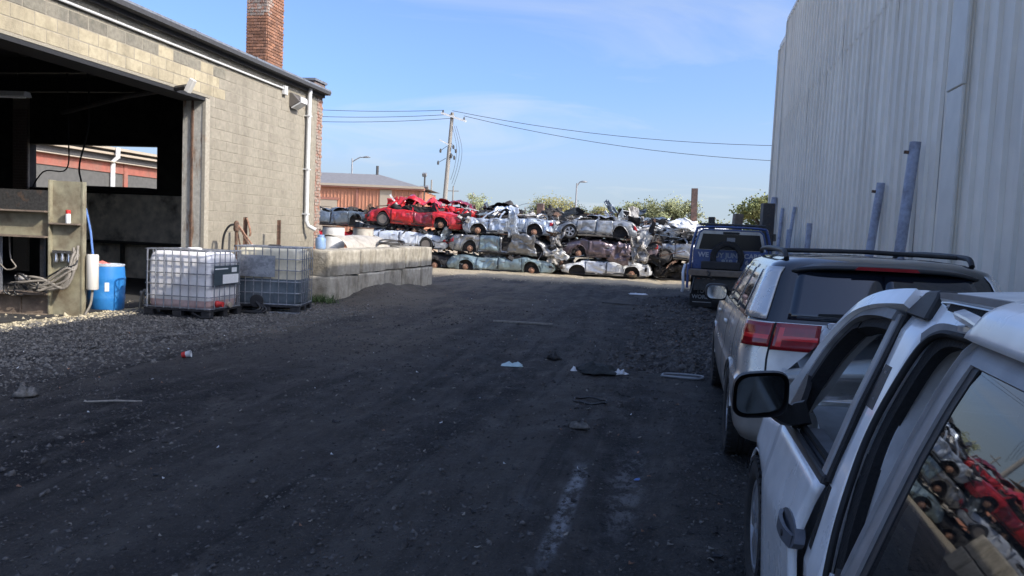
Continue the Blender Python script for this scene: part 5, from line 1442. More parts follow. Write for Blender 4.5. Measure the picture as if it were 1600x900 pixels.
# --- front door (window wound down)
fdoor = V(vpanel([(0.2, 3.10), (0.7, 3.07), (0.94, 3.04)], [(0.2, 2.33), (0.6, 2.34), (0.75, 2.345), (0.86, 2.31), (0.93, 2.265)], 0.20, 0.925, -0.006, 20, 12), 'front_door', 'van_white', smooth=40, solid=0.02, off=1)
V(vpanel([(0.2, 2.33), (0.6, 2.34), (0.75, 2.345), (0.86, 2.31), (0.93, 2.27)], [(0.2, 2.26), (0.6, 2.27), (0.75, 2.275), (0.86, 2.26), (0.93, 2.25)], 0.2, 0.925, 0.020, 14, 2), 'door_edge', 'van_white', parent=fdoor, smooth=40)
V(MB().bar(smooth_pts([S(2.25, z, 0.016) for z in (0.2, 0.4, 0.6, 0.75, 0.86, 0.93)], 3), 0.034, 0.03, (-1, 0, 0.3)), 'edge_seal', 'seal_black', parent=fdoor, smooth=50)
V(MB().bar([S(3.07, 0.935, -0.006), S(2.28, 0.935, -0.006)], 0.034, 0.024, (-1, 0, 0.2)), 'belt_moulding', 'plastic_black', parent=fdoor, bevel=0.006)
V(MB().bar([S(3.07, 0.95, 0.03), S(2.28, 0.95, 0.03)], 0.012, 0.02, (-1, 0, 0.2)), 'belt_wiper', 'rubber', parent=fdoor)
fr_ = smooth_pts([S(3.04, 0.94, 0.004), S(3.065, 1.02, 0.004), S(3.055, 1.11, 0.004), S(3.0, 1.24, 0.004), S(2.90, 1.332, 0.004), S(2.78, 1.382, 0.002), S(2.62, 1.402, 0.0), S(2.46, 1.406, 0.0)], 5)
V(MB().bar(fr_, 0.032, 0.045, (-1, 0.1, 0.5)), 'window_frame', 'plastic_grey', parent=fdoor, smooth=50)
V(MB().bar([p+Vector((0.012, -0.035 if p.z < 1.36 else 0, -0.012 if p.z < 1.36 else -0.034)) for p in fr_], 0.045, 0.05, (-1, 0.1, 0.5)), 'window_seal', 'seal_black', parent=fdoor, smooth=50)
V(MB().bar([S(2.31, 0.93, -0.002), S(2.385, 1.15, -0.002), S(2.47, 1.412, -0.002)], 0.046, 0.026, (-1, 0, 0.4)), 'rear_frame', 'frame_grey', parent=fdoor, bevel=0.004)
V(MB().bar([S(2.27, 0.93, 0.012), S(2.345, 1.15, 0.012), S(2.42, 1.412, 0.012)], 0.035, 0.04, (-1, 0, 0.4)), 'rear_frame_seal', 'seal_black', parent=fdoor)
V(vpanel([(0.94, 3.05), (1.12, 3.06)], [(0.94, 2.86), (1.08, 2.97), (1.12, 3.03)], 0.945, 1.115, 0.0, 5, 3), 'mirror_sail', 'plastic_black', parent=fdoor, solid=0.02)
V(vpanel(3.0, 2.30, 0.3, 0.92, 0.06, 8, 6), 'door_trim', 'interior_grey', parent=fdoor, solid=0.02, off=-1)
V(MB().bar([S(2.95, 0.925, 0.075), S(2.35, 0.925, 0.075)], 0.09, 0.03, (0, 0, 1)), 'trim_cap', 'plastic_grey', parent=fdoor, bevel=0.01)
V(MB().bar(smooth_pts([S(3.095, 0.22, -0.0075), S(3.08, 0.5, -0.0075), S(3.07, 0.75, -0.0075), S(3.05, 0.93, -0.0075)], 4), 0.008, 0.010, (-1, 0, 0)), 'shut_line', 'rubber', parent=fdoor)
# body-side crease and lower rub strip
V(MB().bar(smooth_pts([S(3.07, 0.41, -0.012), S(2.7, 0.395, -0.012), S(2.36, 0.385, -0.012)], 4), 0.06, 0.014, (-1, 0, 0)), 'rub_strip', 'plastic_grey', parent=fdoor, bevel=0.004)
# handle: cup and curved grip
hc = MB(); hc.prism([(2.44+0.125*math.cos(a*0.3927)*(1.15 if math.cos(a*0.3927) < 0 else 1), 0.735+0.044*math.sin(a*0.3927)) for a in range(16)], lambda u, v, w: (vx(v)-0.002-w*0.030, u, v), 1)
ho = V(hc, 'door_handle', 'handle_grey', parent=fdoor, smooth=40)
V(MB().bar(smooth_pts([(0.400, 2.54, 0.735), (0.385, 2.48, 0.737), (0.383, 2.40, 0.735), (0.390, 2.355, 0.732), (0.402, 2.33, 0.728)], 4), 0.040, 0.012, (-1, 0, 0.1)), 'grip', 'handle_grey', parent=ho, smooth=50, bevel=0)
V(MB().lathe([(0, 0), (0.010, 0), (0.010, 0.004), (0, 0.004)], 12, 'X', (0.376, 2.38, 0.735)), 'lock', 'plastic_black', parent=ho)
# mirror
mr = MB()
def mshell(a, b):
    u = a*2*math.pi
    c, s_ = math.cos(u), math.sin(u)
    k = (1.0, 1.03, 0.98, 0.8, 0.45, 0.05)
    t = b*5; i = min(4, int(t)); sc = lerp(k[i], k[i+1], t-i)
    x = 0.335+sc*0.092*math.copysign(abs(c)**0.5, c); z = 1.083+sc*0.080*math.copysign(abs(s_)**0.55, s_)
    z += 0.012*(x-0.335)/0.09
    return (x, 2.74+0.14*b-0.01*math.cos(u), z)
mr.grid(mshell, 32, 10)
mo = V(mr, 'side_mirror', 'plastic_black', parent=fdoor, smooth=50)
mgp = [(0.335+0.080*math.copysign(abs(math.cos(a*0.2618))**0.5, math.cos(a*0.2618)), 1.083+0.068*math.copysign(abs(math.sin(a*0.2618))**0.55, math.sin(a*0.2618))) for a in range(24)]
MBg = MB(); MBg.prism(mgp, lambda u, v, w: (u, 2.752+w*0.006+0.06*(u-0.335)-0.14*(v-1.083), v+0.012*(u-0.335)/0.09), 1)
V(MBg, 'mirror_glass', 'mirror_dark', parent=mo, smooth=40)
V(MB().bar(smooth_pts([(0.40, 2.80, 1.03), (0.44, 2.83, 1.005), (0.505, 2.90, 1.0)], 4), [0.07]*4+[0.075]*4+[0.09], 0.05, (0, -1, 0.3)), 'mirror_arm', 'plastic_black', parent=mo, smooth=50)
wheel(van, Vector((0.535, WY, 0.315))-VO, 0.315, 0.205, 'alloy', 1, True).rotation_euler = (0, 0, R(90))
wheel(van, Vector((0.56, -0.9, 0.315))-VO, 0.315, 0.205, 'alloy', 1).rotation_euler = (0, 0, R(90))
for yy in (WY, -0.9):
    wheel(van, Vector((2.37, yy, 0.315))-VO, 0.315, 0.205, 'alloy', -1).rotation_euler = (0, 0, R(90))
# roof rails with the black end foot
for sg in (0, 1):
    mxx = (lambda x: x) if sg == 0 else (lambda x: 2.92-x)
    rl = [(mxx(0.732), 2.30, 1.484), (mxx(0.729), 2.20, 1.493), (mxx(0.729), 1.7, 1.499), (mxx(0.729), 0.5, 1.503), (mxx(0.729), -1.8, 1.48)]
    ro = V(MB().bar(smooth_pts(rl, 6), 0.024, 0.016, (0, 0, 1)), 'roof_rail', 'plastic_grey', smooth=50)
    ft = MB(); ft.prism([(2.42, 1.425), (2.33, 1.498), (2.24, 1.505), (2.23, 1.488), (2.235, 1.422)], lambda u, v, w: (mxx(0.676+0.42*(v-1.41)+0.05*w), u, v), 1)
    V(ft, 'rail_foot', 'plastic_black', parent=ro, bevel=0.006)
# --- sliding door, moved back and out, its rear edge standing farther out
def vslide(*a, **k):
    mb = vpanel(*a, **k); mb.v = [(x-(1.67-y)*TOE, y, z) for x, y, z in mb.v]; return mb
OFF = -0.09
sd = V(vslide([(0.2, 1.66), (0.9, 1.655), (0.95, 1.65)], 0.45, 0.22, 0.92, OFF, 14, 10), 'sliding_door', 'van_white', smooth=40, solid=0.02)
fy = [(0.92, 1.605), (1.0, 1.625), (1.1, 1.65), (1.2, 1.67), (1.3, 1.675), (1.40, 1.66)]
V(vslide(fy, [(z, y-0.062) for z, y in fy], 0.90, 1.432, OFF-0.004, 14, 2), 'front_frame', 'frame_grey', parent=sd, solid=0.012, off=-1)
V(vslide([(z, y-0.060) for z, y in fy], [(z, y-0.098) for z, y in fy], 0.90, 1.42, OFF+0.004, 14, 2), 'glass_seal', 'plastic_black', parent=sd, solid=0.01, off=-1)
V(vslide([(z, y-0.002) for z, y in fy], [(z, y-0.004) for z, y in fy], 0.90, 1.432, OFF+0.02, 14, 1), 'door_return', 'frame_grey', parent=sd, solid=0.03)
V(vslide([(1.385, 1.60), (1.43, 1.665)], 0.45, 1.392, 1.434, OFF-0.004, 3, 20), 'top_frame', 'frame_grey', parent=sd, solid=0.012, off=-1)
V(vslide(0.52, 0.45, 0.92, 1.40, OFF-0.004, 6, 2), 'rear_frame', 'frame_grey', parent=sd, solid=0.012, off=-1)
V(vslide([(z, y-0.09) for z, y in fy], 0.52, 0.90, 1.398, OFF+0.006, 12, 12), 'window', 'door_glass', parent=sd, smooth=60)
V(MB().bar([S(1.64, 0.925, OFF-0.006), S(0.46, 0.925, OFF-0.006-1.21*TOE)], 0.03, 0.02, (-1, 0, 0.2)), 'belt_moulding', 'plastic_black', parent=sd)
def dtop(a, b):
    y = lerp(1.675, 0.45, b); z = lerp(1.430, 1.506, a**0.8)
    r_ = fade(0.12, 0, 0.12) if False else 0
    rnd = 0.055*max(0, 1-b*14)**2
    return (0.607+0.022*a+0.16*max(0, a-0.6)**1.5-(1.67-y)*TOE, y-0.05*a*a*(1 if b == 0 else 0)-0.0, z-rnd*a)
V(MB().grid(dtop, 8, 40), 'door_top', 'van_white', parent=sd, smooth=60, solid=0.02)
V(MB().bar([(0.704, 2.04, 1.457), (0.67, 1.86, 1.456), (0.63, 1.66, 1.452)], 0.03, 0.022, (-0.4, 0, 1)), 'roller_arm', 'van_white', parent=sd, bevel=0.004)
V(MB().lathe([(0, 0), (0.028, 0), (0.028, 0.012), (0, 0.012)], 16, 'Z', (0.695, 1.94, 1.425)), 'roller', 'paint_silver', parent=sd, smooth=40)
V(vslide(1.60, 0.5, 0.25, 0.9, OFF+0.05, 6, 8), 'door_trim', 'interior_grey', parent=sd)

# ================================================================== STACKED WRECKS
TOPS = {
 'sedan': [(0, .56), (.015, .74), (.05, .84), (.20, .86), (.29, .82), (.50, .80), (.70, .80), (.755, .83), (.92, .70), (.975, .62), (1, .46)],
 'suv': [(0, .60), (.012, .84), (.05, .90), (.30, .90), (.50, .88), (.70, .88), (.755, .92), (.93, .82), (.98, .72), (1, .50)],
 'pickup': [(0, .82), (.02, .88), (.38, .88), (.41, .84), (.50, .84), (.70, .84), (.755, .92), (.95, .84), (.985, .74), (1, .52)]}
WID = [(0, .80), (.02, .90), (.07, .97), (.2, 1.0), (.8, 1.0), (.93, .95), (.98, .86), (1, .72)]
BOT = [(0, .34), (.03, .22), (.10, .20), (.9, .20), (.97, .22), (1, .32)]
SPR = [(0, .93), (.12, .975), (.35, 1.0), (.62, 1.0), (.82, .985), (1, .945)]
def vmul(a, b): return Vector((a.x*b.x, a.y*b.y, a.z*b.z))
def wreck(label, xl, xr, yc, z0, pm_, body='sedan', front='R', roofh=0.12, amp=0.045, seed=1, wheels=('disc', 'disc'), zs=1.0, tilt=0.0, roll=0.0, hood=True, bumper=None,
          tail='lens_red', roof_mat=None, door_mat=None, sag=0.0, yaw=0.0, holes=(), detail=True, name='wrecked_car', junk=18):
    L_ = xr-xl; W = 0.87
    t = thing(name, label, 'wrecked car', ((xl+xr)/2, yc, z0), (roll, tilt, (math.pi if front == 'L' else 0)+yaw), 'stacked wrecked cars')
    vis = -1 if front == 'R' else 1
    top = TOPS[body]
    sd_ = Vector((seed*13.7, seed*5.1, seed*2.3))
    rr = random.Random(seed*101)
    cf, crr = rr.uniform(0.0, 0.34), rr.uniform(0.0, 0.26)
    def C(p, k=1.0):
        p = Vector(p); q = p+sd_
        a = amp*k*1.25
        d = noise.noise_vector(q*0.95)*a*1.3 + noise.noise_vector(q*2.4)*a*0.6 + noise.noise_vector(q*5.5)*a*0.34
        r_ = noise.noise(q*1.5+Vector((3, 7, 1)))
        cr = max(0.0, 1-abs(r_)*5.0)
        r2 = noise.noise(vmul(q, Vector((3.4, 1.5, 2.6)))+Vector((11, 2, 5)))
        cr += 0.5*max(0.0, 1-abs(r2)*6.0)
        dent = max(0.0, noise.noise(q*0.8+Vector((21, 4, 9)))-0.12)*2.6
        d.y -= math.copysign(1, p.y)*(cr*a*0.8+dent*a*1.9)*min(1, abs(p.y)/0.5)
        d.z -= dent*a*0.9*min(1, max(0, p.z)/0.4)
        tt = (p.x/L_+0.5)
        d.z -= max(0, p.z)*(cf*fade(tt, 0.62, 1.0)+crr*fade(1-tt, 0.68, 1.0))*(1+0.5*noise.noise(q*1.3))
        d.z -= sag*math.exp(-((tt-0.5)/0.22)**2)*max(0, p.z)
        return Vector((p.x+d.x, p.y+d.y, max(0.0, (p.z+d.z))*zs if p.z > 0.02 else p.z*zs))
    def sidept(tt, v, off=0.0, s_=vis):
        zb, zt = interp(BOT, tt), interp(top, tt)
        z = lerp(zb, zt, v)-0.18
        y = W*interp(WID, tt)*interp(SPR, v)+off
        return Vector(((tt-0.5)*L_, s_*y, z))
    tr, tf, ar = 0.205, 0.805, 0.355
    arch = [((tr-0.5)*L_, 0.15), ((tf-0.5)*L_, 0.15)]
    nx, nv = 66, 9
    tts = [0, .008, .02]+[.02+.96*k/nx for k in range(1, nx)]+[.98, .992, 1]
    mb = MB(); n = nv+1
    for s_ in (-1, 1):
        base = len(mb.v)
        raw = [sidept(tt, k/nv, 0, s_) for tt in tts for k in range(n)]
        for k, p in enumerate(raw):
            for ax, az in arch:
                d = math.hypot(p.x-ax, p.z-az)
                if 1e-4 < d < ar: raw[k] = Vector((ax+(p.x-ax)*ar/d, p.y, az+(p.z-az)*ar/d)); break
        cen = [sidept(tt, k/nv, 0, s_) for tt in tts for k in range(n)]
        mb.v += [tuple(C(p)) for p in raw]
        for i in range(len(tts)-1):
            for k in range(nv):
                q = [i*n+k, i*n+k+1, (i+1)*n+k+1, (i+1)*n+k]
                cx = sum(cen[j].x for j in q)/4; cz = sum(cen[j].z for j in q)/4
                if any(math.hypot(cx-ax, cz-az) < ar for ax, az in arch): continue
                if any(h0 < (tts[i]+tts[i+1])/2 < h1 for h0, h1 in holes) and k > 1 and s_ == vis: continue
                mb.f.append(tuple(base+j for j in q))
    b_ = mb.build('body', pm_, t, smooth=13, solid=0.012, off=-1)
    # decks: boot lid / bed and bonnet
    def deck(ta, tb, nm, m_, lift=0.0):
        g = MB()
        def f(a, b):
            tt = lerp(ta, tb, a); v = 2*b-1
            return C(Vector(((tt-0.5)*L_, v*W*interp(WID, tt)*0.945, interp(top, tt)-0.18+0.035*(1-v*v)+lift*a)), 1.25)
        g.grid(f, 14, 14)
        return g.build(nm, m_, t, smooth=13, solid=0.01)
    deck(0.0, 0.29, 'boot_lid' if body != 'pickup' else 'bed_floor', pm_)
    if hood: deck(0.755, 1.0, 'bonnet', pm_)
    # ends
    for te, nm in ((0.0, 'rear_panel'), (1.0, 'front_panel')):
        g = MB()
        g.grid(lambda a, b: C(Vector((((te-0.5)*L_)+(-1 if te == 0 else 1)*0.05*math.sin(math.pi*b), (2*b-1)*W*interp(WID, te), lerp(interp(BOT, te), interp(top, te), a)-0.18))), 6, 12)
        g.build(nm, bumper if (bumper and te == 1.0) else pm_, t, smooth=28)
    # dark inside
    g = MB()
    for (xa, xb, ya, za, zb_) in ((0.06, 0.96, 0.70, 0.02, 0.46), (0.28, 0.74, 0.66, 0.4, 0.60+roofh*0.45)):
        def face(fn): g.grid(lambda a, b: C(fn(a, b), 1.4), 12, 5)
        X0, X1 = (xa-0.5)*L_, (xb-0.5)*L_
        face(lambda a, b: Vector((lerp(X0, X1, a), -ya, lerp(za, zb_, b)))); face(lambda a, b: Vector((lerp(X0, X1, a), ya, lerp(za, zb_, b))))
        face(lambda a, b: Vector((lerp(X0, X1, a), lerp(-ya, ya, b), zb_))); face(lambda a, b: Vector((X0, lerp(-ya, ya, a), lerp(za, zb_, b)))); face(lambda a, b: Vector((X1, lerp(-ya, ya, a), lerp(za, zb_, b))))
    g.build('cabin_interior', 'wreck_dark', t)
    MB().box(-L_*0.44, L_*0.44, -0.72, 0.72, 0.0, 0.06).build('floor_pan', 'wreck_dark', t)
    # crushed roof and bent pillars
    if roofh > 0:
        ra, rb = (0.27, 0.70) if body == 'sedan' else ((0.08, 0.70) if body == 'suv' else (0.42, 0.70))
        g = MB()
        def rf(a, b):
            tt = lerp(ra, rb, a); v = 2*b-1
            z = interp(top, 0.5)-0.18+roofh*(0.62+0.38*math.sin(math.pi*min(1, max(0, a*0.9+0.05))))-0.05*v*v
            p = Vector(((tt-0.5)*L_, v*0.66, z)); q = p*1.9+sd_
            z2 = 0.55*roofh*noise.noise(q)+0.05*noise.noise(q*2.7)
            return C(p+Vector((0, 0, z2)), 1.5)
        g.grid(rf, 22, 14)
        g.build('roof', roof_mat or pm_, t, smooth=14, solid=0.012)
        for s_ in (-1, 1):
            for ta, tb in ((ra-0.03, ra+0.03), ((ra+rb)/2+0.02, (ra+rb)/2), (rb+0.07, rb-0.03)):
                zt = interp(top, ta)-0.18
                p0 = C(Vector(((ta-0.5)*L_, s_*0.80, zt-0.02))); p1 = C(Vector(((tb-0.5)*L_, s_*0.64, zt+roofh*0.75)), 1.5)
                mid = p0.lerp(p1, 0.55)+Vector((rr.uniform(-0.10, 0.10), s_*rr.uniform(0.0, 0.10), 0))
                MB().bar([p0, mid, p1], 0.065, 0.04, (0, 1, 0.2)).build('pillar', roof_mat or pm_, t)
    if not detail: junk = 14
    # doors on the seen side
    dz = ((0.30, 0.485), (0.495, 0.715)) if body != 'pickup' else ((0.42, 0.70),)
    for i, (a0, a1) in enumerate(dz):
        if not detail: break
        if any(h0 < (a0+a1)/2 < h1 for h0, h1 in holes): continue
        g = MB(); out = rr.uniform(0.008, 0.03)
        lean = rr.uniform(-0.02, 0.05)
        def df(a, b, a0=a0, a1=a1):
            tt = lerp(a0, a1, a); v = lerp(0.17, 0.985, b)
            p = sidept(tt, v, out+lean*b*0.5)
            for ax, az in arch:
                d = math.hypot(p.x-ax, p.z-az)
                if 1e-4 < d < ar+0.02: p = Vector((ax+(p.x-ax)*(ar+0.02)/d, p.y, az+(p.z-az)*(ar+0.02)/d))
            return C(p)
        g.grid(df, 14, 10)
        dm = door_mat[i] if (door_mat and door_mat[i]) else pm_
        d_ = g.build('door', dm, t, smooth=13, solid=0.015, off=-1)
        for e in (a0, a1):
            MB().bar([C(sidept(e, v, 0.012+out*0.3)) for v in (0.17, 0.35, 0.55, 0.75, 0.97)], 0.016, 0.02, (0, 1, 0)).build('door_gap', 'rubber', d_)
        hx = lerp(a0, a1, 0.20 if i == 0 else 0.16)
        MB().bar([C(sidept(hx, 0.74, out+0.02)), C(sidept(hx+0.035, 0.74, out+0.02))], 0.028, 0.02, (0, 1, 0)).build('handle', 'plastic_grey', d_)
    if detail:
        MB().bar([C(sidept(tt, 0.10, 0.006)) for tt in (0.29, 0.38, 0.5, 0.62, 0.72)], 0.05, 0.02, (0, 1, 0)).build('sill_strip', 'plastic_black', t, smooth=40)
        if tail:
            g = MB(); g.grid(lambda a, b: C(sidept(lerp(0.002, 0.045, a), lerp(0.62, 0.90, b), 0.012)), 5, 4)
            g.build('tail_lamp', tail, t, smooth=50, solid=0.01)
        g = MB(); g.grid(lambda a, b: C(sidept(lerp(0.955, 0.995, a), lerp(0.55, 0.82, b), 0.012)), 5, 4)
        g.build('head_lamp', 'lens_clear' if rr.random() < 0.5 else 'wreck_dark', t, smooth=50, solid=0.01)
    # wheel arches and what is left of the wheels
    for (ax, az), st_ in zip(arch, wheels):
        c = C(Vector((ax, vis*(W-0.05), az)))
        g = MB(); hb = -0.05
        g.grid(lambda a, b: C(Vector((ax+ar*1.0*math.cos(math.pi*(1.12*a-0.06)), vis*(W-0.012-0.30*b), az+ar*1.0*math.sin(math.pi*(1.12*a-0.06))))), 16, 3)
        g.grid(lambda a, b: C(Vector((ax+ar*(2*a-1), vis*(W-0.31), max(hb, az+ar*math.sqrt(max(0, 1-(2*a-1)**2))*b-0.12*(1-b))))), 12, 4)
        g.build('wheel_arch', 'rubber', t)
        lip = [C(Vector((ax+ar*math.cos(R(a)), vis*(W+0.004), az+ar*math.sin(R(a))))) for a in range(-5, 190, 13)]
        MB().tube(lip, 0.016, 5).build('arch_lip', pm_, t, smooth=60)
        if st_:
            yy = vis*(W-(0.10 if st_ == 'disc' else 0.10))
            wheel(t, (c.x+rr.uniform(-0.03, 0.03), yy, az*zs+(-0.02 if st_ == 'disc' else 0.02)), 0.31, 0.20, st_, vis)
    # bumper skin
    if bumper:
        g = MB(); g.grid(lambda a, b: C(sidept(lerp(0.93, 1.0, a), lerp(0.05, 0.55, b), 0.02), 1.6), 8, 5)
        g.build('bumper', bumper, t, smooth=30, solid=0.012)
    # torn metal, brackets, looms
    for k in range(junk):
        front_ = (not hood) and k < junk*0.7
        tt = rr.uniform(0.74, 1.03) if front_ else rr.choice((rr.uniform(0.25, 0.8), rr.uniform(-0.02, 0.06), rr.uniform(0.93, 1.03)))
        c = Vector(((tt-0.5)*L_, vis*rr.uniform(-0.1, 0.86), rr.uniform(0.2, 0.62) if front_ or tt < 0.1 or tt > 0.9 else interp(top, min(1, max(0, tt)))-0.18+rr.uniform(0, roofh)))
        c = C(c)
        kind_ = rr.random()
        if kind_ < 0.4:
            pts = [c+Vector((rr.uniform(-0.3, 0.3)*i, rr.uniform(-0.1, 0.1), rr.uniform(-0.16, 0.14))) for i in range(4)]
            MB().tube(smooth_pts(pts, 4), rr.uniform(0.010, 0.024), 5).build('loose_pipe', rr.choice(('wreck_alu', 'rubber', 'steel_rust', 'wreck_dark')), t, smooth=50)
        elif kind_ < 0.75:
            d = (rr.uniform(0.12, 0.42), rr.uniform(0.10, 0.28), rr.uniform(0.08, 0.26))
            g = MB(); g.rbox(c, d, (rr.uniform(-.6, .6), rr.uniform(-.6, .6), rr.uniform(0, 3)))
            g.build('engine_piece', rr.choice(('wreck_alu', 'wreck_dark', 'wreck_dark', 'steel_rust')), t, bevel=0.02)
        else:
            e1 = Vector((rr.uniform(0.15, 0.5), rr.uniform(-0.15, 0.15), rr.uniform(-0.25, 0.25))); e2 = Vector((rr.uniform(-0.1, 0.1), rr.uniform(-0.15, 0.15), rr.uniform(0.10, 0.28)))
            g = MB(); g.grid(lambda a, b: c+e1*(a-0.5)+e2*(b-0.5)+noise.noise_vector(Vector((a*3+k, b*3, seed)))*0.07, 7, 5)
            g.build('torn_panel', rr.choice((pm_, pm_, 'wreck_dark', 'wreck_alu', roof_mat or pm_)), t, solid=0.006)
    return t
YF = 33.6
# left column behind the barrier
wreck('blackened flattened car beneath the white sedan, behind the barrier', -14.2, -9.55, YF+0.1, 0.0, 'wreck_dark', 'sedan', 'L', 0.08, 0.06, 31, ('disc', None), 0.95, hood=False)
wreck('white sedan with red tail lamp under the bright red car', -14.5, -9.95, YF, 0.88, 'paint_white_blue', 'sedan', 'L', 0.06, 0.035, 2, ('steel', None), 1.18, tilt=R(-1.5), bumper='bumper_white')
wreck('bright red crushed coupe on top of the white sedan', -13.9, -9.25, YF-0.05, 1.86, 'paint_red', 'sedan', 'L', 0.52, 0.05, 3, ('disc', 'steel'), 1.15, tilt=R(-2.5), door_mat=('paint_maroon', None), sag=0.05, junk=26)
wreck('slate blue wreck nose to tail with the red coupe', -17.9, -13.75, YF+0.5, 1.72, 'paint_slate', 'sedan', 'R', 0.12, 0.05, 4, ('disc', None), 1.1, hood=False)
wreck('dark red wreck low beside the garage corner', -18.2, -14.1, YF+0.2, 0.75, 'paint_red', 'sedan', 'L', 0.06, 0.07, 5, ('disc', 'disc'), 1.05, hood=False)
wreck('crumpled crimson wreck behind the red coupe tail', -11.6, -8.7, YF+2.0, 2.05, 'paint_red', 'suv', 'R', 0.30, 0.09, 6, (None, None), 1.05, roof_mat='paint_maroon', hood=False, tilt=R(3))
# middle column
wreck('flattened teal sedan at the bottom of the middle stack', -9.95, -5.0, YF-0.15, 0.0, 'paint_teal', 'sedan', 'R', 0.03, 0.045, 7, ('disc', 'disc'), 1.02, tail=None, sag=0.04)
wreck('dull grey sedan in the middle of the middle stack', -9.85, -4.85, YF-0.1, 0.78, 'paint_grey', 'sedan', 'R', 0.06, 0.05, 8, ('disc', None), 1.2, tilt=R(1.0), bumper='bumper_white', door_mat=('paint_teal', None), holes=((0.50, 0.70),), junk=24)
wreck('pale silver crushed pickup on top of the middle stack', -9.3, -5.05, YF-0.1, 1.66, 'paint_paleblue', 'pickup', 'L', 0.50, 0.07, 9, ('disc', 'disc'), 1.0, hood=False, junk=18, tilt=R(0.5))
# right column
wreck('flattened white sedan at the bottom of the right stack', -4.75, -0.8, YF+0.1, 0.06, 'paint_white', 'sedan', 'L', 0.03, 0.045, 10, ('disc', None), 1.0, hood=False, tail=None, junk=14)
wreck('mauve wreck with crumpled door in the middle of the right stack', -4.85, -0.55, YF+0.05, 0.82, 'paint_mauve', 'pickup', 'L', 0.08, 0.06, 11, (None, 'disc'), 1.1, hood=False, door_mat=('paint_mauve',), junk=26, holes=((0.10, 0.16),))
wreck('light grey sedan with alloy wheel on top of the right stack', -5.1, -1.45, YF-0.05, 1.72, 'paint_grey_light', 'sedan', 'L', 0.22, 0.035, 12, (None, 'alloy'), 1.12, tilt=R(-0.5))
# end column
wreck('burnt black chassis at the bottom beside the blue truck', -0.7, 3.4, YF+0.5, 0.0, 'wreck_dark', 'pickup', 'R', 0.05, 0.08, 13, (None, None), 1.0, hood=False, tail=None, junk=22)
wreck('silver hatchback behind the blue truck', -1.15, 3.2, YF+0.35, 0.90, 'paint_silver', 'suv', 'R', 0.26, 0.03, 14, ('steel', 'disc'), 0.95, tail='lens_red', holes=((0.50, 0.70),))
wreck('white crumpled wreck heaped on the silver hatchback', -1.3, 3.0, YF+0.6, 1.78, 'paint_white', 'suv', 'R', 0.16, 0.13, 15, ('steel', None), 0.75, hood=False, roof_mat='paint_white', junk=18)
# second row, seen over the first
for lab, a, b, yc, z_, pm_, bd, fr, rh, am, sd in (
    ('black car body glimpsed behind the pale pickup', -9.1, -6.6, YF+2.1, 2.1, 'wreck_dark', 'suv', 'R', 0.35, 0.10, 21),
    ('steel grey wreck between the middle and right stacks', -6.6, -2.9, YF+2.2, 1.75, 'paint_grey', 'suv', 'R', 0.28, 0.10, 22),
    ('dark slate wreck behind the light grey sedan', -4.2, 0.2, YF+2.3, 1.7, 'paint_slate', 'suv', 'L', 0.30, 0.10, 23),
    ('dark wreck filling the gap behind the middle stack', -7.2, -2.8, YF+2.0, 0.75, 'wreck_dark', 'sedan', 'L', 0.2, 0.08, 24),
    ('soot black wreck low behind the right stack', -2.6, 2.0, YF+2.9, 0.8, 'wreck_dark', 'sedan', 'R', 0.2, 0.08, 25),
    ('rusty black wreck behind the slate blue one', -16.5, -12.4, YF+2.6, 1.7, 'wreck_dark', 'suv', 'R', 0.2, 0.10, 26),
    ('charcoal wreck on the ground behind the middle stack', -9.0, -4.6, YF+1.9, 0.0, 'wreck_dark', 'sedan', 'L', 0.1, 0.06, 27),
    ('charcoal wreck on the ground behind the right stack', -4.4, 0.0, YF+2.0, 0.0, 'wreck_dark', 'sedan', 'R', 0.1, 0.06, 28)):
    wreck(lab, a, b, yc, z_, pm_, bd, fr, rh, am, sd, (None, None), 1.0, hood=False, detail=False)
# torn sheets hanging from the stacks
def torn(label, c, w, h, m_, seed, e=(0, 0, 0), amp=0.16):
    g = MB(); s0 = Vector((seed*3.1, seed*1.7, 0))
    def f(a, b):
        x, z = (a-0.5)*w*(1-0.35*b), (b-0.5)*h
        n_ = noise.noise_vector(Vector((a*3.0, b*3.0, 0))+s0)*amp + noise.noise_vector(Vector((a*8, b*8, 2))+s0)*amp*0.35
        return Vector((x, 0, z))+n_
    g.grid(f, 16, 14)
    o = g.build('scrap_sheet', m_, solid=0.008, smooth=18); o.location = c; o.rotation_euler = e
    return tag(o, label, 'scrap panel', 'torn panels hanging on the stacks')
torn('crumpled silver door skin hanging down the middle stack', (-6.35, 32.5, 1.25), 1.35, 0.95, 'paint_grey', 1, (R(16), R(8), 0), 0.12)
torn('upright silver torn pillar panel on the pale pickup', (-6.85, 32.4, 2.15), 0.5, 1.1, 'paint_paleblue', 2, (R(8), R(-8), 0), 0.10)
torn('mauve grey crumpled wing hanging on the right stack', (-2.1, 32.5, 1.05), 0.95, 0.8, 'paint_mauve', 3, (R(10), R(12), 0), 0.16)
torn('olive grey crushed panel wedged at the right stack end', (-1.35, 32.45, 1.25), 0.7, 1.1, 'wreck_alu', 4, (R(6), R(-6), 0), 0.18)
torn('bent grey sheet sticking up above the light grey sedan', (-2.75, 33.6, 3.05), 0.35, 0.7, 'paint_slate', 5, (0, R(-35), 0), 0.06)
torn('white torn bonnet tilted on the end stack', (0.55, 33.2, 2.45), 1.5, 0.5, 'paint_white', 6, (R(-40), R(10), 0), 0.16)
torn('black bent hood edge above the middle stack', (-5.4, 34.6, 2.85), 0.9, 0.45, 'wreck_dark', 7, (R(-30), R(15), 0), 0.12)
torn('bent white window strut above the red coupe', (-12.55, 32.95, 2.95), 0.12, 0.75, 'bumper_white', 8, (0, R(-38), 0), 0.02)
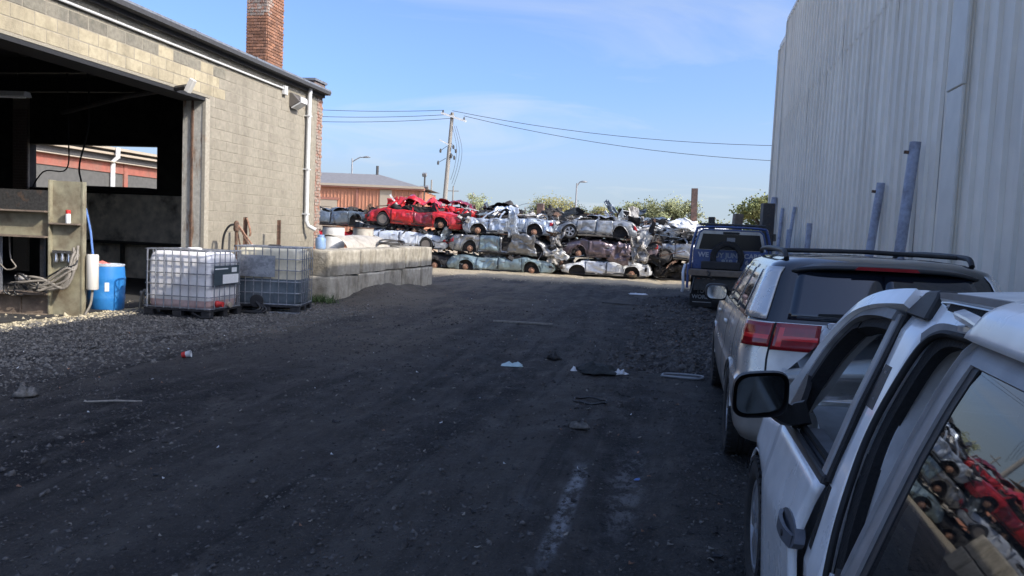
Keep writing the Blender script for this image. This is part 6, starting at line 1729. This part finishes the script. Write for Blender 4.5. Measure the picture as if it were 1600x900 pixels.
torn('crushed white bumper skin at the right stack foot', (-4.75, 32.55, 0.9), 0.8, 0.4, 'bumper_white', 9, (R(15), R(10), 0), 0.14)
torn('dented pale grille piece between the middle and right stacks', (-4.95, 32.7, 1.55), 0.5, 0.7, 'wreck_alu', 10, (R(5), R(5), 0), 0.16)

# loose scrap wedged between and over the stacked bodies: nobody could count it
def scrap_mass(name, label, m_, n, seed):
    rr = random.Random(seed); g = MB()
    for k in range(n):
        zone = rr.random()
        if zone < 0.30: x = rr.choice((-9.5, -4.85, -0.95, -13.8))+rr.gauss(0, 0.32); z = rr.uniform(0.1, 2.5)
        elif zone < 0.62: x = rr.uniform(-14.5, 1.6); z = rr.choice((0.78, 1.62, 1.66))+rr.gauss(0, 0.07)
        elif zone < 0.86: x = rr.uniform(-9.6, 1.8); z = 2.45+rr.gauss(0, 0.22)-(0.35 if x > -1.2 else 0)
        else: x = rr.uniform(-1.6, 1.0); z = rr.uniform(0.05, 1.9)
        y = rr.uniform(32.75, 34.6) if zone < 0.62 else rr.uniform(32.9, 35.5)
        if zone >= 0.86: y += 0.6
        c = Vector((x, y, z))
        t = rr.random()
        if t < 0.45:
            e1 = Vector((rr.gauss(0, 0.26), rr.gauss(0, 0.12), rr.gauss(0, 0.12))); e2 = Vector((rr.gauss(0, 0.06), rr.gauss(0, 0.10), rr.gauss(0, 0.15)))
            s0 = rr.uniform(0, 90)
            g.grid(lambda a, b: c+e1*(2*a-1)+e2*(2*b-1)+noise.noise_vector(Vector((a*2.5+s0, b*2.5, s0)))*0.09, 5, 4)
        elif t < 0.8:
            pts = [c+Vector((rr.gauss(0, 0.16)*i, rr.gauss(0, 0.05), rr.gauss(0, 0.09))) for i in range(4)]
            g.tube(smooth_pts(pts, 3), rr.uniform(0.008, 0.022), 5)
        else:
            g.rbox(c, (rr.uniform(0.06, 0.25), rr.uniform(0.06, 0.2), rr.uniform(0.05, 0.16)), (rr.uniform(0, 3), rr.uniform(0, 3), rr.uniform(0, 3)))
    return kind(g.build(name, m_, fix=False), 'stuff', label)
scrap_mass('debris', 'blackened loose scrap wedged between the stacked wrecks', 'wreck_dark', 210, 1)
scrap_mass('debris', 'dull aluminium scrap wedged between the stacked wrecks', 'wreck_alu', 150, 2)
scrap_mass('debris', 'rusty scrap wedged between the stacked wrecks', 'steel_rust', 120, 3)
scrap_mass('debris', 'pale torn scrap wedged between the stacked wrecks', 'bumper_white', 70, 4)
scrap_mass('debris', 'black rubber and wiring wedged between the stacked wrecks', 'rubber', 160, 5)
scrap_mass('debris', 'grey painted scrap wedged between the stacked wrecks', 'paint_slate', 90, 6)

# ================================================================== BACKGROUND
ob = thing('orange_shed', 'orange ribbed metal shed with grey hip roof behind the wrecks', 'building', (-20.6, 60, 0), R(8))
def osheet(w):
    mb = MB()
    n = max(1, int(w/0.3))
    for k in range(n):
        x = -w + k*w/n; s_ = w/n
        mb.add([(x, 0, 0), (x+s_*0.72, 0, 0), (x+s_*0.72, 0, 5.0), (x, 0, 5.0)], [(0, 1, 2, 3)])
        mb.add([(x+s_*0.72, 0, 0), (x+s_*0.78, -0.05, 0), (x+s_*0.78, -0.05, 5.0), (x+s_*0.72, 0, 5.0)], [(0, 1, 2, 3)])
        mb.add([(x+s_*0.78, -0.05, 0), (x+s_*0.94, -0.05, 0), (x+s_*0.94, -0.05, 5.0), (x+s_*0.78, -0.05, 5.0)], [(0, 1, 2, 3)])
        mb.add([(x+s_*0.94, -0.05, 0), (x+s_, 0, 0), (x+s_, 0, 5.0), (x+s_*0.94, -0.05, 5.0)], [(0, 1, 2, 3)])
    return mb
pme = osheet(1.8).mesh('wall_panel'); pme.materials.append(M['orange_metal'])
for k in range(10):
    o = mk('wall_panel', pme, None, ob); o.location = (-k*1.8, 0, 0)
    if k < 4: o = mk('wall_panel', pme, None, ob); o.rotation_euler = (0, 0, R(90)); o.location = (0.0, 1.8+k*1.8, 0)
MB().box(-17.95, -0.1, 0.06, 7.1, 0, 4.95).build('core', 'orange_trim', ob)
for x in (0.02, -5.3, -12.0):
    MB().box(x-0.1, x+0.1, -0.12, 0.04, 0, 5.0).build('wall_trim', 'orange_trim', ob)
MB().box(-18.2, 0.35, -0.35, 0.1, 5.0, 5.22).build('eave_trim', 'orange_trim', ob)
MB().box(-18.2, 0.36, -0.42, -0.352, 5.12, 5.3).build('gutter', 'door_beige', ob)
rfm = MB(); rfm.add([(-18.3, -0.4, 5.23), (0.4, -0.4, 5.23), (0.4, 7.6, 5.23), (-18.3, 7.6, 5.23), (-14, 3.6, 6.45), (-4.4, 3.6, 6.45)], [(0, 1, 5, 4), (1, 2, 5), (2, 3, 4, 5), (3, 0, 4), (0, 3, 2, 1)])
rf_ = rfm.build('roof', 'roof_grey', ob)
MB().tube([(-4.6, 3.6, 6.3), (-4.6, 3.6, 7.2)], 0.12, 8).build('vent_pipe', 'steel_dark', rf_, smooth=40)
MB().box(-9.3, -7.0, -0.10, 0.05, 0, 3.95).build('roller_door', 'door_beige', ob)
MB().box(-9.5, -6.8, -0.14, -0.06, 3.95, 4.15).build('door_lintel', 'orange_trim', ob)
MB().box(-3.4, -2.4, -0.07, -0.052, 3.2, 4.95).build('faded_panel', 'door_beige', ob)

# power pole
pole = thing('utility_pole', 'leaning wooden utility pole with crossarm carrying the wires', 'utility pole', (-17.15, 55, 0))
MB().tube([(0, 0, 0), (0.26, 0, 5.2), (0.54, 0, 10.6)], [0.20, 0.17, 0.13], 12).build('pole', 'wood_grey', pole, smooth=50)
MB().bar([(-0.3, -0.14, 10.55), (1.65, -0.14, 9.95)], 0.14, 0.12, (0, 1, 0)).build('crossarm', 'white_paint', pole)
for x in (-0.15, 0.5, 1.5):
    MB().lathe([(0, 0), (0.06, 0), (0.08, 0.06), (0.05, 0.12), (0.07, 0.17), (0, 0.22)], 10, 'Z', (x, -0.14, 10.6-(x+0.3)*0.31)).build('insulator', 'steel_dark', pole, smooth=40)
MB().bar([(0.40, -0.1, 8.2), (-0.35, -0.1, 8.55)], 0.10, 0.08, (0, 1, 0)).build('bracket', 'white_paint', pole)
for k, (x, z) in enumerate(((0.75, 7.9), (0.95, 7.6), (-0.25, 7.6), (0.6, 7.2), (-0.4, 6.7), (0.85, 7.1))):
    MB().lathe([(0, 0), (0.07, 0), (0.09, 0.15), (0.04, 0.3), (0, 0.3)], 8, 'Z', (x, -0.1, z)).build('fitting', 'steel_dark', pole, smooth=40)
    MB().tube([(x, -0.1, z+0.15), (x*0.3+0.3, -0.05, z+0.5)], 0.02, 5).build('fitting_arm', 'steel_dark', pole)
for k in range(3):
    MB().tube(smooth_pts([(0.6+0.15*k, -0.1, 9.6), (1.0+0.2*k, -0.1, 8.0), (0.9+0.2*k, -0.1, 6.6), (0.6+0.1*k, 0, 5.6-0.3*k)]), 0.014, 5).build('drop_wire', 'wire_black', pole)
for i, (a, b, sg, lab) in enumerate((
    ((-48, 52, 12.8), (-17.25, 54.9, 10.75), 1.0, 'upper wire between the garage roof and the utility pole'),
    ((-48, 52, 12.1), (-16.65, 54.9, 10.45), 1.1, 'middle wire between the garage roof and the utility pole'),
    ((-48, 52, 11.7), (-16.2, 54.9, 10.2), 1.2, 'lower wire between the garage roof and the utility pole'),
    ((-16.6, 54.9, 10.72), (32, 56, 11.2), 2.3, 'upper wire from the utility pole towards the warehouse'),
    ((-15.7, 54.9, 10.35), (32, 56, 9.6), 2.4, 'lower wire from the utility pole towards the warehouse'))):
    tag(MB().tube(arc_wire(a, b, sg, 24), 0.019, 5).build('overhead_wire', 'wire_black', smooth=60), lab, 'wire', 'overhead wires')
def street_lamp(label, loc, h, arm, r_=0.09):
    t = thing('street_lamp', label, 'street lamp', loc)
    MB().tube([(0, 0, 0), (0, 0, h*0.6), (0, 0, h)], [r_*1.3, r_, r_*0.8], 8).build('pole', 'pole_metal', t, smooth=50)
    MB().tube(smooth_pts([(0, 0, h-0.35), (arm*0.3, 0, h-0.1), (arm*0.65, 0, h+0.12), (arm, 0, h+0.12)]), r_*0.6, 7).build('arm', 'pole_metal', t, smooth=50)
    MB().grid(lambda a, b: (arm-0.15+0.8*a, 0.16*math.sin(math.pi*min(1, a+0.1))*math.cos(b*6.283), h+0.14+0.13*math.sin(math.pi*min(1, a*0.9+0.1))*math.sin(b*6.283)*(1 if b < 0.5 else 0.5)), 8, 12).build('lamp_head', 'lamp_head', t, smooth=50)
street_lamp('curved street lamp above the orange shed roof', (-31.2, 70, 0), 8.5, 1.3)
street_lamp('slim street lamp standing among the yellow trees', (-9.55, 75, 0), 7.1, 0.45)
fp = thing('floodlight_mast', 'slim mast with floodlights beside the orange shed', 'mast', (-20.45, 60.5, 0))
MB().tube([(0, 0, 0), (0, 0, 6.3)], 0.07, 8).build('mast', 'steel_dark', fp, smooth=50)
for x, z in ((0, 6.35), (-0.22, 5.25), (0.22, 5.3)):
    MB().rbox((x, -0.1, z), (0.36, 0.25, 0.30), (0.5, 0, 0)).build('floodlight', 'lamp_head', fp, bevel=0.03)
for i, (x, y, h, r_, lab) in enumerate(((-24.6, 75, 7.0, 0.10, 'thin bare pole between the mast and the utility pole'), (-26.7, 90, 7.4, 0.11, 'distant thin pole with short crossarm'), (-23.6, 88, 6.6, 0.08, 'faint distant pole behind the floodlight mast'))):
    t = thing('thin_pole', lab, 'pole', (x, y, 0), 0, 'distant thin poles')
    MB().tube([(0, 0, 0), (0, 0, h)], [r_*1.3, r_*0.8], 7).build('pole', 'wood_grey', t, smooth=50)
    if i: MB().bar([(-0.7, 0, h-0.6), (0.7, 0, h-0.6)], 0.1, 0.1, (0, 1, 0)).build('crossarm', 'wood_grey', t)
# steel section standing above the wrecks, and a stub
hp = thing('steel_column', 'rusty steel column standing upright above the end stack', 'steel column', (1.2, 45, 0), (0, R(-1.2), 0))
m_ = MB(); m_.box(-0.16, 0.16, -0.16, -0.145, 0, 4.8); m_.box(-0.16, 0.16, 0.145, 0.16, 0, 4.8); m_.build('flange', 'h_steel', hp)
MB().box(-0.012, 0.012, -0.145, 0.145, 0, 4.79).build('web', 'steel_dark', hp)
MB().box(0.162, 0.18, -0.15, 0.15, 0, 4.8).build('face_plate', 'h_steel', hp)
MB().box(-0.18, -0.162, -0.15, 0.15, 0, 4.8).build('face_plate', 'steel_dark', hp)
ht = thing('timber_post', 'square brown timber post among the yellow trees', 'post', (-7.85, 45, 0))
MB().box(-0.2, 0.2, -0.2, 0.2, 0, 3.6).build('post', 'h_steel', ht, bevel=0.02)
MB().box(-0.21, 0.21, -0.21, 0.21, 3.602, 3.64).build('cap', 'wood_grey', ht)

# ---- trees
def tree(name, label, x, y, h, w, leaf, seed, n=1500, gap=0.5, trunk=0.16, ls=0.30, low=0.25):
    rr = random.Random(seed)
    t = thing(name, label, 'tree', (x, y, 0), rr.uniform(0, 6), 'trees beyond the yard')
    tm = MB()
    tm.tube([(0, 0, 0), (0.1, 0.05, h*0.3), (-0.05, 0.1, h*0.6), (0, 0, h*0.85)], [trunk, trunk*0.8, trunk*0.5, trunk*0.15], 8)
    cl = []
    nl = int(16*max(1, w/3.0))
    for k in range(nl):
        a = rr.uniform(0, 6.283); z0 = h*rr.uniform(0.2, 0.7)
        zz = h*rr.uniform(low+0.15, 0.97)
        env = math.sin(math.pi*min(1, max(0.12, (zz/h-low*0.4)/(1.05-low*0.4))))**0.6
        rad = w*0.5*env*rr.uniform(0.35, 1.05)
        p1 = Vector((math.cos(a)*rad, math.sin(a)*rad, zz)); p0 = Vector((0, 0, min(z0, zz*0.75)))
        pm2 = p0.lerp(p1, 0.5)+Vector((rr.uniform(-.2, .2), rr.uniform(-.2, .2), rr.uniform(0, 0.3)))
        tm.tube([p0, pm2, p1], [trunk*0.4, trunk*0.25, 0.015], 5, cap=False)
        cl.append((p1, rr.uniform(0.35, 0.85)*w*0.17+0.25)); cl.append((pm2.lerp(p1, 0.4), rr.uniform(0.3, 0.6)*w*0.15+0.15))
    tm.build('trunk', 'bark', t, smooth=60)
    lm = MB()
    for k in range(n):
        c, r_ = cl[rr.randrange(len(cl))]
        d = Vector((rr.gauss(0, 1), rr.gauss(0, 1), rr.gauss(0, 0.75)))*r_*0.55
        p = c+d
        if p.z < h*low*0.6: continue
        s_ = ls*rr.uniform(0.5, 1.15)
        u = Vector((rr.gauss(0, 1), rr.gauss(0, 1), rr.gauss(0, 1))).normalized(); v = u.orthogonal().normalized()*s_*0.55; u *= s_
        lm.add([p-u*0.5, p+v*0.5, p+u*0.5, p-v*0.5], [(0, 1, 2, 3)])
    lm.build('crown', leaf, t, fix=False)
    return t
def tx(u, y): return (u-1046)*8.6e-4*y
for i, (u, y, h, w, lf, n, lab) in enumerate((
    (742, 80, 6.0, 3.0, 'leaf_pale', 900, 'small green tree behind the crimson wreck'),
    (862, 88, 6.2, 5.6, 'leaf_yellow', 2600, 'broad yellow tree beside the timber post'),
    (905, 92, 5.9, 5.4, 'leaf_yellow', 2400, 'yellow-green tree around the slim street lamp'),
    (938, 96, 5.7, 4.6, 'leaf_yellow', 2000, 'low olive tree right of the slim street lamp'),
    (968, 92, 5.4, 3.4, 'leaf_green', 1700, 'small dark green tree in the middle of the row'),
    (1000, 86, 6.0, 5.2, 'leaf_pale', 2400, 'airy pale tree with forked crown'),
    (1042, 84, 6.5, 3.8, 'leaf_pale', 1300, 'tall sparse tree left of the steel column'),
    (1068, 84, 6.0, 2.8, 'leaf_pale', 900, 'thin wispy tree touching the steel column'),
    (1022, 100, 5.6, 6.0, 'leaf_yellow', 2200, 'low bushy tree under the sparse ones'),
    (1112, 110, 4.4, 6.0, 'leaf_yellow', 1800, 'low yellow bush right of the steel column'),
    (1172, 56, 5.0, 3.6, 'leaf_green', 1800, 'green feathery tree above the blue truck'),
    (1200, 60, 4.9, 3.8, 'leaf_yellow', 1700, 'yellow-green tree at the warehouse corner'),
    (820, 120, 5.2, 7.0, 'leaf_green', 1700, 'distant green tree left of the timber post'),
    (960, 130, 6.0, 8.0, 'leaf_yellow', 1900, 'distant yellowish tree behind the row'),
    (1085, 130, 5.0, 8.0, 'leaf_green', 1700, 'distant low tree behind the steel column'),
    (780, 130, 4.5, 7.0, 'leaf_pale', 1400, 'faint distant tree behind the pale pickup'),
    (690, 140, 4.6, 9.0, 'leaf_pale', 1400, 'faint distant tree behind the utility pole'))):
    tree('leafy_tree', lab, tx(u, y), y, h, w, lf, 200+i, int(n*4.2), ls=0.25 if y < 100 else 0.42)

# ================================================================== LITTER ON THE LANE
def litter(name, label, cat, mb, m_, loc, rz=0.0, **k):
    o = mb.build(name, m_, **k); o.location = (loc[0], loc[1], gz(loc[0], loc[1])+(loc[2] if len(loc) > 2 else 0)); o.rotation_euler = (0, 0, rz)
    return tag(o, label, cat)
def scrap(w, l, h, seed, n=8, edge=0.25):
    g = MB(); s0 = Vector((seed*2.3, seed, 0))
    def f(a, b):
        q = Vector((a*3, b*3, 0))+s0
        r_ = 1-edge*abs(noise.noise(q*0.8))*2
        return ((a-0.5)*w*r_, (b-0.5)*l*r_, h*(0.3+abs(noise.noise(q))*1.4+0.4*noise.noise(q*2.5))*(1-(2*a-1)**4)*(1-(2*b-1)**4)+0.004)
    return g.grid(f, n, n)
c_ = thing('paper_cup', 'crushed white paper cup with red band on the lane', 'cup', (-5.48, 7.8, gz(-5.48, 7.8)+0.035), (0, R(78), R(20)))
MB().lathe([(0.028, -0.05), (0.042, 0.05), (0.044, 0.052), (0.040, 0.05), (0.026, -0.046)], 16, closed=True).build('cup', 'litter_white', c_, smooth=40)
MB().lathe([(0.030, -0.05), (0.0375, -0.005), (0.0385, -0.006), (0.031, -0.051)], 16, closed=True).build('band', 'red_plastic', c_, smooth=40)
litter('plastic_scrap', 'pale aqua plastic scrap lying in the middle of the lane', 'litter', scrap(0.30, 0.18, 0.05, 1), 'litter_aqua', (-1.88, 9.23), 0.2, solid=0.004, smooth=50)
litter('rock', 'pale angular rock on the near left of the lane', 'rock', scrap(0.16, 0.12, 0.08, 2, 7), 'stone_grey', (-5.45, 5.52), 0.6, smooth=25, solid=0.03)
litter('stick', 'thin bleached stick lying on the lane', 'stick', MB().tube([(-0.19, -0.09, 0.012), (0.02, 0.0, 0.022), (0.22, 0.10, 0.012)], 0.010, 6), 'stick', (-4.68, 5.64), 0.0)
litter('foam_sheet', 'flat white sheet lying far up the lane', 'litter', scrap(0.62, 0.35, 0.05, 3), 'litter_white', (-0.92, 23.2), 0.1, solid=0.006, smooth=50)
tr_ = MB()
P = [(-0.22, -0.07, 0.02), (-0.16, 0.10, 0.02), (0.14, 0.13, 0.02), (0.26, 0.05, 0.025), (0.22, -0.09, 0.02), (0.0, -0.12, 0.022), (-0.22, -0.07, 0.02)]
tr_.tube(smooth_pts(P, 4), 0.014, 6)
fo = litter('trim_frame', 'pale bent trim frame lying beside the parked cars', 'scrap', tr_, 'letter_grey', (0.19, 9.19), 0.0, smooth=50)
MB().grid(lambda a, b: ((a-0.45)*0.36, (b-0.45)*0.17, 0.012+0.01*noise.noise(Vector((a*4, b*4, 1)))), 6, 4).build('backing', 'plastic_black', fo)
litter('dark_cloth', 'crumpled dark cloth lying on the lane', 'cloth', scrap(0.52, 0.5, 0.10, 5, 14, 0.4), 'cloth_dark', (-0.78, 9.1), 0.3, solid=0.006, smooth=40)
litter('torn_paper', 'torn white paper at the edge of the dark cloth', 'litter', scrap(0.20, 0.14, 0.06, 6, 8, 0.6), 'litter_white', (-0.50, 9.0), 0.5, solid=0.003, smooth=40)
litter('paper_scrap', 'small white paper scrap left of the dark cloth', 'litter', scrap(0.08, 0.07, 0.05, 7, 6), 'litter_white', (-1.08, 9.08), 0.4, solid=0.003)
litter('wire_ring', 'flattened black wire ring on the lane', 'wire', MB().tube([(0.16*math.cos(a*0.35)+0.01*math.sin(a*3), 0.14*math.sin(a*0.35), 0.012+0.008*math.sin(a*1.7)) for a in range(19)], 0.009, 6), 'hose_black', (-0.70, 7.39), 0, smooth=60)
litter('rock', 'flat pinkish rock in the near wheel track', 'rock', scrap(0.16, 0.08, 0.05, 9, 7), 'stone_grey', (-0.67, 6.25), 0.2, smooth=25, solid=0.02)
litter('rubber_scrap', 'black rubber scrap beyond the aqua plastic', 'scrap', scrap(0.18, 0.2, 0.08, 10, 8), 'rubber', (-1.46, 9.94), 0.9, solid=0.01, smooth=40)
litter('blue_scrap', 'tiny blue plastic scrap in the near wheel track', 'litter', scrap(0.05, 0.02, 0.012, 11, 4), 'hose_blue', (-0.14, 5.2), 0.3, solid=0.003)
litter('wood_strip', 'thin grey timber strip across the far lane', 'timber', MB().rbox((0, 0, 0.02), (1.1, 0.05, 0.03)), 'wood_grey', (-2.6, 13.6), 0.1)
litter('flat_bar', 'dark flat bar lying near the white sheet', 'scrap', MB().rbox((0, 0, 0.02), (0.9, 0.08, 0.03)), 'steel_dark', (-1.2, 19.2), -0.1)

# crumbs of litter pressed into the lane: nobody could count them
def crumbs(label, m_, n, seed, s0, s1):
    rr = random.Random(seed); g = MB()
    for k in range(n):
        x = rr.uniform(-7.5, 1.0); y = 2.6+18*rr.random()**1.4
        c = Vector((x, y, gz(x, y)+0.006)); a = rr.uniform(0, 6.28); L_ = rr.uniform(s0, s1); w = L_*rr.uniform(0.15, 0.7)
        u = Vector((math.cos(a), math.sin(a), rr.uniform(-0.15, 0.15))); v = Vector((-math.sin(a), math.cos(a), rr.uniform(-0.3, 0.3)))
        g.add([c-u*L_-v*w*0.6, c+u*L_*0.3-v*w, c+u*L_, c+u*L_*0.2+v*w, c-u*L_*0.7+v*w*0.8+Vector((0, 0, 0.012))], [(0, 1, 2, 3, 4)])
    kind(g.build('litter', m_, fix=False, solid=0.004), 'stuff', label)
crumbs('tiny white plastic crumbs over the lane', 'litter_white', 70, 1, 0.005, 0.016)
crumbs('grey chips and splinters over the lane', 'stick', 260, 2, 0.006, 0.024)
crumbs('black rubber scraps over the lane', 'rubber', 180, 3, 0.008, 0.03)
crumbs('rusty flakes over the lane', 'rust_light', 90, 4, 0.006, 0.018)
